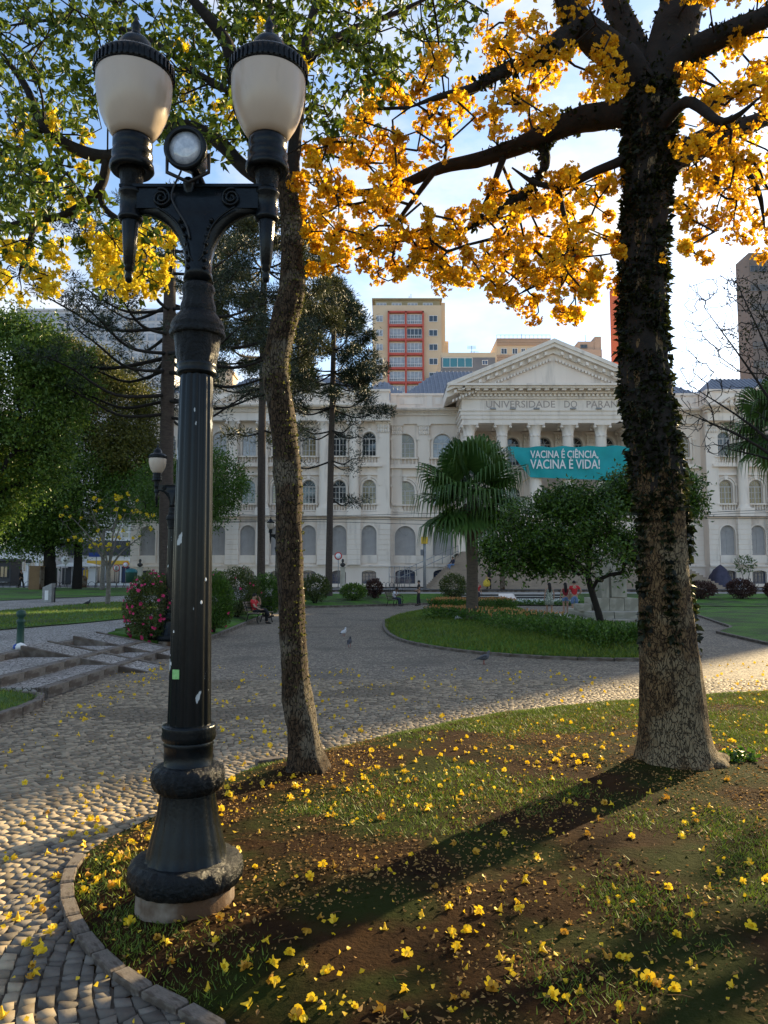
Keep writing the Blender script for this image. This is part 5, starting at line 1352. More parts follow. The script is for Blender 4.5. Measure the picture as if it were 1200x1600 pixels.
for k in range(14): hwin(h, X_(971), Zt_(470 + 14 * k), .6, 1.0, 0, 'grey_wall', 'glass', 0); hwin(h, X_(990), Zt_(470 + 14 * k), 1.6, 1.1, 0, 'white_paint', 'glass_pale', 1)
# brown slab at the right: its bulk stands between sun and square
h, a, b, zt = house('brown_tower', 'tall brown concrete tower at the right edge behind bare branches', 1172, 1206, 395, 104, 4, MT['brown_wall'])
X_ = lambda px: at(px, 470, 104).x - h.location.x
Zt_ = lambda py: at(600, py, 104).z - .9
for k in range(12):
    for px in (1180, 1194): hwin(h, X_(px), Zt_(420 + 30 * k), 1.1, .9, 0, 'grey_wall', 'glass', 1)
# unseen slab added beyond the right edge to keep sun off the square
h, a, b, zt = house('residential_slab', 'tall pale residential slab along the street beyond the right edge', 1348, 1588, 300, 104, 12, MT['pinktan'])
for k in range(16):
    for j in range(6): hwin(h, a + (b - a) * (j + .5) / 6, zt - 3 - 3.2 * k, 1.8, 1.3, 0, 'white_paint', 'glass', 1)
MB().box(a - .2, b + .2, -.2, 12.2, zt, zt + .6).build('parapet', MT['pinktan'], h, norm=False)
# curtain-wall office at the left
h, a, b, zt = house('office_block', 'pale office block with a grid of glass panes at the left skyline', 24, 268, 486, 135, 16, MT['mullion'])
X_ = lambda px: at(px, 546, 135).x - h.location.x
Zt_ = lambda py: at(600, py, 135).z - .9
nc, nr = 19, 15
for j in range(nr):
    for i in range(nc):
        w = (b - a) / nc; z = Zt_(496 + 15.5 * j)
        hwin(h, a + w * (i + .5), z, w - .18, 1.42, 0, 'mullion', ('glass_blue', 'glass_pale', 'glass_pale')[j % 3] if j % 3 else 'glass_pale', 0, 0)
MB().box(a - .1, b + .1, -.25, 15, zt, zt + .35).build('parapet', MT['mullion'], h, norm=False)
h, a, b, zt = house('yellow_block', 'sunlit ochre block peeping over the palace roof', 318, 352, 570, 115, 9, MT['tan'])
MB().box(a - .2, b + .2, -.2, 9.2, zt, zt + .4).build('parapet', MT['tan'], h, norm=False); hwin(h, 0, zt - 1.6, 1.2, 1.0, 0, 'white_paint', 'glass_pale', 1)
# street block at the left with gridded upper floor
h, a, b, zt = house('shop_block', 'street block with gridded upper windows above dark shopfronts', 92, 216, 785, 104, 14, MT['white_paint'])
X_ = lambda px: at(px, 800, 104).x - h.location.x
Zt_ = lambda py: at(600, py, 104).z - .9
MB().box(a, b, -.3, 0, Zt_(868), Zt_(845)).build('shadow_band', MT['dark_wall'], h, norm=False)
for i in range(10):
    for j in range(5): w = (b - a) / 10; hwin(h, a + w * (i + .5), Zt_(836 - 10 * j), w - .1, .78, 0, 'white_paint', 'glass', 0)
for i in range(5):
    w = (b - a) / 5; hwin(h, a + w * (i + .5), Zt_(898), w - .3, 2.2, 0, 'dark_wall', 'glass_blue', 2)
MB().box(X_(140), b, -.35, -.02, Zt_(882), Zt_(876)).build('yellow_sign_band', MT['yellow_paint'], h, norm=False)
h, a, b, zt = house('white_shop', 'low white shop with tall windows behind the left trees', -60, 90, 858, 100, 8, MT['white_paint'])
X_ = lambda px: at(px, 800, 100).x - h.location.x
for px in (26, 40, 54, 68, 80): hwin(h, X_(px), 2.6, .8, 1.6, 0, 'white_paint', 'glass_blue', 1)
MB().box(a, b, -.2, 0, zt - .1, zt + .4).build('cornice', MT['white_paint'], h, norm=False)

# ================================================================== TREES
def px4(rows):            # (px, py, Y, half width px) -> (x, y, z, r)
    out = []
    for px, py, Y, hw in rows:
        p = at(px, py, Y); out.append((p.x, p.y, p.z, rad(hw, p)))
    return out
def tap(l): return l[:-1] + [(*l[-1][:3], min(l[-1][3], 1.3))]
def rel(arr, o): return np.asarray(arr, float) - np.asarray(o, float)

# ---- right: the big yellow ipe with ivy
YR = TREE_R.y
ipe = empty('ipe_tree', (0, 0, 0), 0, 'large yellow-flowering tree with thick ivy-clad trunk at the right', 'tree', 'yellow-flowering trees')
sk = Skeleton()
zb = lawn_z(TREE_R.x, YR)
trunk = [(TREE_R.x + .03, YR, zb - .12, rad(66, TREE_R))] + px4([(1057, 1185, YR, 58), (1054, 1150, YR, 52), (1050, 1090, YR, 48), (1043, 1000, YR, 43), (1037, 900, YR, 37.5), (1033, 800, YR, 36), (1022, 700, YR, 36), (1009, 600, YR, 35),
       (1004, 500, YR, 33.5), (1006, 400, YR, 32), (1010, 300, YR, 32), (1013, 220, YR, 35), (1014, 150, YR, 38)])
P = smooth_path(trunk, 9)
def trunk_r(r, p, d, a):
    h = p[2] - zb
    fl = 1 + (0.17 * math.exp(-max(h, 0) / .14)) * (0.45 + 0.55 * math.cos(a * 5 + 1.0) ** 2)
    q = Vector((d.x * 2.2, d.y * 2.2, p[2] * 1.1))
    return r * fl * (1 + .05 * mnoise.noise(q * 1.3) + .035 * mnoise.noise(q * 4) + .018 * mnoise.noise(Vector((d.x * 14, d.y * 14, p[2] * 9))))
sk.mb.tube([p[:3] for p in P], [p[3] for p in P], 56, rfun=trunk_r)
Lp = 0
for p in P[40:]: sk.nodes.append(p[:3]); sk.plen.append(p[2]); sk.tw.append(False)
limbs = [
    [(1005, 175, YR, 26), (960, 178, YR + .1, 22), (900, 190, YR + .3, 19), (840, 216, YR + .5, 15), (760, 246, YR + .8, 12), (690, 262, YR + 1.0, 9), (630, 288, YR + 1.2, 7), (560, 302, YR + 1.4, 5), (490, 290, YR + 1.6, 3)],
    [(1008, 140, YR, 30), (970, 95, YR - .1, 28), (925, 55, YR - .2, 24), (890, 10, YR - .2, 20), (870, -60, YR - .2, 16), (840, -160, YR, 10), (800, -260, YR, 5)],
    [(905, 35, YR - .2, 16), (860, 75, YR - .4, 14), (835, 95, YR - .4, 12), (795, 106, YR - .5, 10), (745, 135, YR - .5, 7), (690, 150, YR - .6, 5), (640, 168, YR - .6, 3)],
    [(1030, 265, YR, 22), (1075, 235, YR + .1, 19), (1120, 212, YR + .3, 17), (1170, 195, YR + .5, 14), (1240, 170, YR + .8, 10), (1330, 130, YR + 1.2, 6)],
    [(1030, 130, YR, 30), (1075, 85, YR - .2, 22), (1130, 55, YR - .4, 18), (1200, 25, YR - .6, 15), (1290, -30, YR - .8, 10), (1380, -110, YR - 1, 6)],
    [(1020, 150, YR, 36), (1045, 70, YR + .1, 34), (1068, 0, YR + .2, 30), (1085, -90, YR + .4, 22), (1080, -200, YR + .6, 14), (1060, -330, YR + .8, 7)],
    [(1005, 130, YR, 24), (985, 60, YR + .3, 20), (955, -10, YR + .6, 16), (930, -100, YR + .9, 11), (900, -220, YR + 1.2, 6)],
    [(845, 215, YR + .5, 8), (852, 255, YR + .5, 7), (832, 290, YR + .5, 6), (790, 322, YR + .5, 5), (740, 352, YR + .6, 4), (690, 380, YR + .7, 3)],
    [(975, 250, YR, 8), (930, 268, YR + .1, 6.5), (880, 290, YR + .2, 5.5), (835, 285, YR + .4, 4), (800, 262, YR + .5, 3)],
    [(870, 290, YR + .3, 5), (880, 330, YR + .3, 4), (890, 380, YR + .2, 3), (870, 430, YR + .2, 2.4)],
    [(1115, 215, YR + .3, 9), (1120, 255, YR + .3, 7), (1119, 300, YR + .3, 4)],
    [(1085, 235, YR + .1, 8), (1150, 250, YR + .9, 6), (1185, 300, YR + 1.4, 4), (1195, 360, YR + 1.6, 2.5)],
    [(1010, 230, YR, 14), (1070, 160, YR - .5, 9), (1130, 190, YR - .9, 6), (1190, 150, YR - 1.2, 3)],
    [(790, 236, YR + .7, 6), (770, 290, YR + .7, 4), (750, 330, YR + .8, 3)], [(680, 266, YR + 1, 5), (640, 320, YR + 1.1, 3.4), (600, 370, YR + 1.2, 2.4), (540, 395, YR + 1.3, 2)],
]
trunk_mb = sk.mb; sk.mb = MB()
for i, l_ in enumerate(limbs): sk.limb(px4(tap(l_)), 5, 12, .09, plen0=3.0, seed=i * 3.1)
A = poly_points([(455, 235), (560, 205), (680, 268), (800, 300), (960, 250), (975, 370), (965, 455), (915, 505), (830, 500), (800, 465), (720, 462), (640, 450), (560, 425), (490, 425), (455, 380)], 310)
A = [(x, y) for x, y in A if ((x - 700) / 62) ** 2 + ((y - 298) / 34) ** 2 > 1 and ((x - 850) / 40) ** 2 + ((y - 345) / 20) ** 2 > .8]
C_ = [at(x, y, YR + rng.uniform(-.7, 1.9)) for x, y in A]
C_ += [at(x, y, YR + rng.uniform(-1.2, 1.4)) for x, y in poly_points([(520, 140), (640, 120), (760, 30), (960, 0), (975, 150), (850, 190), (700, 240), (560, 215)], 90)]
C_ += [at(x, y, YR + rng.uniform(-1.0, 2.0)) for x, y in poly_points([(1052, 60), (1240, 40), (1240, 395), (1120, 415), (1052, 400)], 120)]
C_ += [at(x, y, YR + rng.uniform(-1.5, 2.0)) for x, y in poly_points([(500, -330), (1250, -330), (1400, 0), (560, 0)], 230)]
C_ = np.array(C_); keep_ = []
for i, c in enumerate(C_):                       # heads keep apart
    if all(np.sum((C_[j] - c) ** 2) > .135 ** 2 for j in keep_): keep_.append(i)
C_ = C_[keep_]
sk.grow(C_, alpha=.12, r0=.0045, seg=4, wig=.16, sag=-.03, step=.28, rk=.0032)
trunk_mb.build('trunk', MT['bark_ipe'], ipe, norm=False); sk.mb.build('limbs', MT['bark_dark'], ipe, norm=False)  # limbs darker than the trunk: their silhouette against the sky is in the colour
mat_p = [p for p in P if p[2] > at(1033, 790, YR).z]
MB().tube([p[:3] for p in mat_p], [p[3] * 1.03 for p in mat_p], 48, rfun=lambda r, p, d, a: trunk_r(r, p, d, a) * (1 + .10 * mnoise.noise(Vector((d.x * 6, d.y * 6, p[2] * 5))) - .10 * max(0, 1 - (p[2] - mat_p[0][2]) / .5) * (1 + 1.2 * mnoise.noise(Vector((d.x * 4, d.y * 4, 2)))))).build('ivy_stems', MT['bark_dark'], ipe, norm=False)
blossom_clusters('blossoms', C_, rng.uniform(.065, .135, len(C_)), MT['petal_tree'], ipe, per=38, fsize=.033)
C2 = C_[rng.integers(0, len(C_), 160)] + rng.normal(size=(160, 3)) * .17
blossom_clusters('loose_blossoms', C2, rng.uniform(.03, .06, len(C2)), MT['petal_tree'], ipe, per=6, fsize=.030)
# ivy: leaves standing off the trunk and the bases of the limbs
ivp, ivd = [], []
pts_ = [p for p in P if p[2] > at(1033, 800, YR).z]
ivs = []
for _ in range(15000):
    p = pts_[int(rng.integers(0, len(pts_)))]; a = rng.uniform(0, 2 * math.pi); d = np.array([math.cos(a), math.sin(a), 0])
    ivp.append(p[:3] + d * (p[3] * rng.uniform(.97, 1.10)) + [0, 0, rng.uniform(-.06, .06)]); ivd.append(d * .8 + [0, 0, rng.uniform(-1.0, .2)])
lowz0, lowz1 = at(1040, 1010, YR).z, at(1033, 800, YR).z
for _ in range(1800):                        # strands creeping lower on the left and right of the bole
    z = lowz1 - (lowz1 - lowz0) * rng.uniform(0, 1) ** 1.8
    k = min(P, key=lambda q: abs(q[2] - z)); a = rng.choice([rng.normal(3.5, .25), rng.normal(-.1, .18), rng.normal(4.6, .10)]); d = np.array([math.cos(a), math.sin(a), 0])
    ivp.append(k[:3] + d * k[3] * rng.uniform(1.0, 1.06)); ivd.append(d * .7 + [0, 0, -.6])
for l_ in limbs[:8]:
    q = smooth_path(px4(l_[:5]), 8)
    for _ in range(900):
        p = q[int(rng.integers(0, len(q)))]; d = rand_dirs(1)[0]
        ivp.append(p[:3] + d * p[3] * rng.uniform(.9, 1.05)); ivd.append(d * .7 + [0, 0, .15])
ivp = np.array(ivp); ivd = np.array(ivd)
nz = np.array([mnoise.noise(Vector(tuple(v * 5))) for v in ivp]); kk = nz + rng.normal(size=len(ivp)) * .2 > -.18
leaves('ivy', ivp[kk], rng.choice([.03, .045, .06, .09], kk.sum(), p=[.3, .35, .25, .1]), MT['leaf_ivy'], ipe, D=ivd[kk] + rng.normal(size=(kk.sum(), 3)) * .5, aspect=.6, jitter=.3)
rb = gnd(1150, 1200, .06)                   # sprout of leaves at the root
leaves('root_sprouts', ellipsoid(420, (rb.x, rb.y - .05, .12), (.22, .12, .14)), .06, MT['leaf_fresh'], ipe, aspect=.7)

# ---- middle: mossy trunk with green leaves and a few yellow heads
YC = TREE_C.y
mid = empty('mossy_tree', (0, 0, 0), 0, 'slender lichen-covered tree with green leaves and curving trunk behind the lamp', 'tree', 'yellow-flowering trees')
sk = Skeleton(); zb2 = lawn_z(TREE_C.x, YC)
tr = [(TREE_C.x + .01, YC, zb2 - .10, rad(34, TREE_C))] + px4([(480, 1195, YC, 28), (474, 1150, YC, 24.5), (463, 1080, YC, 22), (457, 1000, YC, 20.5), (455, 940, YC, 20.5), (452, 860, YC, 20.5), (450, 760, YC, 21), (444, 680, YC, 20), (434, 610, YC, 20), (432, 565, YC, 20), (443, 510, YC, 20), (455, 460, YC + .05, 20), (457, 400, YC + .1, 17), (455, 340, YC + .1, 16), (442, 285, YC + .1, 15), (420, 245, YC + .1, 15)])
P_ = smooth_path(tr, 7)
def tr2(r, p, d, a):
    h = p[2] - zb2; q = Vector((d.x * 1.2, d.y * 1.2, p[2] * 2.2))
    return r * (1 + .32 * math.exp(-max(h, 0) / .13) * (.4 + .6 * math.cos(a * 2) ** 2)) * (1 + .16 * mnoise.noise(q * 1.5) + .08 * mnoise.noise(q * 5))
sk.mb.tube([p[:3] for p in P_], [p[3] for p in P_], 40, rfun=tr2)
for p in P_[60:]: sk.nodes.append(p[:3]); sk.plen.append(p[2]); sk.tw.append(False)
limbs2 = [
    [(428, 255, YC + .1, 14), (395, 215, YC, 12), (372, 160, YC - .1, 11), (364, 110, YC - .2, 11), (350, 60, YC - .3, 10), (310, 10, YC - .4, 8), (250, -60, YC - .4, 5)],
    [(425, 285, YC + .1, 13), (385, 265, YC + .2, 11), (345, 225, YC + .3, 11), (300, 200, YC + .4, 10), (250, 205, YC + .5, 10), (200, 232, YC + .6, 10), (165, 246, YC + .7, 10), (110, 228, YC + .8, 8.5), (62, 190, YC + .8, 7.5), (45, 145, YC + .8, 6), (15, 100, YC + .8, 4), (-40, 40, YC + .8, 3)],
    [(168, 246, YC + .7, 8), (160, 285, YC + .7, 7.5), (140, 312, YC + .7, 6.5), (95, 338, YC + .8, 5.5), (45, 345, YC + .8, 5), (0, 358, YC + .9, 4), (-60, 380, YC + 1, 3)],
    [(70, 200, YC + .8, 4), (40, 225, YC + .9, 3.4), (0, 240, YC + 1, 3), (-40, 236, YC + 1, 2)],
    [(452, 330, YC + .1, 13), (458, 250, YC + .3, 11), (468, 160, YC + .5, 9.5), (476, 70, YC + .7, 8), (500, -10, YC + .9, 6), (540, -120, YC + 1.1, 4)],
    [(466, 180, YC + .5, 8), (440, 110, YC + .9, 7), (425, 30, YC + 1.2, 6), (415, -60, YC + 1.4, 4)],
    [(472, 100, YC + .6, 6), (540, 50, YC + .9, 5), (620, 20, YC + 1.2, 4), (700, -20, YC + 1.4, 3)],
    [(372, 150, YC - .1, 6), (300, 110, YC + .4, 5), (230, 60, YC + .8, 4), (120, 30, YC + 1.1, 3), (0, 42, YC + 1.2, 2.2)],
    [(162, 270, YC + .7, 6), (160, 320, YC + .7, 5), (200, 355, YC + .6, 3.5), (230, 400, YC + .5, 2.6)],
    [(60, 344, YC + .8, 4), (40, 390, YC + .8, 3), (30, 430, YC + .8, 2)],
]
trunk_mb = sk.mb; sk.mb = MB()
for i, l_ in enumerate(limbs2): sk.limb(px4(tap(l_)), 5, 10, .09, plen0=3.0, seed=40 + i)
T1 = poly_points([(-40, -20), (740, -20), (730, 60), (650, 120), (600, 190), (530, 235), (470, 190), (380, 235), (265, 200), (150, 195), (110, 270), (-40, 330)], 400)
T1 += poly_points([(-40, 300), (140, 262), (130, 330), (60, 380), (-40, 405)], 40)
T1 += poly_points([(130, 300), (275, 330), (270, 440), (190, 470), (140, 430)], 26)
B_ = np.array([at(x, y, YC + rng.uniform(-.6, 2.4)) for x, y in T1] + [at(x, y, YC + rng.uniform(-.6, 2.2)) for x, y in poly_points([(-200, -320), (600, -320), (740, -20), (-200, -20)], 170)])
Yl = [at(x, y, YC + rng.uniform(.2, 1.6)) for x, y in poly_points([(-30, 385), (105, 365), (108, 440), (60, 468), (-30, 470)], 34) + poly_points([(135, 345), (272, 335), (272, 455), (195, 468), (142, 430)], 52) + poly_points([(0, 120), (150, 200), (150, 330), (0, 370)], 16) + poly_points([(250, 60), (480, 0), (480, 200), (260, 180)], 14)]
Yl = np.array(Yl)
sk.grow(np.concatenate([B_, Yl]), alpha=.10, r0=.003, seg=4, wig=.16, sag=-.02, step=.3, rk=.0022)
trunk_mb.build('trunk', MT['bark_moss'], mid, norm=False); sk.mb.build('limbs', MT['bark_dark'], mid, norm=False)  # backlit darkness of these limbs is put into their bark colour
# palmate leaves: five leaflets hanging from each twig end
n_ = len(B_); k_ = 6
ctr = np.repeat(B_, k_, 0) + rng.normal(size=(n_ * k_, 3)) * .11
D5 = rand_dirs(n_ * k_) * .9 + np.array([0, 0, -.5])
lp = np.repeat(ctr, 5, 0) + rng.normal(size=(n_ * k_ * 5, 3)) * .006; ld = np.repeat(D5, 5, 0) + rng.normal(size=(n_ * k_ * 5, 3)) * .75 + np.array([0, 0, -.25])
leaves('crown', lp, .095, MT['leaf'], mid, D=ld, aspect=.42, jitter=.1, fold=.14)
blossom_clusters('blossoms', Yl, rng.uniform(.06, .12, len(Yl)), MT['petal_lemon'], mid, per=26, fsize=.036)
mo = []
for _ in range(2600):
    p = P_[int(len(P_) * rng.uniform(.12, 1) ** .8) - 1]; a = rng.normal(-.3, 1.2); d = np.array([math.cos(a), math.sin(a), 0]); mo.append(p[:3] + d * p[3] * rng.uniform(.98, 1.08))
leaves('moss', np.array(mo), .022, MT['leaf_olive'], mid, aspect=.8)

# ---- further ipe at the right, unseen; crown placed and shaped to dapple the bed
far_i = empty('ipe_tree', (0, 0, 0), 0, 'second yellow-flowering tree reaching in at the right edge with orange and green tufts', 'tree', 'yellow-flowering trees')
sk = Skeleton(); bx, by = 11.4, 12.8
L0 = sk.limb([(bx, by, -.1, .34), (bx - .1, by, 1.5, .27), (bx + .1, by + .1, 2.6, .24), (bx, by, 3.6, .22)], 5, 14)
for dx_, dy_, dz_ in ((-2.6, -.5, 2.2), (-1.4, 1.8, 3.0), (2.2, .5, 2.6), (.5, -2.0, 2.8), (1.6, 2.2, 2.2), (-.4, .2, 4.0)):
    sk.limb([(bx, by, 3.5, .15), (bx + dx_ * .4, by + dy_ * .4, 3.5 + dz_ * .55, .11), (bx + dx_, by + dy_, 3.5 + dz_, .05)], 5, 8, plen0=L0)
C3 = ellipsoid(330, (bx, by, 6.7), (3.9, 3.6, 2.3), .25)
sk.grow(C3, alpha=.12, r0=.004, rk=.003)
sk.mb.build('trunk', MT['bark_ipe'], far_i, norm=False)
blossom_clusters('blossoms', C3[:150], rng.uniform(.10, .17, 150), MT['petal_tree'], far_i, per=24, fsize=.045)
leaves('crown', np.repeat(C3[200:], 18, 0) + rng.normal(size=(130 * 18, 3)) * .2, .10, MT['leaf_olive'], far_i)

# ---- generic broadleaf tree
def broadleaf(name, label, base, tops, crown, n_tips, per, lsize, m, bark, r0, group=None, spread=.28, shell=.35, trunk_pts=None, aspect=.5):
    t = empty(name, (base[0], base[1], base[2]), 0, label, 'tree', group)
    sk = Skeleton(); tp = trunk_pts or [(0, 0, -.15, r0 * 1.25), (0.03, 0, tops * .35, r0), (-.03, .02, tops * .7, r0 * .85), (0, 0, tops, r0 * .7)]
    L0 = sk.limb(tp, 5, 12)
    C = np.concatenate([ellipsoid(int(n_tips * w), c, r, shell) for c, r, w in crown])
    sk.grow(C, alpha=.28, r0=.006, rk=r0 * .045, wig=.12)
    sk.mb.build('trunk', bark, t, norm=False)
    leaves('crown', np.repeat(C, per, 0) + rng.normal(size=(len(C) * per, 3)) * spread, lsize, m, t, aspect=aspect)
    return t
def pxc(px, py, Y): return at(px, py, Y)
# small-leaved evergreen filling the left edge
b = gl(-60, 962); Y = b.y; c = at(-30, 655, Y); c2 = at(20, 600, Y); c3 = at(-60, 770, Y)
S_ = Y / F
broadleaf('evergreen_tree', 'dense dark evergreen tree with tiny leaves filling the left edge', b, 3.5,
          [((c.x - b.x, 0, c.z - b.z), (150 * S_, 3.0, 165 * S_), .5), ((c2.x - b.x, .4, c2.z - b.z), (118 * S_, 2.6, 115 * S_), .35), ((c3.x - b.x, -.2, c3.z - b.z), (75 * S_, 2.2, 85 * S_), .25)],
          430, 190, .150, MT['leaf_dark'], MT['bark_dark'], .22, spread=.30, shell=.5)
# olive trees by the street
b = gl(80, 921); Y = min(b.y, 70); b = Vector((at(80, 800, Y).x, Y, hl(Y))); S_ = Y / F; c = at(88, 760, Y); c2 = at(40, 800, Y)
broadleaf('shade_tree', 'thick-trunked dark shade tree beside the brown box at the street', b, 5.0,
          [((c.x - b.x, 0, c.z - b.z), (112 * S_, 5, 95 * S_), .7), ((c2.x - b.x, 0, c2.z - b.z), (90 * S_, 4.5, 65 * S_), .4)], 300, 170, .26, MT['leaf_dark'], MT['bark_dark'], .55, spread=.62)
b = Vector((at(124, 800, 68).x, 68, hl(68))); S_ = 68 / F; c = at(175, 640, 68); c2 = at(110, 585, 68); c3 = at(205, 715, 68)
broadleaf('shade_tree', 'tall olive-leaved tree in front of the office block', b, 9.0,
          [((c.x - b.x, 0, c.z - b.z), (72 * S_, 4, 68 * S_), .5), ((c2.x - b.x, 0, c2.z - b.z), (75 * S_, 4, 52 * S_), .4), ((c3.x - b.x, 0, c3.z - b.z), (55 * S_, 3.6, 50 * S_), .35)], 260, 180, .25, MT['leaf_olive'], MT['bark_dark'], .35, spread=.55)
b = Vector((at(163, 800, 66).x, 66, hl(66))); S_ = 66 / F; c = at(205, 775, 66)
broadleaf('shade_tree', 'thin-trunked young green tree near the street bin', b, 5.0, [((c.x - b.x, 0, c.z - b.z), (45 * S_, 2.6, 42 * S_), 1)], 200, 40, .20, MT['leaf_fresh'], MT['bark_pale'], .17, spread=.42)
# fresh green tree behind the lamp shaft
Y = 42.0; b = Vector((at(300, 800, Y).x, Y, hl(Y))); S_ = Y / F; c = at(330, 760, Y); c2 = at(250, 765, Y)
broadleaf('shade_tree', 'fresh green rounded tree just right of the lamp shaft', b, 3.4,
          [((c.x - b.x, 0, c.z - b.z), (52 * S_, 2.2, 58 * S_), .6), ((c2.x - b.x, 0, c2.z - b.z), (42 * S_, 2, 45 * S_), .4)], 150, 110, .15, MT['leaf_fresh'], MT['bark_dark'], .16, spread=.30)
# nearly bare small tree with a few yellow flowers
b = gl(168, 945); Y = b.y; S_ = Y / F
t = empty('bare_tree', b, 0, 'small pale leafless tree with scattered yellow flowers on the left lawn', 'tree')
sk = Skeleton(); L0 = sk.limb([(0, 0, -.1, .13), (.02, 0, 1.0, .10), (0, 0, 1.9, .09)], 4, 10)
for e_ in ((-1.9, .3, 4.2), (-.8, -.3, 4.6), (.6, .4, 4.5), (1.7, -.2, 3.4), (.1, .8, 4.9), (-1.2, -.6, 3.5)):
    sk.limb([(0, 0, 1.7, .06), (e_[0] * .4, e_[1] * .4, 1.8 + (e_[2] - 1.8) * .5, .04), (e_[0], e_[1], e_[2], .015)], 4, 7, plen0=L0)
Cb = ellipsoid(150, (-.1, 0, 4.0), (2.5, 1.6, 1.7), .4)
sk.grow(Cb, alpha=.15, r0=.004, rk=.003); sk.mb.build('trunk', MT['bark_pale'], t, norm=False)
blossom_clusters('blossoms', Cb[:45], rng.uniform(.06, .12, 45), MT['petal_lemon'], t, per=9, fsize=.06)
leaves('crown', np.repeat(Cb[40:90], 12, 0) + rng.normal(size=(600, 3)) * .15, .12, MT['leaf_fresh'], t)
# tree in the palm lawn
b = gnd(945, 998, .2); Y = b.y; S_ = Y / F
cs = []
for px, py, rx, rz_ in ((925, 818, 112, 48), (855, 835, 82, 52), (1000, 815, 76, 62), (930, 862, 108, 46), (815, 858, 52, 40), (990, 765, 42, 30), (890, 790, 46, 22), (1050, 780, 36, 30)):
    c = at(px, py, Y); cs.append(((c.x - b.x, rng.uniform(-.4, .4), c.z - b.z), (rx * S_, rx * S_ * .85, rz_ * S_), .17))
tp = [(0, 0, -.15, .13), (-.12, 0, .55, .10), (-.30, 0, 1.2, .09), (-.42, .02, 1.75, .085), (-.35, .05, 2.1, .07)]
broadleaf('round_tree', 'dark green spreading tree with leaning forked trunk on the palm lawn', b, 2.0, cs, 190, 130, .125, MT['leaf_round'], MT['bark_dark'], .12, trunk_pts=tp, spread=.185, shell=.5, aspect=.45)
# second fork of its trunk
tre = bpy.data.objects[[o.name for o in COL.objects if o.name.startswith('round_tree')][-1]]
MB().tube(smooth_path([(-.40, 0, 1.65), (-.62, 0, 1.95), (-.95, .05, 2.25), (-1.25, .1, 2.7)], 4), [.07] * 9 + [.05] * 4, 8).build('limb', MT['bark_dark'], tre)

# ---- araucarias
def araucaria(label, px_rows, Y, zbase, whorls, m, tuft=.26, rtr=None, seed=1):
    rnd = random.Random(seed)
    base = Vector((at(px_rows[0][0], px_rows[0][1], Y).x, Y, zbase)); t = empty('araucaria', base, 0, label, 'tree', 'araucaria pines')
    pts = [(0, 0, -.2, rad(px_rows[0][2] * 1.15, at(px_rows[0][0], px_rows[0][1], Y)))]
    for px, py, hw in px_rows[1:]:
        p = at(px, py, Y); pts.append((p.x - base.x, 0, p.z - base.z, rad(hw, p)))
    P = smooth_path(pts, 6); mb = MB(); mb.tube([p[:3] for p in P], [p[3] for p in P], 14, rfun=lambda r, p, d, a: r * (1 + .06 * mnoise.noise(Vector((d.x * 3, d.y * 3, p[2] * 5)))))
    mb.build('trunk', MT['bark_arau'], t, norm=False)
    br = MB(); LP_, LD_ = [], []
    for z, n, ln, up, dens in whorls:
        k = min(P, key=lambda q: abs(q[2] - z)); a0 = rnd.uniform(0, 6.28)
        for i in range(n):
            a = a0 + 6.283 * i / n + rnd.uniform(-.25, .25); L = ln * rnd.uniform(.75, 1.15); d = np.array([math.cos(a), math.sin(a), 0])
            p0 = k[:3] + np.array([0, 0, rnd.uniform(-.15, .15)])
            ctl = [p0, p0 + d * L * .45 + [0, 0, -.10 * L + up * .2], p0 + d * L * .8 + [0, 0, up * .45], p0 + d * L + [0, 0, up]]
            q = smooth_path(ctl, 5); br.tube(q, list(np.linspace(.045 + .008 * L, .016, len(q))), 5, cap=False)
            tips = [(q[-1], 1.0)]
            for s in range(int(2 + L * 1.3 * dens)):
                u = rnd.uniform(.45, 1.0); b_ = q[int(u * (len(q) - 1))]
                e = b_ + np.array([rnd.gauss(0, .32), rnd.gauss(0, .32), rnd.uniform(.0, .4)]) * (.5 + .22 * L)
                br.tube([b_, (b_ + e) / 2 + [0, 0, -.05], e], [.018, .014, .01], 4, cap=False); tips.append((e, .8))
            for e, sc in tips:
                nn = int(105 * min(dens, 1.3))
                c = np.array(e) + rng.normal(size=(nn, 3)) * tuft * sc * .5 * np.array([1, 1, .8])
                LP_.append(c); LD_.append(unit(c - np.array(e)) + [0, 0, .2])
    br.build('branches', MT['bark_dark'], t, norm=False)['kind'] = 'stuff'
    leaves('crown', np.concatenate(LP_), tuft * .55, m, t, D=np.concatenate(LD_), aspect=.20, jitter=.35, fold=.05)
    return t
araucaria('araucaria with long bare boughs and a brown trunk close behind the lamp', [(259, 930, 11.5), (259, 920, 11), (260, 750, 10.5), (262, 600, 10), (265, 480, 9.5), (266, 380, 8), (268, 300, 5)], 30, .40,
          [(7.6, 3, 3.4, .6, .5), (8.6, 5, 4.6, .4, .9), (9.4, 5, 5.0, .5, 1.0), (10.3, 6, 5.2, .7, 1.1), (11.3, 6, 5.0, .9, 1.2), (12.4, 6, 4.4, 1.0, 1.2), (13.5, 6, 3.6, 1.0, 1.2), (14.6, 6, 2.6, .9, 1.2), (15.6, 5, 1.4, .8, 1.2)], MT['needle'], .30, seed=3)
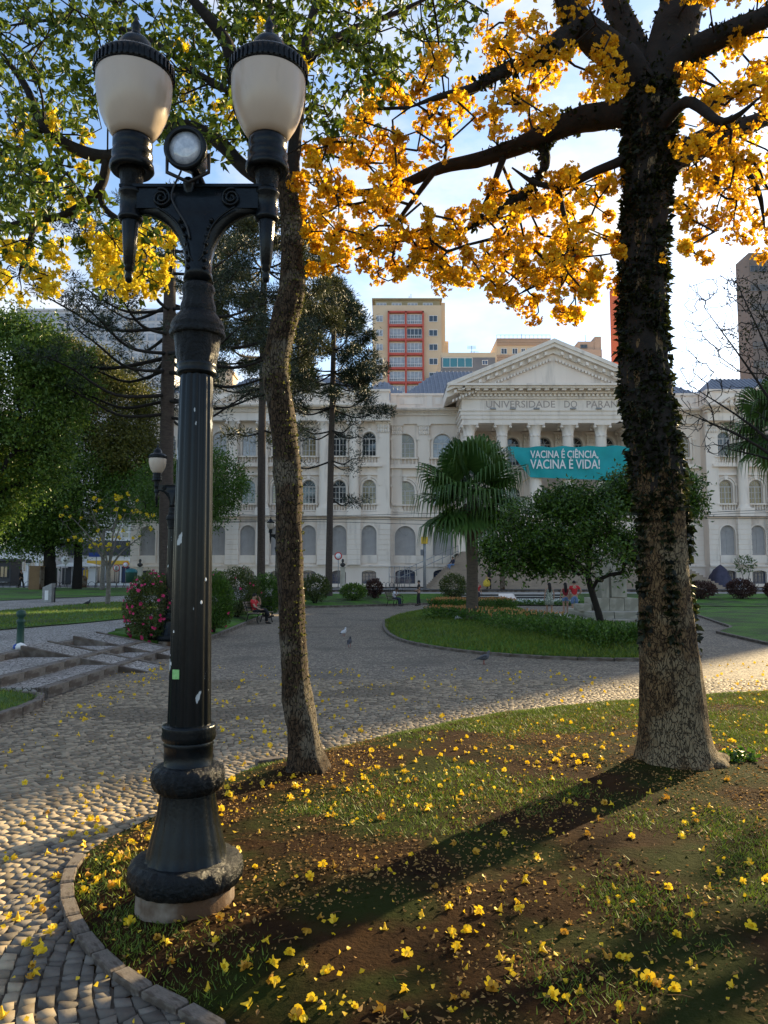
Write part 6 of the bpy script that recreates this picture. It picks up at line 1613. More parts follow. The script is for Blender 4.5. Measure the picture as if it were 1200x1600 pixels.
araucaria('araucaria with olive mossy tufts rising behind the curved trunk', [(408, 905, 6.5), (408, 890, 6.4), (409, 700, 6), (411, 560, 5.5), (412, 440, 5), (414, 330, 3.5)], 46, .55,
          [(10.6, 3, 2.6, -.4, .8), (13.0, 4, 3.6, .2, .9), (14.6, 6, 4.4, .4, 1.3), (16.0, 7, 4.6, .6, 1.6), (17.4, 7, 4.6, .8, 1.6), (18.8, 7, 4.4, .9, 1.6), (20.2, 7, 3.9, 1.0, 1.6), (21.6, 6, 3.0, 1.0, 1.5), (23.0, 6, 1.8, .8, 1.4)], MT['needle_olive'], .50, seed=8)
araucaria('cone-topped dark araucaria standing in front of the palace', [(514, 906, 5.6), (514, 890, 5.4), (517, 720, 4.8), (520, 600, 4.2), (521, 500, 3.4), (517, 437, 1.6)], 58, .60,
          [(7.2, 1, 3.9, -.2, .7), (10.2, 3, 3.6, -.5, .4), (12.4, 4, 3.6, -.3, .5), (14.4, 6, 4.0, .2, 1.2), (15.8, 6, 3.9, .4, 1.5), (17.2, 7, 3.8, .6, 1.7), (18.6, 7, 3.3, .8, 1.8), (20.0, 7, 2.7, .9, 1.8), (21.3, 7, 2.0, .9, 1.8), (22.5, 6, 1.2, .8, 1.8), (23.4, 5, .6, .6, 1.6)], MT['needle'], .52, seed=21)

# ---- fan palms
def fan_palm(label, base, height, rtr, crown_r, n_fronds, lean=0.0, skirt=40, petiole=1.0):
    t = empty('fan_palm', base, 0, label, 'tree', 'fan palms')
    P = smooth_path([(0, 0, -.15, rtr * 1.3), (0, 0, height * .1, rtr * 1.1), (lean * .5, 0, height * .5, rtr), (lean, 0, height, rtr * .95)], 8)
    MB().tube([p[:3] for p in P], [p[3] for p in P], 18, rfun=lambda r, p, d, a: r * (1 + .05 * math.sin(p[2] * 26) + .05 * mnoise.noise(Vector((d.x * 4, d.y * 4, p[2] * 6))))).build('trunk', MT['bark_palm'], t, norm=False)
    top = np.array([lean, 0, height])
    st = MB(); Va, Fa, Ra = [], [], []; nvert = 0
    def frond(el, az, L, blade, V, Fc, Rn, nv):
        d = np.array([math.cos(el) * math.cos(az), math.cos(el) * math.sin(az), math.sin(el)])
        hub = top + d * L + np.array([0, 0, -.10 * L * (1 - math.sin(el))])
        st.tube([top, top + d * L * .55 + [0, 0, .05], hub], [.028, .02, .016], 5, cap=False)
        u = np.cross(d, [0, 0, 1.0]); u = u / max(np.linalg.norm(u), 1e-6); w = np.cross(u, d); tone = rng.uniform(0, 1)
        ns = 34
        for i in range(ns):
            a = (-1 + 2 * (i + .5) / ns) * 2.45
            dr = d * math.cos(a) + u * math.sin(a) + w * (.14 * math.cos(a * 2))
            dr /= np.linalg.norm(dr); side = np.cross(dr, w); side /= max(np.linalg.norm(side), 1e-6)
            ln = blade * (1 - .22 * abs(a) / 2.45) * rng.uniform(.9, 1.05); hw = blade * .048
            m1 = hub + dr * ln * .55 + w * (.02 if i % 2 else -.02); m2 = hub + dr * ln * .80 + np.array([0, 0, -.08 * ln]); tip = hub + dr * ln * .90 + np.array([0, 0, -.55 * ln])
            V += [hub, m1 + side * hw, m1 - side * hw, m2 + side * hw * .5, m2 - side * hw * .5, tip]
            Fc += [(nv, nv + 1, nv + 2), (nv + 1, nv + 3, nv + 2), (nv + 2, nv + 3, nv + 4), (nv + 3, nv + 5, nv + 4)]; Rn += [np.clip(tone * .6 + rng.uniform(0, .4), 0, 1)] * 6; nv += 6
        return nv
    fr = []
    for k in range(n_fronds):
        u_ = (k + .5) / n_fronds; el = R(82) - R(125) * u_ ** .9 + rng.normal() * .16; az = k * 2.39996 + rng.uniform(-.2, .2)
        nvert = frond(el, az, crown_r * .48 * petiole * rng.uniform(.85, 1.1), crown_r * .58, Va, Fa, Ra, nvert)
    link('fronds', np_mesh('fronds', np.array(Va), np.array(Fa), MT['frond'], np.array(Ra)), t)
    st.build('petioles', MT['frond'], t, norm=False)
    if skirt:
        Va, Fa, Ra = [], [], []; nv = 0
        for k in range(skirt):
            nv = frond(R(rng.uniform(-86, -55)), rng.uniform(0, 6.28), crown_r * .25, crown_r * .30, Va, Fa, Ra, nv)
        link('dry_skirt', np_mesh('dry_skirt', np.array(Va), np.array(Fa), MT['frond_dry'], np.array(Ra)), t)
    return t
b = gnd(738, 971, .24); Y = b.y
fan_palm('tall fan palm in the centre of the green lawn', b, at(738, 770, Y).z - b.z, .22, 88 / F * Y * 1.25, 30, lean=.05, skirt=14)
b = gnd(1205, 960, .05)
Yp = 36.0; b = Vector((at(1222, 800, Yp).x, Yp, .06))
fan_palm('fan palm with dark trunk at the right edge in front of the palace', b, at(1204, 668, Yp).z, .22, 2.7, 26, skirt=34)
# ---- bare tree at the right, twigs against the sky
Y = 31.0; b = Vector((at(1290, 800, Y).x, Y, .06))
t = empty('bare_tree', b, 0, 'large leafless tree whose fine dark twigs cross the palace wing at the right', 'tree')
sk = Skeleton(); L0 = sk.limb([(0, 0, -.1, .30), (.05, 0, 2.5, .24), (0, 0, 5.0, .22)], 4, 12)
for px, py, dy in ((1060, 640, -.5), (1075, 600, .8), (1100, 480, .3), (1150, 440, -.6), (1130, 700, .4), (1190, 480, 1.2), (1330, 450, .5), (1380, 560, -.7)):
    e_ = at(px, py, Y + dy) - b; mid_ = Vector((0, 0, 5)).lerp(e_, .45) + Vector((0, 0, .5))
    sk.limb([(0, 0, 4.8, .12), (mid_.x, mid_.y, mid_.z, .06), (e_.x, e_.y, e_.z, .012)], 6, 7, plen0=L0)
Cb = np.array([at(x, y, Y + rng.uniform(-1.5, 1.5)) - b for x, y in poly_points([(1050, 620), (1062, 520), (1075, 440), (1160, 420), (1230, 470), (1230, 700), (1130, 720), (1050, 680)], 650)])
sk.grow(Cb, alpha=.22, r0=.007, rk=.0035, wig=.06, sag=.03, step=.25); sk.mb.build('trunk', MT['bark_dark'], t, norm=False)
leaves('crown', np.repeat(np.array([at(x, y, Y + rng.uniform(-1, 1)) - b for x, y in poly_points([(1150, 420), (1230, 420), (1230, 620), (1175, 600), (1150, 560), (1130, 540)], 46)]), 26, 0) + rng.normal(size=(46 * 26, 3)) * .22, .13, MT['leaf_ivy'], t)

# ---- shrubs
def shrub(label, base, c, r, n, lsize, m, flowers=None, nf=0, stems=6, group='clipped azaleas'):
    t = empty('shrub', base, 0, label, 'shrub', group); sk = Skeleton()
    for k in range(stems):
        a = 6.283 * k / stems + rng.uniform(-.3, .3); e_ = (c[0] + r[0] * .55 * math.cos(a), c[1] + r[1] * .55 * math.sin(a), c[2] - r[2] * .1)
        sk.limb([(.06 * math.cos(a), .06 * math.sin(a), -.06, .035), (e_[0] * .5, e_[1] * .5, e_[2] * .5, .028), (*e_, .012)], 3, 6, plen0=0)
    C = ellipsoid(70, c, r, .5); sk.grow(C, alpha=.2, r0=.003, rk=.002); sk.mb.build('stems', MT['bark_dark'], t, norm=False)
    d = rand_dirs(n); q = rng.uniform(.25, 1, n) ** .5
    lump = 1 + .16 * np.array([mnoise.noise(Vector((v[0] * 2.6 + base[0], v[1] * 2.6, v[2] * 2.6 + base[1]))) for v in d])
    Pp = np.asarray(c) + d * (q * lump)[:, None] * np.asarray(r); ok = Pp[:, 2] > .12
    leaves('foliage', Pp[ok], lsize, m, t, D=d[ok] + [0, 0, .3], jitter=.6)
    if flowers:
        d = rand_dirs(nf); V, Fc, rr = flower_arrays(np.asarray(c) + d * np.asarray(r) * rng.uniform(.95, 1.06, (nf, 1)), d, .055); link('flowers', np_mesh('flowers', V, Fc, MT[flowers], rr), t)['kind'] = 'stuff'
    return t
def bedz(x, y): return float(bedr_h(np.array([x]), np.array([y]))[0])
def shr(label, px, py_base, py_top, hwpx, Y, z, m, lsize, n, fl=None, nf=0, round_=.62):
    x = at(px, 800, Y).x; ht = at(px, py_top, Y).z - z; rx = hwpx / F * Y; rz_ = ht * round_ * .75
    return shrub(label, (x, Y, z), (0, 0, ht - rz_), (rx, rx * .95, rz_), n, lsize, m, fl, nf)
shr('loose azalea bush with bright pink flowers left of the lamp', 243, 1000, 893, 44, 20.2, bedz(-5.97, 20.2), MT['leaf_bush'], .07, 9500, 'pink', 150, .75)
shr('green clipped azalea just right of the lamp shaft', 335, 975, 893, 32, 25.0, bedz(-5.6, 25), MT['leaf_fresh'], .085, 7000, 'pink', 8, .7)
shr('large red-green azalea behind the bench with the seated reader', 372, 968, 886, 38, 33.2, bedz(-6.2, 33.2), MT['leaf_bush'], .09, 8000, 'pink', 14, .7)
shr('rounded azalea between the bench and the mossy trunk', 417, 960, 897, 28, 35.0, bedz(-6.2, 35), MT['leaf_fresh'], .10, 5000, None, 0, .7)
for px, top, hw, Y, lab, m, n in ((493, 898, 25, 51.5, 'round reddish bush on the bank nearest the mossy trunk', 'leaf_bush', 2600), (553, 912, 21, 54.5, 'low wide dark bush on the bank left of the bench', 'leaf_dark', 2000),
                             (585, 905, 13, 56.5, 'small narrow reddish bush beside the low wide one', 'leaf_red', 1300), (707, 896, 22, 58.0, 'neat ball-shaped bush in front of the great stair', 'leaf_bush', 2400),
                             (1090, 908, 24, 55.0, 'dark red ball bush just right of the ivy trunk', 'leaf_red', 2400), (1153, 905, 23, 55.0, 'dark red ball bush under the palace window', 'leaf_red', 2400), (1205, 909, 16, 55.0, 'dark red bush cut by the right edge', 'leaf_red', 1800)):
    shr(lab, px, 0, top, hw, Y, back_h(at(px, 900, Y).x, Y) - .02, MT[m], .15, n)
pl = Vector((at(1165, 800, 76).x, 76.5, .95))
sp_ = shrub('spindly young plant against the palace wall at the right', pl, (0, 0, 2.3), (1.1, .6, .9), 260, .25, MT['leaf_fresh'], stems=2, group='young plants')

# ================================================================== PEOPLE
def skin_mesh(name, J, E, Rr, m, parent, root=0, sub=2):
    me = bpy.data.meshes.new(name); me.from_pydata([J[k] for k in J], [(list(J).index(a), list(J).index(b)) for a, b in E], [])
    me.materials.append(m); o = link(name, me, parent)
    md = o.modifiers.new('Skin', 'SKIN'); md.use_smooth_shade = True
    sv = me.skin_vertices[0].data
    for i, k in enumerate(J): r = Rr[k]; sv[i].radius = r if hasattr(r, '__len__') else (r, r); sv[i].use_root = (i == root)
    s = o.modifiers.new('Sub', 'SUBSURF'); s.levels = sub; s.render_levels = sub
    return o
STAND = dict(pelvis=(0, 0, .95), waist=(0, 0, 1.10), chest=(0, 0, 1.30), neck=(0, 0, 1.46), head=(0, .015, 1.56), crown=(0, .01, 1.67),
             shl=(-.18, 0, 1.40), ell=(-.25, -.02, 1.14), wrl=(-.26, .04, .90), hal=(-.26, .06, .83), shr=(.18, 0, 1.40), elr=(.25, -.02, 1.14), wrr=(.26, .04, .90), har=(.26, .06, .83),
             hil=(-.10, 0, .90), knl=(-.10, .02, .50), anl=(-.10, -.02, .09), tol=(-.11, .14, .035), hir=(.10, 0, .90), knr=(.10, .02, .50), anr=(.10, -.02, .09), tor=(.11, .14, .035))
SIT = dict(STAND, pelvis=(0, 0, .50), waist=(0, -.03, .64), chest=(0, -.03, .84), neck=(0, 0, 1.00), head=(0, .03, 1.10), crown=(0, .03, 1.21), shl=(-.18, -.02, .94), ell=(-.24, .08, .70), wrl=(-.18, .30, .60), hal=(-.16, .37, .60),
           shr=(.18, -.02, .94), elr=(.24, .08, .70), wrr=(.18, .30, .60), har=(.16, .37, .60), hil=(-.10, .02, .49), knl=(-.13, .42, .49), anl=(-.13, .44, .09), tol=(-.13, .60, .035), hir=(.10, .02, .49), knr=(.13, .42, .49), anr=(.13, .44, .09), tor=(.13, .60, .035))
RAD = dict(pelvis=(.14, .11), waist=(.125, .095), chest=(.15, .105), neck=.052, head=(.078, .092), crown=(.062, .072), shl=.062, ell=.042, wrl=.031, hal=(.035, .02), shr=.062, elr=.042, wrr=.031, har=(.035, .02),
           hil=.092, knl=.060, anl=.042, tol=(.035, .028), hir=.092, knr=.060, anr=.042, tor=(.035, .028))
EDG = [('pelvis', 'waist'), ('waist', 'chest'), ('chest', 'neck'), ('neck', 'head'), ('head', 'crown')]
for s in 'lr': EDG += [('chest', 'sh' + s), ('sh' + s, 'el' + s), ('el' + s, 'wr' + s), ('wr' + s, 'ha' + s), ('pelvis', 'hi' + s), ('hi' + s, 'kn' + s), ('kn' + s, 'an' + s), ('an' + s, 'to' + s)]
def person(label, loc, rz, pose=None, top='black_cloth', legs='black_cloth', skin='skin', hair='short', sleeves='short', shorts=False, dress=None, female=False, scale=1.0, group='people in the square'):
    J = dict(pose or STAND); o = empty('person', loc, rz, label, 'person', group); o.scale = (scale,) * 3
    Rb = dict(RAD)
    if female:
        for k in ('chest',): Rb[k] = (.125, .095)
        for k in ('shl', 'shr', 'ell', 'elr'): Rb[k] = RAD[k] * .85
        J['shl'] = (J['shl'][0] * .88, *J['shl'][1:]); J['shr'] = (J['shr'][0] * .88, *J['shr'][1:])
    JJ, EE, RR = dict(J), list(EDG), dict(Rb)
    for s, sg in (('l', -1), ('r', 1)):                       # five fingers on each hand
        h = Vector(J['ha' + s]); w = Vector(J['wr' + s]); d = (h - w).normalized(); sd = d.orthogonal().normalized(); up = d.cross(sd)
        for f in range(5):
            nm = f'f{s}{f}'; q = h + d * (.075, .085, .082, .068, .035)[f] + sd * (-.024, -.008, .008, .024, .052)[f] + up * .018
            JJ[nm] = tuple(q); EE.append(('ha' + s, nm)); RR[nm] = .0085
    body = skin_mesh('body', JJ, EE, RR, MT[skin], o)
    hd = Vector(J['head']); cr = Vector(J['crown']); ax_ = (cr - hd).normalized(); fw = Vector((0, 1, 0)); fw = (fw - ax_ * fw.dot(ax_)).normalized(); sd = fw.cross(ax_)
    face = MB()
    face.tube([hd + fw * .085 + ax_ * .03, hd + fw * .112 + ax_ * -.005, hd + fw * .086 - ax_ * .02], [.008, .016, .012], 6)          # nose
    for s in (-1, 1): face.lathe([(.004, -.03), (.016, -.015), (.018, .01), (.004, .03)], 6, hd + sd * s * .088)                       # ears
    face.build('face', MT[skin], body)
    ey = MB()
    for s in (-1, 1): ey.lathe([(.002, -.008), (.011, 0), (.002, .008)], 6, hd + fw * .086 + sd * s * .034 + ax_ * .03)
    ey.tube([hd + fw * .088 - ax_ * .05 - sd * .025, hd + fw * .094 - ax_ * .05, hd + fw * .088 - ax_ * .05 + sd * .025], .006, 5)
    ey.build('eyes_and_mouth', MT['hair'], body)
    hb = MB(); cc = hd + ax_ * .055 - fw * .018
    def hr(r, z, a): return r
    vs, fs = [], []; n1, n2_ = 10, 14
    for i in range(n1 + 1):
        th_ = math.pi * (.62 if hair == 'short' else .66) * i / n1
        for j in range(n2_):
            a = 6.283 * j / n2_; front_ = max(0, math.cos(a)); t2 = th_ * (1 - .42 * front_ ** 2)
            vs.append(cc + (fw * math.cos(a) * .105 + sd * math.sin(a) * .094) * math.sin(t2) + ax_ * math.cos(t2) * .105)
    for i in range(n1):
        for j in range(n2_): k = (j + 1) % n2_; fs.append((i * n2_ + j, i * n2_ + k, (i + 1) * n2_ + k, (i + 1) * n2_ + j))
    hb.add(vs, fs, True)
    if hair == 'long': hb.tube(smooth_path([cc - fw * .07, hd - fw * .105 - ax_ * .08, hd - fw * .12 - ax_ * .25, hd - fw * .10 - ax_ * .38], 3), [.07, .08, .085, .09, .09, .085, .08, .07, .06, .03], 10)
    hb.build('hair', MT['hair'], o)
    g = lambda k, a: (RR[k][0] + a, RR[k][1] + a) if hasattr(RR[k], '__len__') else RR[k] + a
    ks = ['pelvis', 'waist', 'chest', 'shl', 'shr']; ed = [('pelvis', 'waist'), ('waist', 'chest'), ('chest', 'shl'), ('chest', 'shr')]; JS = {k: J[k] for k in ks}
    cl = Vector(J['neck']) * .55 + Vector(J['chest']) * .45; JS['collar'] = tuple(cl); ed.append(('chest', 'collar'))
    RS = {k: g(k, .018) for k in ks}; RS['collar'] = .075
    if sleeves != 'none':
        for s in 'lr':
            JS['el' + s] = tuple(Vector(J['sh' + s]).lerp(Vector(J['el' + s]), .62 if sleeves == 'short' else 1)); RS['el' + s] = g('el' + s, .020); ed.append(('sh' + s, 'el' + s))
            if sleeves == 'long': JS['wr' + s] = J['wr' + s]; RS['wr' + s] = g('wr' + s, .014); ed.append(('el' + s, 'wr' + s))
    skin_mesh('shirt', JS, ed, RS, MT[top], o)
    if dress:
        pz = Vector(J['waist']); MB().lathe([(.13, .04), (.16, -.10), (.20, -.30), (.24, -.58), (.225, -.58), (.15, -.3)], 24, pz, rmod=lambda r, z, a: r * (1 + .05 * math.sin(a * 7) * max(0, -z * 2))).build('skirt', MT[dress], o)
    else:
        JL = {'pelvis': J['pelvis'], 'waist': tuple(Vector(J['pelvis']).lerp(Vector(J['waist']), .3))}; EL = [('pelvis', 'waist')]; RL_ = {'pelvis': g('pelvis', .022), 'waist': g('waist', .02)}
        for s in 'lr':
            JL['hi' + s] = J['hi' + s]; RL_['hi' + s] = g('hi' + s, .016); EL.append(('pelvis', 'hi' + s))
            if shorts: JL['kn' + s] = tuple(Vector(J['hi' + s]).lerp(Vector(J['kn' + s]), .55 if shorts == 'mini' else .95)); RL_['kn' + s] = g('kn' + s, .034); EL.append(('hi' + s, 'kn' + s))
            else:
                JL['kn' + s] = J['kn' + s]; RL_['kn' + s] = g('kn' + s, .022); EL.append(('hi' + s, 'kn' + s)); JL['an' + s] = J['an' + s]; RL_['an' + s] = g('an' + s, .026); EL.append(('kn' + s, 'an' + s))
        skin_mesh('trousers' if not shorts else 'shorts', JL, EL, RL_, MT[legs], o)
    for s in 'lr':
        a_, t_ = Vector(J['an' + s]), Vector(J['to' + s])
        MB().tube([a_ + (a_ - t_).normalized() * .05 + Vector((0, 0, -.045)), a_ + Vector((0, 0, -.03)), a_.lerp(t_, .6), t_ + (t_ - a_).normalized() * .04], [.03, .052, .046, .028], 8).build('shoe', MT['shoe'], o)
    return o
def step_pose(base, f, arms=None):
    J = dict(base); J['knl'] = (-.10, .12 * f + .04, .51); J['anl'] = (-.10, .20 * f, .09); J['tol'] = (-.11, .20 * f + .16, .035); J['knr'] = (.10, -.02, .50); J['anr'] = (.10, -.22 * f, .12); J['tor'] = (.11, -.22 * f + .14, .035)
    if arms: J.update(arms)
    return J
def zat(y): return back_h(0, y) if y > 47 else 0.0
def spot(px, py): return gnd(px, py, 0.0)
p = spot(859, 960.5); person('woman in a pale floral dress seen from behind, walking toward the palace', p, R(8), step_pose(STAND, .7), top='floral', dress='floral', hair='long', sleeves='none', female=True, scale=.96)
p = spot(884, 960); person('long-haired woman in dark red top and short denim shorts', p, 0, STAND, top='dark_red_cloth', legs='denim', shorts='mini', hair='long', sleeves='none', female=True, scale=.96)
akimbo = dict(STAND, elr=(.36, -.06, 1.17), wrr=(.20, .06, 1.00), har=(.16, .10, .99))
p = spot(898, 960.5); person('man in bright red shirt and denim shorts with a hand on his hip', p, R(-4), akimbo, top='red_cloth', legs='denim', shorts='long', sleeves='short', scale=1.02)
p = Vector((at(653, 800, 53.2).x, 53.2 - .9, .02)); person('man all in black standing beside the far bench', p, R(95), step_pose(dict(STAND, wrl=(-.12, .22, 1.02), hal=(-.06, .26, 1.02)), .45), scale=1.0)
p = Vector((at(749, 800, 55).x, 56.4, .02)); person('person in a red top with dark trousers beyond the palm trunk', p, R(180), STAND, top='red_cloth', legs='navy_cloth', scale=.93)
p = Vector((at(758, 800, 68).x, 66.0, .95)); person('person in black carrying a yellow bag before the great stair', p, R(20), step_pose(STAND, .5), top='black_cloth', legs='black_cloth', female=True, hair='long', scale=.98)
bg = empty('bag', p + Vector((-.22, -.18, .55)), 0, 'large yellow bag carried in front of the great stair', 'bag')
MB().lathe([(.05, -.34), (.26, -.30), (.32, -.1), (.28, .12), (.12, .26), (.03, .30)], 14, rmod=lambda r, z, a: r * (1 - .35 * abs(math.sin(a)))).build('sack', MT['yellow_cloth'], bg); MB().tube(smooth_path([(-.1, 0, .22), (0, 0, .50), (.1, 0, .22)], 4), .018, 6).build('strap', MT['yellow_cloth'], bg)
p = Vector((at(968, 800, 67).x, 67, .95)); person('walker in dark clothes on the pavement beyond the monument', p, R(-80), step_pose(STAND, 1), top='black_cloth', legs='black_cloth', sleeves='long')
p = Vector((at(1022, 800, 67).x, 67, .95)); person('person in a blue top on the pavement beyond the monument', p, R(60), step_pose(STAND, .6), top='blue_cloth', legs='denim', shorts='long')
p = gl(37, 916); p = Vector((at(37, 800, 72).x, 72, hl(72))); person('lone walker in black crossing by the left street', p, R(-100), step_pose(STAND, 1), sleeves='long', scale=1.0)
# seated people
k = 11; u = k / (NS - 1); zst = z0s + (z1s - z0s) * (k + 1) / NS; xl = BX(672, 66.5) + (BX(722, 73) - BX(672, 66.5)) * u
person('person in dark top sitting on the left edge of the great stair', (xl + .3, 66.6 + 6.8 * u - .12, zst - .40), R(120), SIT, top='navy_cloth', legs='denim', sleeves='long', scale=.98)
# ---- benches
def bench(label, loc, rz):
    b = empty('park_bench', loc, rz, label, 'bench', 'slatted park benches')
    for i in range(5): box_obj('seat_slat', MT['wood'], b, -.85, .85, -.02 + i * .09, .05 + i * .09, .42, .45)
    for i in range(4):
        z = .52 + i * .10; y = -.06 - .07 * (i + 1) / 2; box_obj('back_slat', MT['wood'], b, -.85, .85, y - .03, y, z, z + .07)
    for x in (-.75, .75):
        MB().tube(smooth_path([(x, .42, 0), (x, .36, .22), (x, .40, .41), (x, .0, .40), (x, -.08, .55), (x, -.22, .92)], 4), .022, 6).build('end_frame', MT['iron'], b)
        MB().tube(smooth_path([(x, -.14, 0), (x, -.06, .22), (x, -.02, .40)], 3), .022, 6).build('leg', MT['iron'], b)
        MB().tube(smooth_path([(x, -.12, .66), (x, .15, .66), (x, .36, .62), (x, .38, .44)], 3), .018, 6).build('armrest', MT['iron'], b)
    return b
bp = gnd(396, 976); bx_, by_ = bp.x + .30, bp.y + .75
bench('slatted bench under the azaleas with the reader in red', (bx_ - .32, by_, 0.02), R(-90 - 14))
rd = dict(SIT, chest=(0, -.10, .84), neck=(0, -.10, 1.00), head=(0, -.05, 1.10), crown=(0, -.03, 1.21), waist=(0, -.05, .64), shl=(-.18, -.10, .94), shr=(.18, -.10, .94), ell=(-.22, .12, .78), wrl=(-.10, .14, 1.02), hal=(-.05, .12, 1.08), knl=(-.12, .44, .56), knr=(.10, .46, .62), anr=(.02, .62, .32), tor=(.02, .78, .34))
person('man in red shirt and black trousers reclining on the bench, hand at his face', (bx_ - .32, by_ - .15, -.01), R(-90 - 14), rd, top='red_cloth', legs='black_cloth')
bb = Vector((at(614, 800, 52.6).x, 52.3, .03))
bench('far slatted bench on the path with the man in white', bb, R(-115))
ws = dict(SIT, waist=(0, .02, .64), chest=(0, .10, .83), neck=(0, .16, .98), head=(0, .22, 1.07), crown=(0, .24, 1.18), shl=(-.18, .10, .92), shr=(.18, .10, .92), ell=(-.26, .26, .70), elr=(.26, .26, .70), wrl=(-.10, .40, .72), wrr=(.10, .40, .72), hal=(-.05, .44, .74), har=(.05, .44, .74))
person('dark-haired man in white shirt hunched on the far bench', (bb.x + .05, bb.y - .1, 0.02), R(-115), ws, top='white_cloth', legs='navy_cloth', skin='skin_dark')

# ================================================================== PIGEONS
def pigeon(label, loc, rz, m, s=1.0, pose='stand'):
    o = empty('pigeon', loc, rz, label, 'bird', 'pigeons on the paving'); o.scale = (s,) * 3
    hz = .05 if pose == 'peck' else .27
    sp_ = [(-.155, 0, .105, .008, .030), (-.11, 0, .118, .018, .034), (-.06, 0, .130, .042, .05), (0, 0, .142, .058, .062), (.05, 0, .155, .060, .058), (.085, 0, .185 if pose == 'stand' else .15, .040, .040), (.100, 0, .225 if pose == 'stand' else .11, .026, .026), (.112, 0, .256 if pose == 'stand' else .075, .026, .025), (.128, 0, .262 if pose == 'stand' else .060, .016, .014), (.138, 0, .258 if pose == 'stand' else .052, .003, .003)]
    P = smooth_path(sp_, 3); vs, fs = [], []; n = 12
    for j, q in enumerate(P):
        t = P[min(j + 1, len(P) - 1)][:3] - P[max(j - 1, 0)][:3]; t /= np.linalg.norm(t); w = np.array([0, 1, 0]); u = np.cross(w, t)
        for i in range(n): a = 6.283 * i / n; vs.append(q[:3] + u * q[3] * math.cos(a) + w * q[4] * math.sin(a))
    for j in range(len(P) - 1):
        for i in range(n): k = (i + 1) % n; fs.append((j * n + i, j * n + k, (j + 1) * n + k, (j + 1) * n + i))
    fs += [tuple(range(n)), tuple(range((len(P) - 1) * n, len(P) * n))]
    MB().add(vs, fs, True).build('body', MT[m], o)
    for sg in (-1, 1):
        MB().add([(.055, sg * .060, .175), (.0, sg * .068, .185), (-.08, sg * .050, .150), (-.165, sg * .018, .118), (-.09, sg * .052, .115), (.0, sg * .066, .120)], [(0, 1, 2, 3, 4, 5)] if sg > 0 else [(5, 4, 3, 2, 1, 0)]).build('wing', MT['bird_dark' if m != 'bird_white' else 'bird_white'], o)
        lg = MB().tube([(.005, sg * .025, .10), (-.002, sg * .025, .05), (.004, sg * .025, .006)], .006, 5)
        for a in (-.5, 0, .5, 3.14): lg.tube([(.004, sg * .025, .006), (.004 + .03 * math.cos(a), sg * .025 + .03 * math.sin(a), .004)], .004, 4)
        lg.build('leg', MT['bird_leg'], o)
    MB().add([(-.10, -.030, .12), (-.10, .030, .12), (-.235, .034, .085), (-.245, 0, .082), (-.235, -.034, .085), (-.10, 0, .135)], [(0, 4, 3, 5), (5, 3, 2, 1), (0, 1, 2, 3, 4)]).build('tail', MT['bird_dark'], o)
    hx_ = (.138, 0, .258) if pose == 'stand' else (.138, 0, .052); MB().tube([(hx_[0] - .01, 0, hx_[2]), (hx_[0] + .018, 0, hx_[2] - .008)], [.008, .002], 6).build('beak', MT['black'], o)
    return o
pigeon('grey pigeon walking right on the paving in front of the palm lawn', gnd(756, 1038), R(12), 'bird_grey', 1.05)
pigeon('dark pigeon facing away beside the white pigeon', gnd(546, 1011), R(80), 'bird_dark', 1.0)
pigeon('white pigeon standing on the open paving', gnd(537, 994), R(60), 'bird_white', 1.0)
pigeon('pale pigeon pecking in the grass left of the palm', gnd(716, 971, .22), R(170), 'bird_white', 1.0, 'peck')
pigeon('dark pigeon standing in the flowers right of the palm', gnd(768, 972, .24), R(90), 'bird_dark', 1.1)
pigeon('dark pigeon on the lawn strip near the small bare tree', gl(136, 948) + Vector((0, 0, .03)), R(30), 'bird_dark', 1.1)

# ================================================================== MONUMENT, BUSTS, STREET FURNITURE
mx = at(968, 800, 31.5).x
mon = empty('monument', (mx, 33.0, 0), 0, 'pale granite monument pedestal on stepped base half hidden by the ivy trunk', 'monument')
s1 = at(897, 800, 30.4).x - mx
for lo, hi, w, d in ((0, .26, -s1, 2.6), (.26, .52, -s1 - .75, 2.0)):
    for i in range(3):
        a = -w + 2 * w * i / 3; cube_piece('base_block', MT['granite'], mon, (a + w / 3, 0, (lo + hi) / 2), (2 * w / 3 - .012, 2 * d, hi - lo - .004), bevel=.012, key='mon')
for i, x in enumerate((-.62, 0, .62)): cube_piece('plinth_block', MT['granite'], mon, (x, 0, .78), (.61, 1.7, .52), bevel=.02, key='mon')
for x in (-1.15, 1.25): cube_piece('bench_block', MT['granite'], mon, (x - .2 * (x < 0), -.5, .66), (.55, .8, .28), bevel=.02, key='mon')
cube_piece('core', MT['granite'], mon, (0, 0, 1.95), (1.05, 1.05, 1.82), bevel=.02, key='mon'); cube_piece('front_panel', MT['granite'], mon, (.15, -.56, 1.72), (.62, .2, 1.3), bevel=.04, key='mon'); cube_piece('side_panel', MT['granite'], mon, (-.42, -.54, 1.6), (.3, .22, 1.1), bevel=.04, key='mon')
cube_piece('cap_block', MT['granite'], mon, (0, 0, 2.94), (1.25, 1.25, .16), bevel=.05, key='mon')
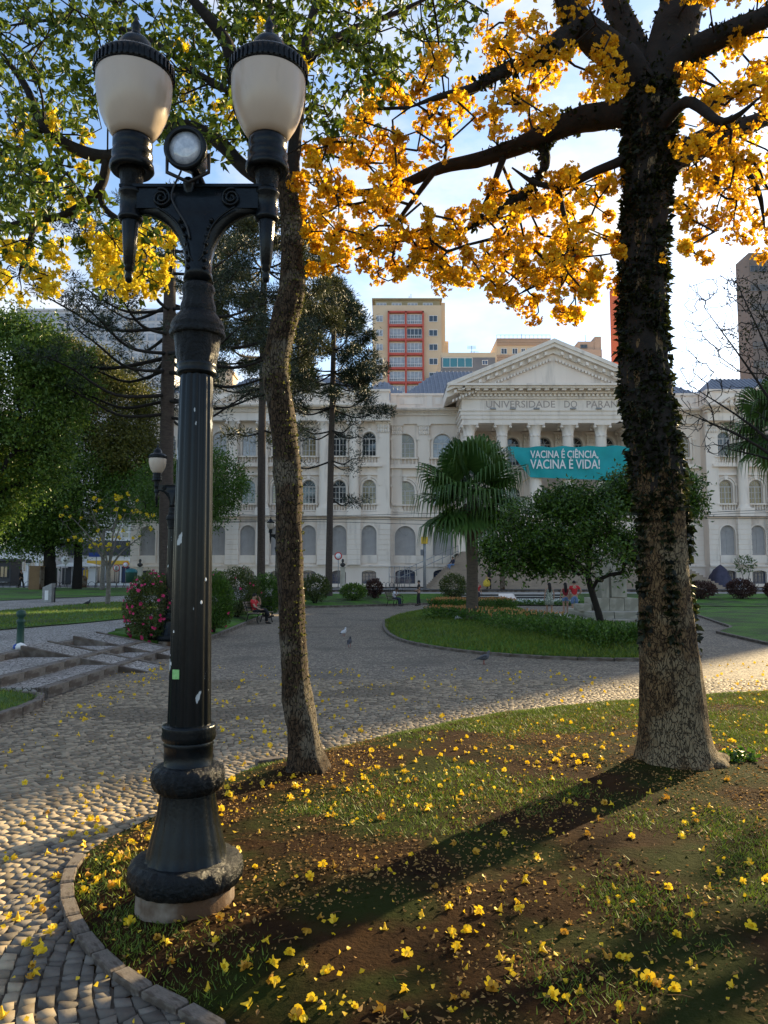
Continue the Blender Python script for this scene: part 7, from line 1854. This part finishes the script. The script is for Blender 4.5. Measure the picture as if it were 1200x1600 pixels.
def bust(label, loc, h):
    o = empty('bust_monument', loc, 0, label, 'statue', 'bronze busts on pedestals')
    MB().lathe([(.42, 0), (.42, .12), (.33, .16), (.30, h * .5), (.27, h * .94), (.33, h * .97), (.33, h)], 4, smooth=False).build('pedestal', MT['granite'], o, rot=(0, 0, R(45)))
    MB().lathe([(.10, h), (.14, h + .06), (.25, h + .16), (.24, h + .26), (.09, h + .34), (.07, h + .40), (.105, h + .46), (.12, h + .55), (.10, h + .64), (.05, h + .69), (.005, h + .70)], 18, rmod=lambda r, z, a: r * (1 - .25 * abs(math.sin(a)) * (z < h + .3))).build('bust', MT['bronze'], o)
    MB().tube([(0, -.11, h + .56), (0, -.15, h + .52), (0, -.11, h + .50)], [.01, .02, .015], 6).build('nose', MT['bronze'], o)
bust('bronze bust on a slim stone pedestal in front of the palace wall', (at(536, 800, 66).x, 66, .93), at(536, 886, 66).z - .93)
bust('dark bust on a pedestal near the teal bin at the street', (at(221, 800, 66).x, 66, hl(66)), at(221, 886, 66).z - hl(66))
# iron bollard
p = gl(31, 1014)
bo_ = empty('bollard', (p.x, p.y, hl(p.y)), 0, 'short black iron bollard with ball top at the head of the steps', 'bollard')
MB().lathe([(.11, 0), (.115, .05), (.09, .10), (.075, .14), (.068, .52), (.085, .54), (.085, .58), (.06, .60)], 20).build('post', MT['green_paint'], bo_)
MB().lathe([(.055, .60), (.05, .63), (.085, .66), (.10, .71), (.085, .76), (.04, .79), (.005, .80)], 20).build('head', MT['green_paint'], bo_)
lt = empty('litter_bag', (p.x + .09, p.y - .17, hl(p.y)), 0, 'small crumpled blue and white bag at the foot of the bollard', 'litter')
MB().lathe([(.02, 0), (.10, .01), (.11, .07), (.07, .12), (.01, .14)], 12, rmod=lambda r, z, a: r * (1 + .3 * mnoise.noise(Vector((a * 2, z * 20, 1))))).build('bag', MT['white_paint'], lt); MB().lathe([(.02, .02), (.06, .03), (.05, .09), (.01, .12)], 8, (-.08, -.04, 0), rmod=lambda r, z, a: r * (1 + .3 * math.sin(3 * a))).build('wrapper', MT['blue_paint'], lt)
def post_thing(name, label, cat, px, Y, z, group=None): return empty(name, (at(px, 800, Y).x, Y, z), 0, label, cat, group)
# litter bins
Y = 44.0; o = post_thing('litter_bin', 'grey pillar litter bin with slanted top on the left lawn edge', 'bin', 81, 41, hl(41))
MB().prism([(-.24, 0), (.24, 0), (.24, 1.0), (-.24, .78)], -.24, .24).build('body', MT['galv'], o); box_obj('slot_panel', MT['sign_white'], o, -.10, .08, -.26, -.241, .12, .62)
MB().tube([(.32, 0, 0), (.32, 0, .78)], .035, 8).build('post', MT['black'], o)
Y = 58.0; o = post_thing('litter_bin', 'teal plastic hanging litter bin on a post near the left bust', 'bin', 208, Y, hl(Y))
MB().tube([(0, 0, 0), (0, 0, 1.5)], .04, 8).build('post', MT['black'], o); MB().lathe([(.30, .75), (.36, .8), (.42, 1.35), (.44, 1.5)], 18).build('bucket', MT['green_paint'], o); MB().lathe([(.45, 1.5), (.46, 1.56), (.36, 1.72), (.15, 1.80), (.01, 1.81)], 18).build('lid', MT['teal_plastic'], o)
# brown box, kiosk, transformer
o = post_thing('utility_box', 'brown rectangular utility box beside the thick dark trunk', 'utility box', 61, 66, hl(66)); MB().box(-.48, .42, -.4, .4, 0, 1.95).build('cabinet', MT['brown_box'], o, norm=False); box_obj('side_panel', MT['concrete'], o, .42, .50, -.38, .38, .05, 1.95); box_obj('top_plate', MT['brown_box'], o, -.52, .52, -.43, .43, 1.95, 2.02)
o = post_thing('kiosk', 'dark newspaper kiosk cut by the left edge', 'kiosk', 0, 80, .95); MB().box(-3, 1.35, 0, 2.4, .15, 2.7).build('body', MT['dark_wall'], o, norm=False); MB().box(-3.2, 1.6, -.5, 2.6, 2.7, 2.95).build('roof', MT['dark_wall'], o, norm=False); box_obj('shelf', MT['galv'], o, -.2, 1.2, -.35, 0, .5, .58); hwin(o, .5, 1.6, 1.2, 1.2, 0, 'dark_wall', 'glass', 2)
o = post_thing('bus_shelter', 'street shelter with posters and curved white roof at the left', 'shelter', 133, 88, .95)
for x in (-2.6, -1.2, .3, 1.6): MB().tube([(x, 0, 0), (x, 0, 2.4)], .06, 6).build('post', MT['galv'], o)
MB().prism([(-2.8, 2.35), (-2.0, 2.6), (-.6, 2.75), (.8, 2.6), (1.8, 2.35), (1.8, 2.25), (-2.8, 2.25)], -.8, .8).build('roof', MT['white_paint'], o)
for x0, x1, m in ((-5.2, -3.0, 'green_paint'), (-2.4, -1.4, 'dark_wall'), (-1.0, .1, 'blue_paint'), (.5, 1.5, 'sign_white')): MB().box(x0, x1, .05, .18, .2, 2.1).build('poster_panel', MT[m], o, norm=False)
MB().box(.0, .55, -.02, .04, .8, 1.9).build('poster', MT['yellow_paint'], o, norm=False)
# signs
def sign(label, px, Y, z, hgt, shape, m, w, glyph=None, gm='black'):
    o = post_thing('street_sign', label, 'sign', px, Y, z, 'street signs on poles'); MB().tube([(0, 0, 0), (0, 0, hgt)], .04, 6).build('post', MT['galv'], o)
    if shape == 'disc':
        MB().lathe([(.01, -.02), (w, -.02), (w, .02), (.01, .02)], 20).build('plate', MT[m], o, (0, -.07, hgt - w), (R(90), 0, 0))
        if m == 'red_paint': MB().lathe([(.01, -.008), (w * .78, -.008), (w * .78, .008), (.01, .008)], 20).build('face', MT['sign_white'], o, (0, -.10, hgt - w), (R(90), 0, 0))
    else: box_obj('plate', MT[m], o, -w, w, -.08, -.04, hgt - w * (1.4 if shape == 'tall' else .55), hgt)
    if glyph: text_obj('symbol', glyph, w * 1.3, MT[gm], o, (0, -.115, hgt - w * (1 if shape == 'disc' else .5)), ext=.004, off=.012)
sign('round white sign with an arrow on a pole by the green panel', 105, 76.5, .94, 3.15, 'disc', 'sign_white', .42, '↓'); sign('white sign with the letter E near the dark thin trunk', 128, 76.5, .94, 3.3, 'disc', 'sign_white', .42, 'E')
sign('small red-rimmed no parking sign by the yellow shop band', 185, 80, .94, 2.35, 'disc', 'red_paint', .36, 'E'); sign('small far round sign under the yellow shop band', 199, 92, .94, 2.9, 'disc', 'red_paint', .36)
sign('small square sign right of the far round ones', 208, 90, .94, 3.3, 'disc', 'sign_white', .34); sign('blue street name plates on a pole by the young tree', 153, 78, .94, 3.5, 'plate', 'blue_paint', .75)
sign('dark backed sign post in front of the white shop', 48, 80, .94, 2.9, 'tall', 'black', .3)
o = post_thing('lamp_standard', 'white bent street light pole at the far left', 'street light', 36, 84, .94); MB().tube(smooth_path([(0, 0, 0), (0, 0, 5.0), (-.2, 0, 5.6), (-2.6, 0, 7.6)], 4), .11, 8).build('pole', MT['galv'], o); MB().box(-3.1, -2.5, -.15, .15, 7.55, 7.75).build('head', MT['galv'], o)
o = post_thing('lamp_standard', 'small white double lantern on a dark pole beside the thin dark trunk', 'street light', 121, 80, .94); MB().tube([(0, 0, 0), (0, 0, 5.0)], .07, 6).build('pole', MT['black'], o)
for x in (-.35, .35): MB().lathe([(.05, 4.6), (.20, 4.7), (.24, 5.0), (.1, 5.15)], 10, (x, 0, 0)).build('lantern', MT['opal'], o)
o = post_thing('stone_post', 'grey rounded stone post on the street edge', 'bollard', 133.5, 74, .94); MB().lathe([(.36, 0), (.36, .9), (.30, 1.1), (.1, 1.2)], 12).build('post', MT['concrete'], o)
o = post_thing('traffic_pole', 'grey pole with a yellow signal head in front of the palace', 'pole', 663, 66.5, .93); MB().tube([(0, 0, 0), (0, 0, 4.6)], .13, 10).build('pole', MT['galv'], o); MB().box(-.28, .28, -.2, .2, 3.9, 4.5).build('signal_head', MT['yellow_paint'], o, norm=False); MB().box(-.34, -.14, -.3, .1, 2.9, 3.4).build('meter_box', MT['grey_wall'], o, norm=False)
o = post_thing('traffic_pole', 'pale concrete pole before the stair right of the palm', 'pole', 783.5, 65.6, .93); MB().tube([(0, 0, 0), (0, 0, 8.0)], [.22, .16], 12).build('pole', MT['concrete'], o)
MB().box(-.3, .3, -.26, -.2, 2.8, 3.2).build('plate', MT['concrete'], o, norm=False)
o = post_thing('street_sign', 'round red-rimmed sign just above the bust by the palace', 'sign', 529, 72, .94, 'street signs on poles'); MB().tube([(0, 0, 0), (0, 0, 3.3)], .04, 6).build('post', MT['galv'], o); MB().lathe([(.01, -.02), (.36, -.02), (.36, .02), (.01, .02)], 18).build('plate', MT['red_paint'], o, (0, -.06, 3.0), (R(90), 0, 0)); MB().lathe([(.01, -.01), (.26, -.01), (.26, .01), (.01, .01)], 18).build('face', MT['sign_white'], o, (0, -.09, 3.0), (R(90), 0, 0))
# low hoop fence along the street
o = empty('hoop_fence', (0, 72.5, 0), 0, 'low black hoop fence between lawn and street at the left', 'fence')
for k in range(26):
    x = at(-40 + 11 * k, 800, 72.5).x; r_ = .42
    MB().tube([(x + r_ * math.cos(a), 0, .95 + .62 * math.sin(a)) for a in np.linspace(0, math.pi, 9)], .022, 4).build('hoop', MT['black'], o, norm=False)
o = empty('hoop_fence', (0, 64.2, 0), 0, 'low black hoop fence in front of the palace wall', 'fence')
for k in range(7):
    x = at(588 + 6 * k, 800, 64.2).x; MB().tube([(x + .25 * math.cos(a), 0, BZ + .85 * math.sin(a)) for a in np.linspace(0, math.pi, 9)], .02, 4).build('hoop', MT['black'], o, norm=False)
o = empty('gate_railing', (0, 70, 0), 0, 'grey metal barrier at the foot of the stair by the blue window', 'railing')
for z in (1.0, 2.0, 2.9): MB().tube([at(608, 800, 70) * Vector((1, 0, 0)) + Vector((0, 0, z)), Vector((at(640, 800, 70).x, 0, z))], .03, 5).build('rail', MT['galv'], o)
for px in (608, 616, 624, 632, 640): x = at(px, 800, 70).x; MB().tube([(x, 0, .93), (x, 0, 2.95)], .03, 5).build('post', MT['galv'], o)
# shelter tent of dark cloth by the right wing
o = post_thing('tarp_shelter', 'crumpled dark tarpaulin heap against the palace at the right', 'tarpaulin', 1122, 77.2, 1.03)
MB().lathe([(1.35, 0), (1.2, .5), (.95, 1.1), (.6, 1.7), (.2, 2.1), (.02, 2.2)], 22, rmod=lambda r, z, a: r * (1 + .28 * mnoise.noise(Vector((math.cos(a) * 2, math.sin(a) * 2, z * 1.6))))).build('tarpaulin', MT['tarp'], o)
MB().lathe([(.5, 0), (.5, .4), (.35, .7), (.02, .8)], 14, (1.5, -.6, 0), rmod=lambda r, z, a: r * (1 + .2 * math.sin(3 * a))).build('white_sheet', MT['white_cloth'], o)
# overhead wires across the facade
for i, (py, sag) in enumerate(((799, .5), (806, .7), (809, .6), (813, .9))):
    w_ = empty('overhead_wire', at(600, py, 72 + i * .3), 0, ('uppermost', 'second', 'third', 'lowest')[i] + ' of the black wires strung across the palace front', 'wire', 'overhead wires')
    MB().tube([(x, 0, sag * ((x / 45) ** 2) - .3 + .15 * math.sin(x * .2 + i)) for x in np.linspace(-45, 55, 40)], .028, 4, cap=False).build('cable', MT['black'], w_)

# ================================================================== FALLEN BLOSSOMS
def trumpet(seed, wilt):
    r = np.random.default_rng(seed); vs, fs = [], []
    prof = [(-.038, .004), (-.020, .0075), (0, .014), (.012, .020)]
    n = 10
    bend = r.uniform(-.4, .4)
    for z, rr in prof:
        for i in range(n): a = 6.283 * i / n; vs.append((rr * math.cos(a) + bend * (z + .04) ** 2 * 6, rr * math.sin(a), z))
    for j in range(3):
        for i in range(n): k = (i + 1) % n; fs.append((j * n + i, j * n + k, (j + 1) * n + k, (j + 1) * n + i))
    b0 = 3 * n
    for p in range(5):
        a = 6.283 * p / 5 + .63; L = r.uniform(.026, .036); up = r.uniform(-.006, .016) - wilt * .02
        k = len(vs); c = Vector((math.cos(a), math.sin(a), 0)); s = Vector((-math.sin(a), math.cos(a), 0)); ct = Vector((bend * .052 ** 2 * 6, 0, .014))
        cur = r.uniform(-.012, .012)
        vs += [tuple(ct + c * .016 - s * .013), tuple(ct + c * .016 + s * .013), tuple(ct + c * (L + .004) + s * .019 + Vector((0, 0, up + cur))), tuple(ct + c * (L + .013) + Vector((0, 0, up - .004))), tuple(ct + c * (L + .004) - s * .019 + Vector((0, 0, up - cur)))]
        fs += [(k, k + 1, k + 2, k + 3), (k, k + 3, k + 4)]
    V = np.array(vs) * (1.0, 1.0, 1.0 + wilt * .3); return V, fs
TV_ = []
for s in range(8):
    V, fs = trumpet(100 + s, (s % 3) * .35); me = bpy.data.meshes.new('fallen_blossom'); me.from_pydata([tuple(v) for v in V], [], fs)
    a_ = me.attributes.new('rnd', 'FLOAT', 'POINT'); a_.data.foreach_set('value', np.full(len(V), rng.uniform(.2, 1), np.float32)); me.materials.append(MT['petal' if s not in (2, 5) else 'petal_wilted']); me.polygons.foreach_set('use_smooth', [True] * len(me.polygons)); TV_.append((me, V, fs))
sp_px = []
sp_px += poly_points([(140, 1360), (420, 1215), (520, 1180), (660, 1145), (830, 1115), (1000, 1100), (1200, 1090), (1200, 1600), (330, 1600), (180, 1500)], 165)
sp_px += poly_points([(420, 1215), (660, 1145), (830, 1113), (1000, 1097), (1200, 1085), (1200, 1180), (1130, 1190), (940, 1200), (600, 1290), (420, 1260)], 190)
sp_px += poly_points([(240, 1420), (420, 1500), (640, 1600), (330, 1600), (230, 1480)], 14)
sp_px += poly_points([(0, 1130), (120, 1085), (250, 1050), (400, 1120), (440, 1190), (240, 1280), (110, 1370), (60, 1600), (0, 1600)], 85)
sp_px += poly_points([(110, 1400), (200, 1300), (380, 1210), (430, 1230), (300, 1310), (200, 1380), (180, 1440)], 60)
sp_px += poly_points([(80, 1130), (200, 1052), (255, 1035), (265, 1055), (140, 1130)], 45)
sp_px += poly_points([(330, 1040), (460, 1040), (900, 1050), (1000, 1085), (700, 1125), (500, 1165), (340, 1150)], 150)
sp_px += poly_points([(1110, 1030), (1200, 1030), (1200, 1085), (1110, 1085)], 30)
fl_pos = []
for x, y in sp_px:
    g = gnd(x, y, 0.0)
    if g.y < 14 and float(sdist(np.array([g.x]), np.array([g.y]), LAWN)[0]) > 0:
        for _ in range(3): g = gnd(x, y, lawn_z(g.x, g.y))
        z = lawn_z(g.x, g.y)
    else: z = .006
    if (g.x - LX) ** 2 + (g.y - LY) ** 2 < .30 ** 2 or (g.x - TREE_R.x) ** 2 + (g.y - TREE_R.y) ** 2 < .5 ** 2 or (g.x - TREE_C.x) ** 2 + (g.y - TREE_C.y) ** 2 < .25 ** 2: continue
    fl_pos.append((g.x, g.y, z))
fl_pos.sort(key=lambda p: p[1])
def fl_xf(i):
    s = rng.uniform(.40, .76); tilt = rng.choice([R(rng.uniform(60, 100)), R(rng.uniform(150, 190)), R(rng.uniform(0, 40))], p=[.62, .31, .07])
    lift = .022 if tilt < 1.9 and tilt > .9 else (.012 if tilt > 1.9 else .038)
    return s, tilt, rng.uniform(0, 6.28), lift * s
for i, p in enumerate(fl_pos[:300]):
    s, tilt, az, lift = fl_xf(i); me = TV_[i % 8][0]
    o = link('fallen_blossom', me, None, (p[0], p[1], p[2] + lift), (tilt, 0, az), (s, s, s))
    on_bed = float(sdist(np.array([p[0]]), np.array([p[1]]), LAWN)[0]) > 0
    tag(o, 'fallen yellow trumpet blossom lying on the brown soil bed' if on_bed else 'fallen yellow trumpet blossom lying on the mosaic paving', 'blossom', 'fallen blossoms on the soil bed' if on_bed else 'fallen blossoms on the paving')
Vall, Fq, Rall, base = [], [], [], 0
for i, p in enumerate(fl_pos[300:]):
    s, tilt, az, lift = fl_xf(i); me, V, fs = TV_[i % 8]
    M_ = np.array((Matrix.Rotation(az, 3, 'Z') @ Matrix.Rotation(tilt, 3, 'X'))); W = (V * s) @ M_.T + np.array([p[0], p[1], p[2] + lift])
    Vall.append(W); Rall.append(np.full(len(V), rng.uniform(.1, 1)))
    for f in fs:
        if len(f) == 4: Fq += [(base + f[0], base + f[1], base + f[2]), (base + f[0], base + f[2], base + f[3])]
        else: Fq.append(tuple(base + q for q in f))
    base += len(V)
o = link('fallen_blossoms', np_mesh('fallen_blossoms', np.concatenate(Vall), np.array(Fq), MT['petal'], np.concatenate(Rall))); tag(o, 'scatter of more distant fallen yellow blossoms on soil and paving', 'blossoms', kind='stuff')
# broken petals and small buds
pp = np.array([fl_pos[int(rng.integers(0, len(fl_pos)))] for _ in range(1500)]) + rng.normal(size=(1500, 3)) * np.array([.25, .25, 0]) + [0, 0, .012]
pp[:, 2] = [lawn_z(a, b) + .01 if (b < 13 and float(sdist(np.array([a]), np.array([b]), LAWN)[0]) > 0) else .012 for a, b in pp[:, :2]]
tag(leaves('petal_litter', pp, .028, MT['petal'], None, D=rng.normal(size=pp.shape) * [1, 1, .2], aspect=.8, jitter=.1), 'loose yellow petals scattered between the fallen blossoms', 'petals', kind='stuff')
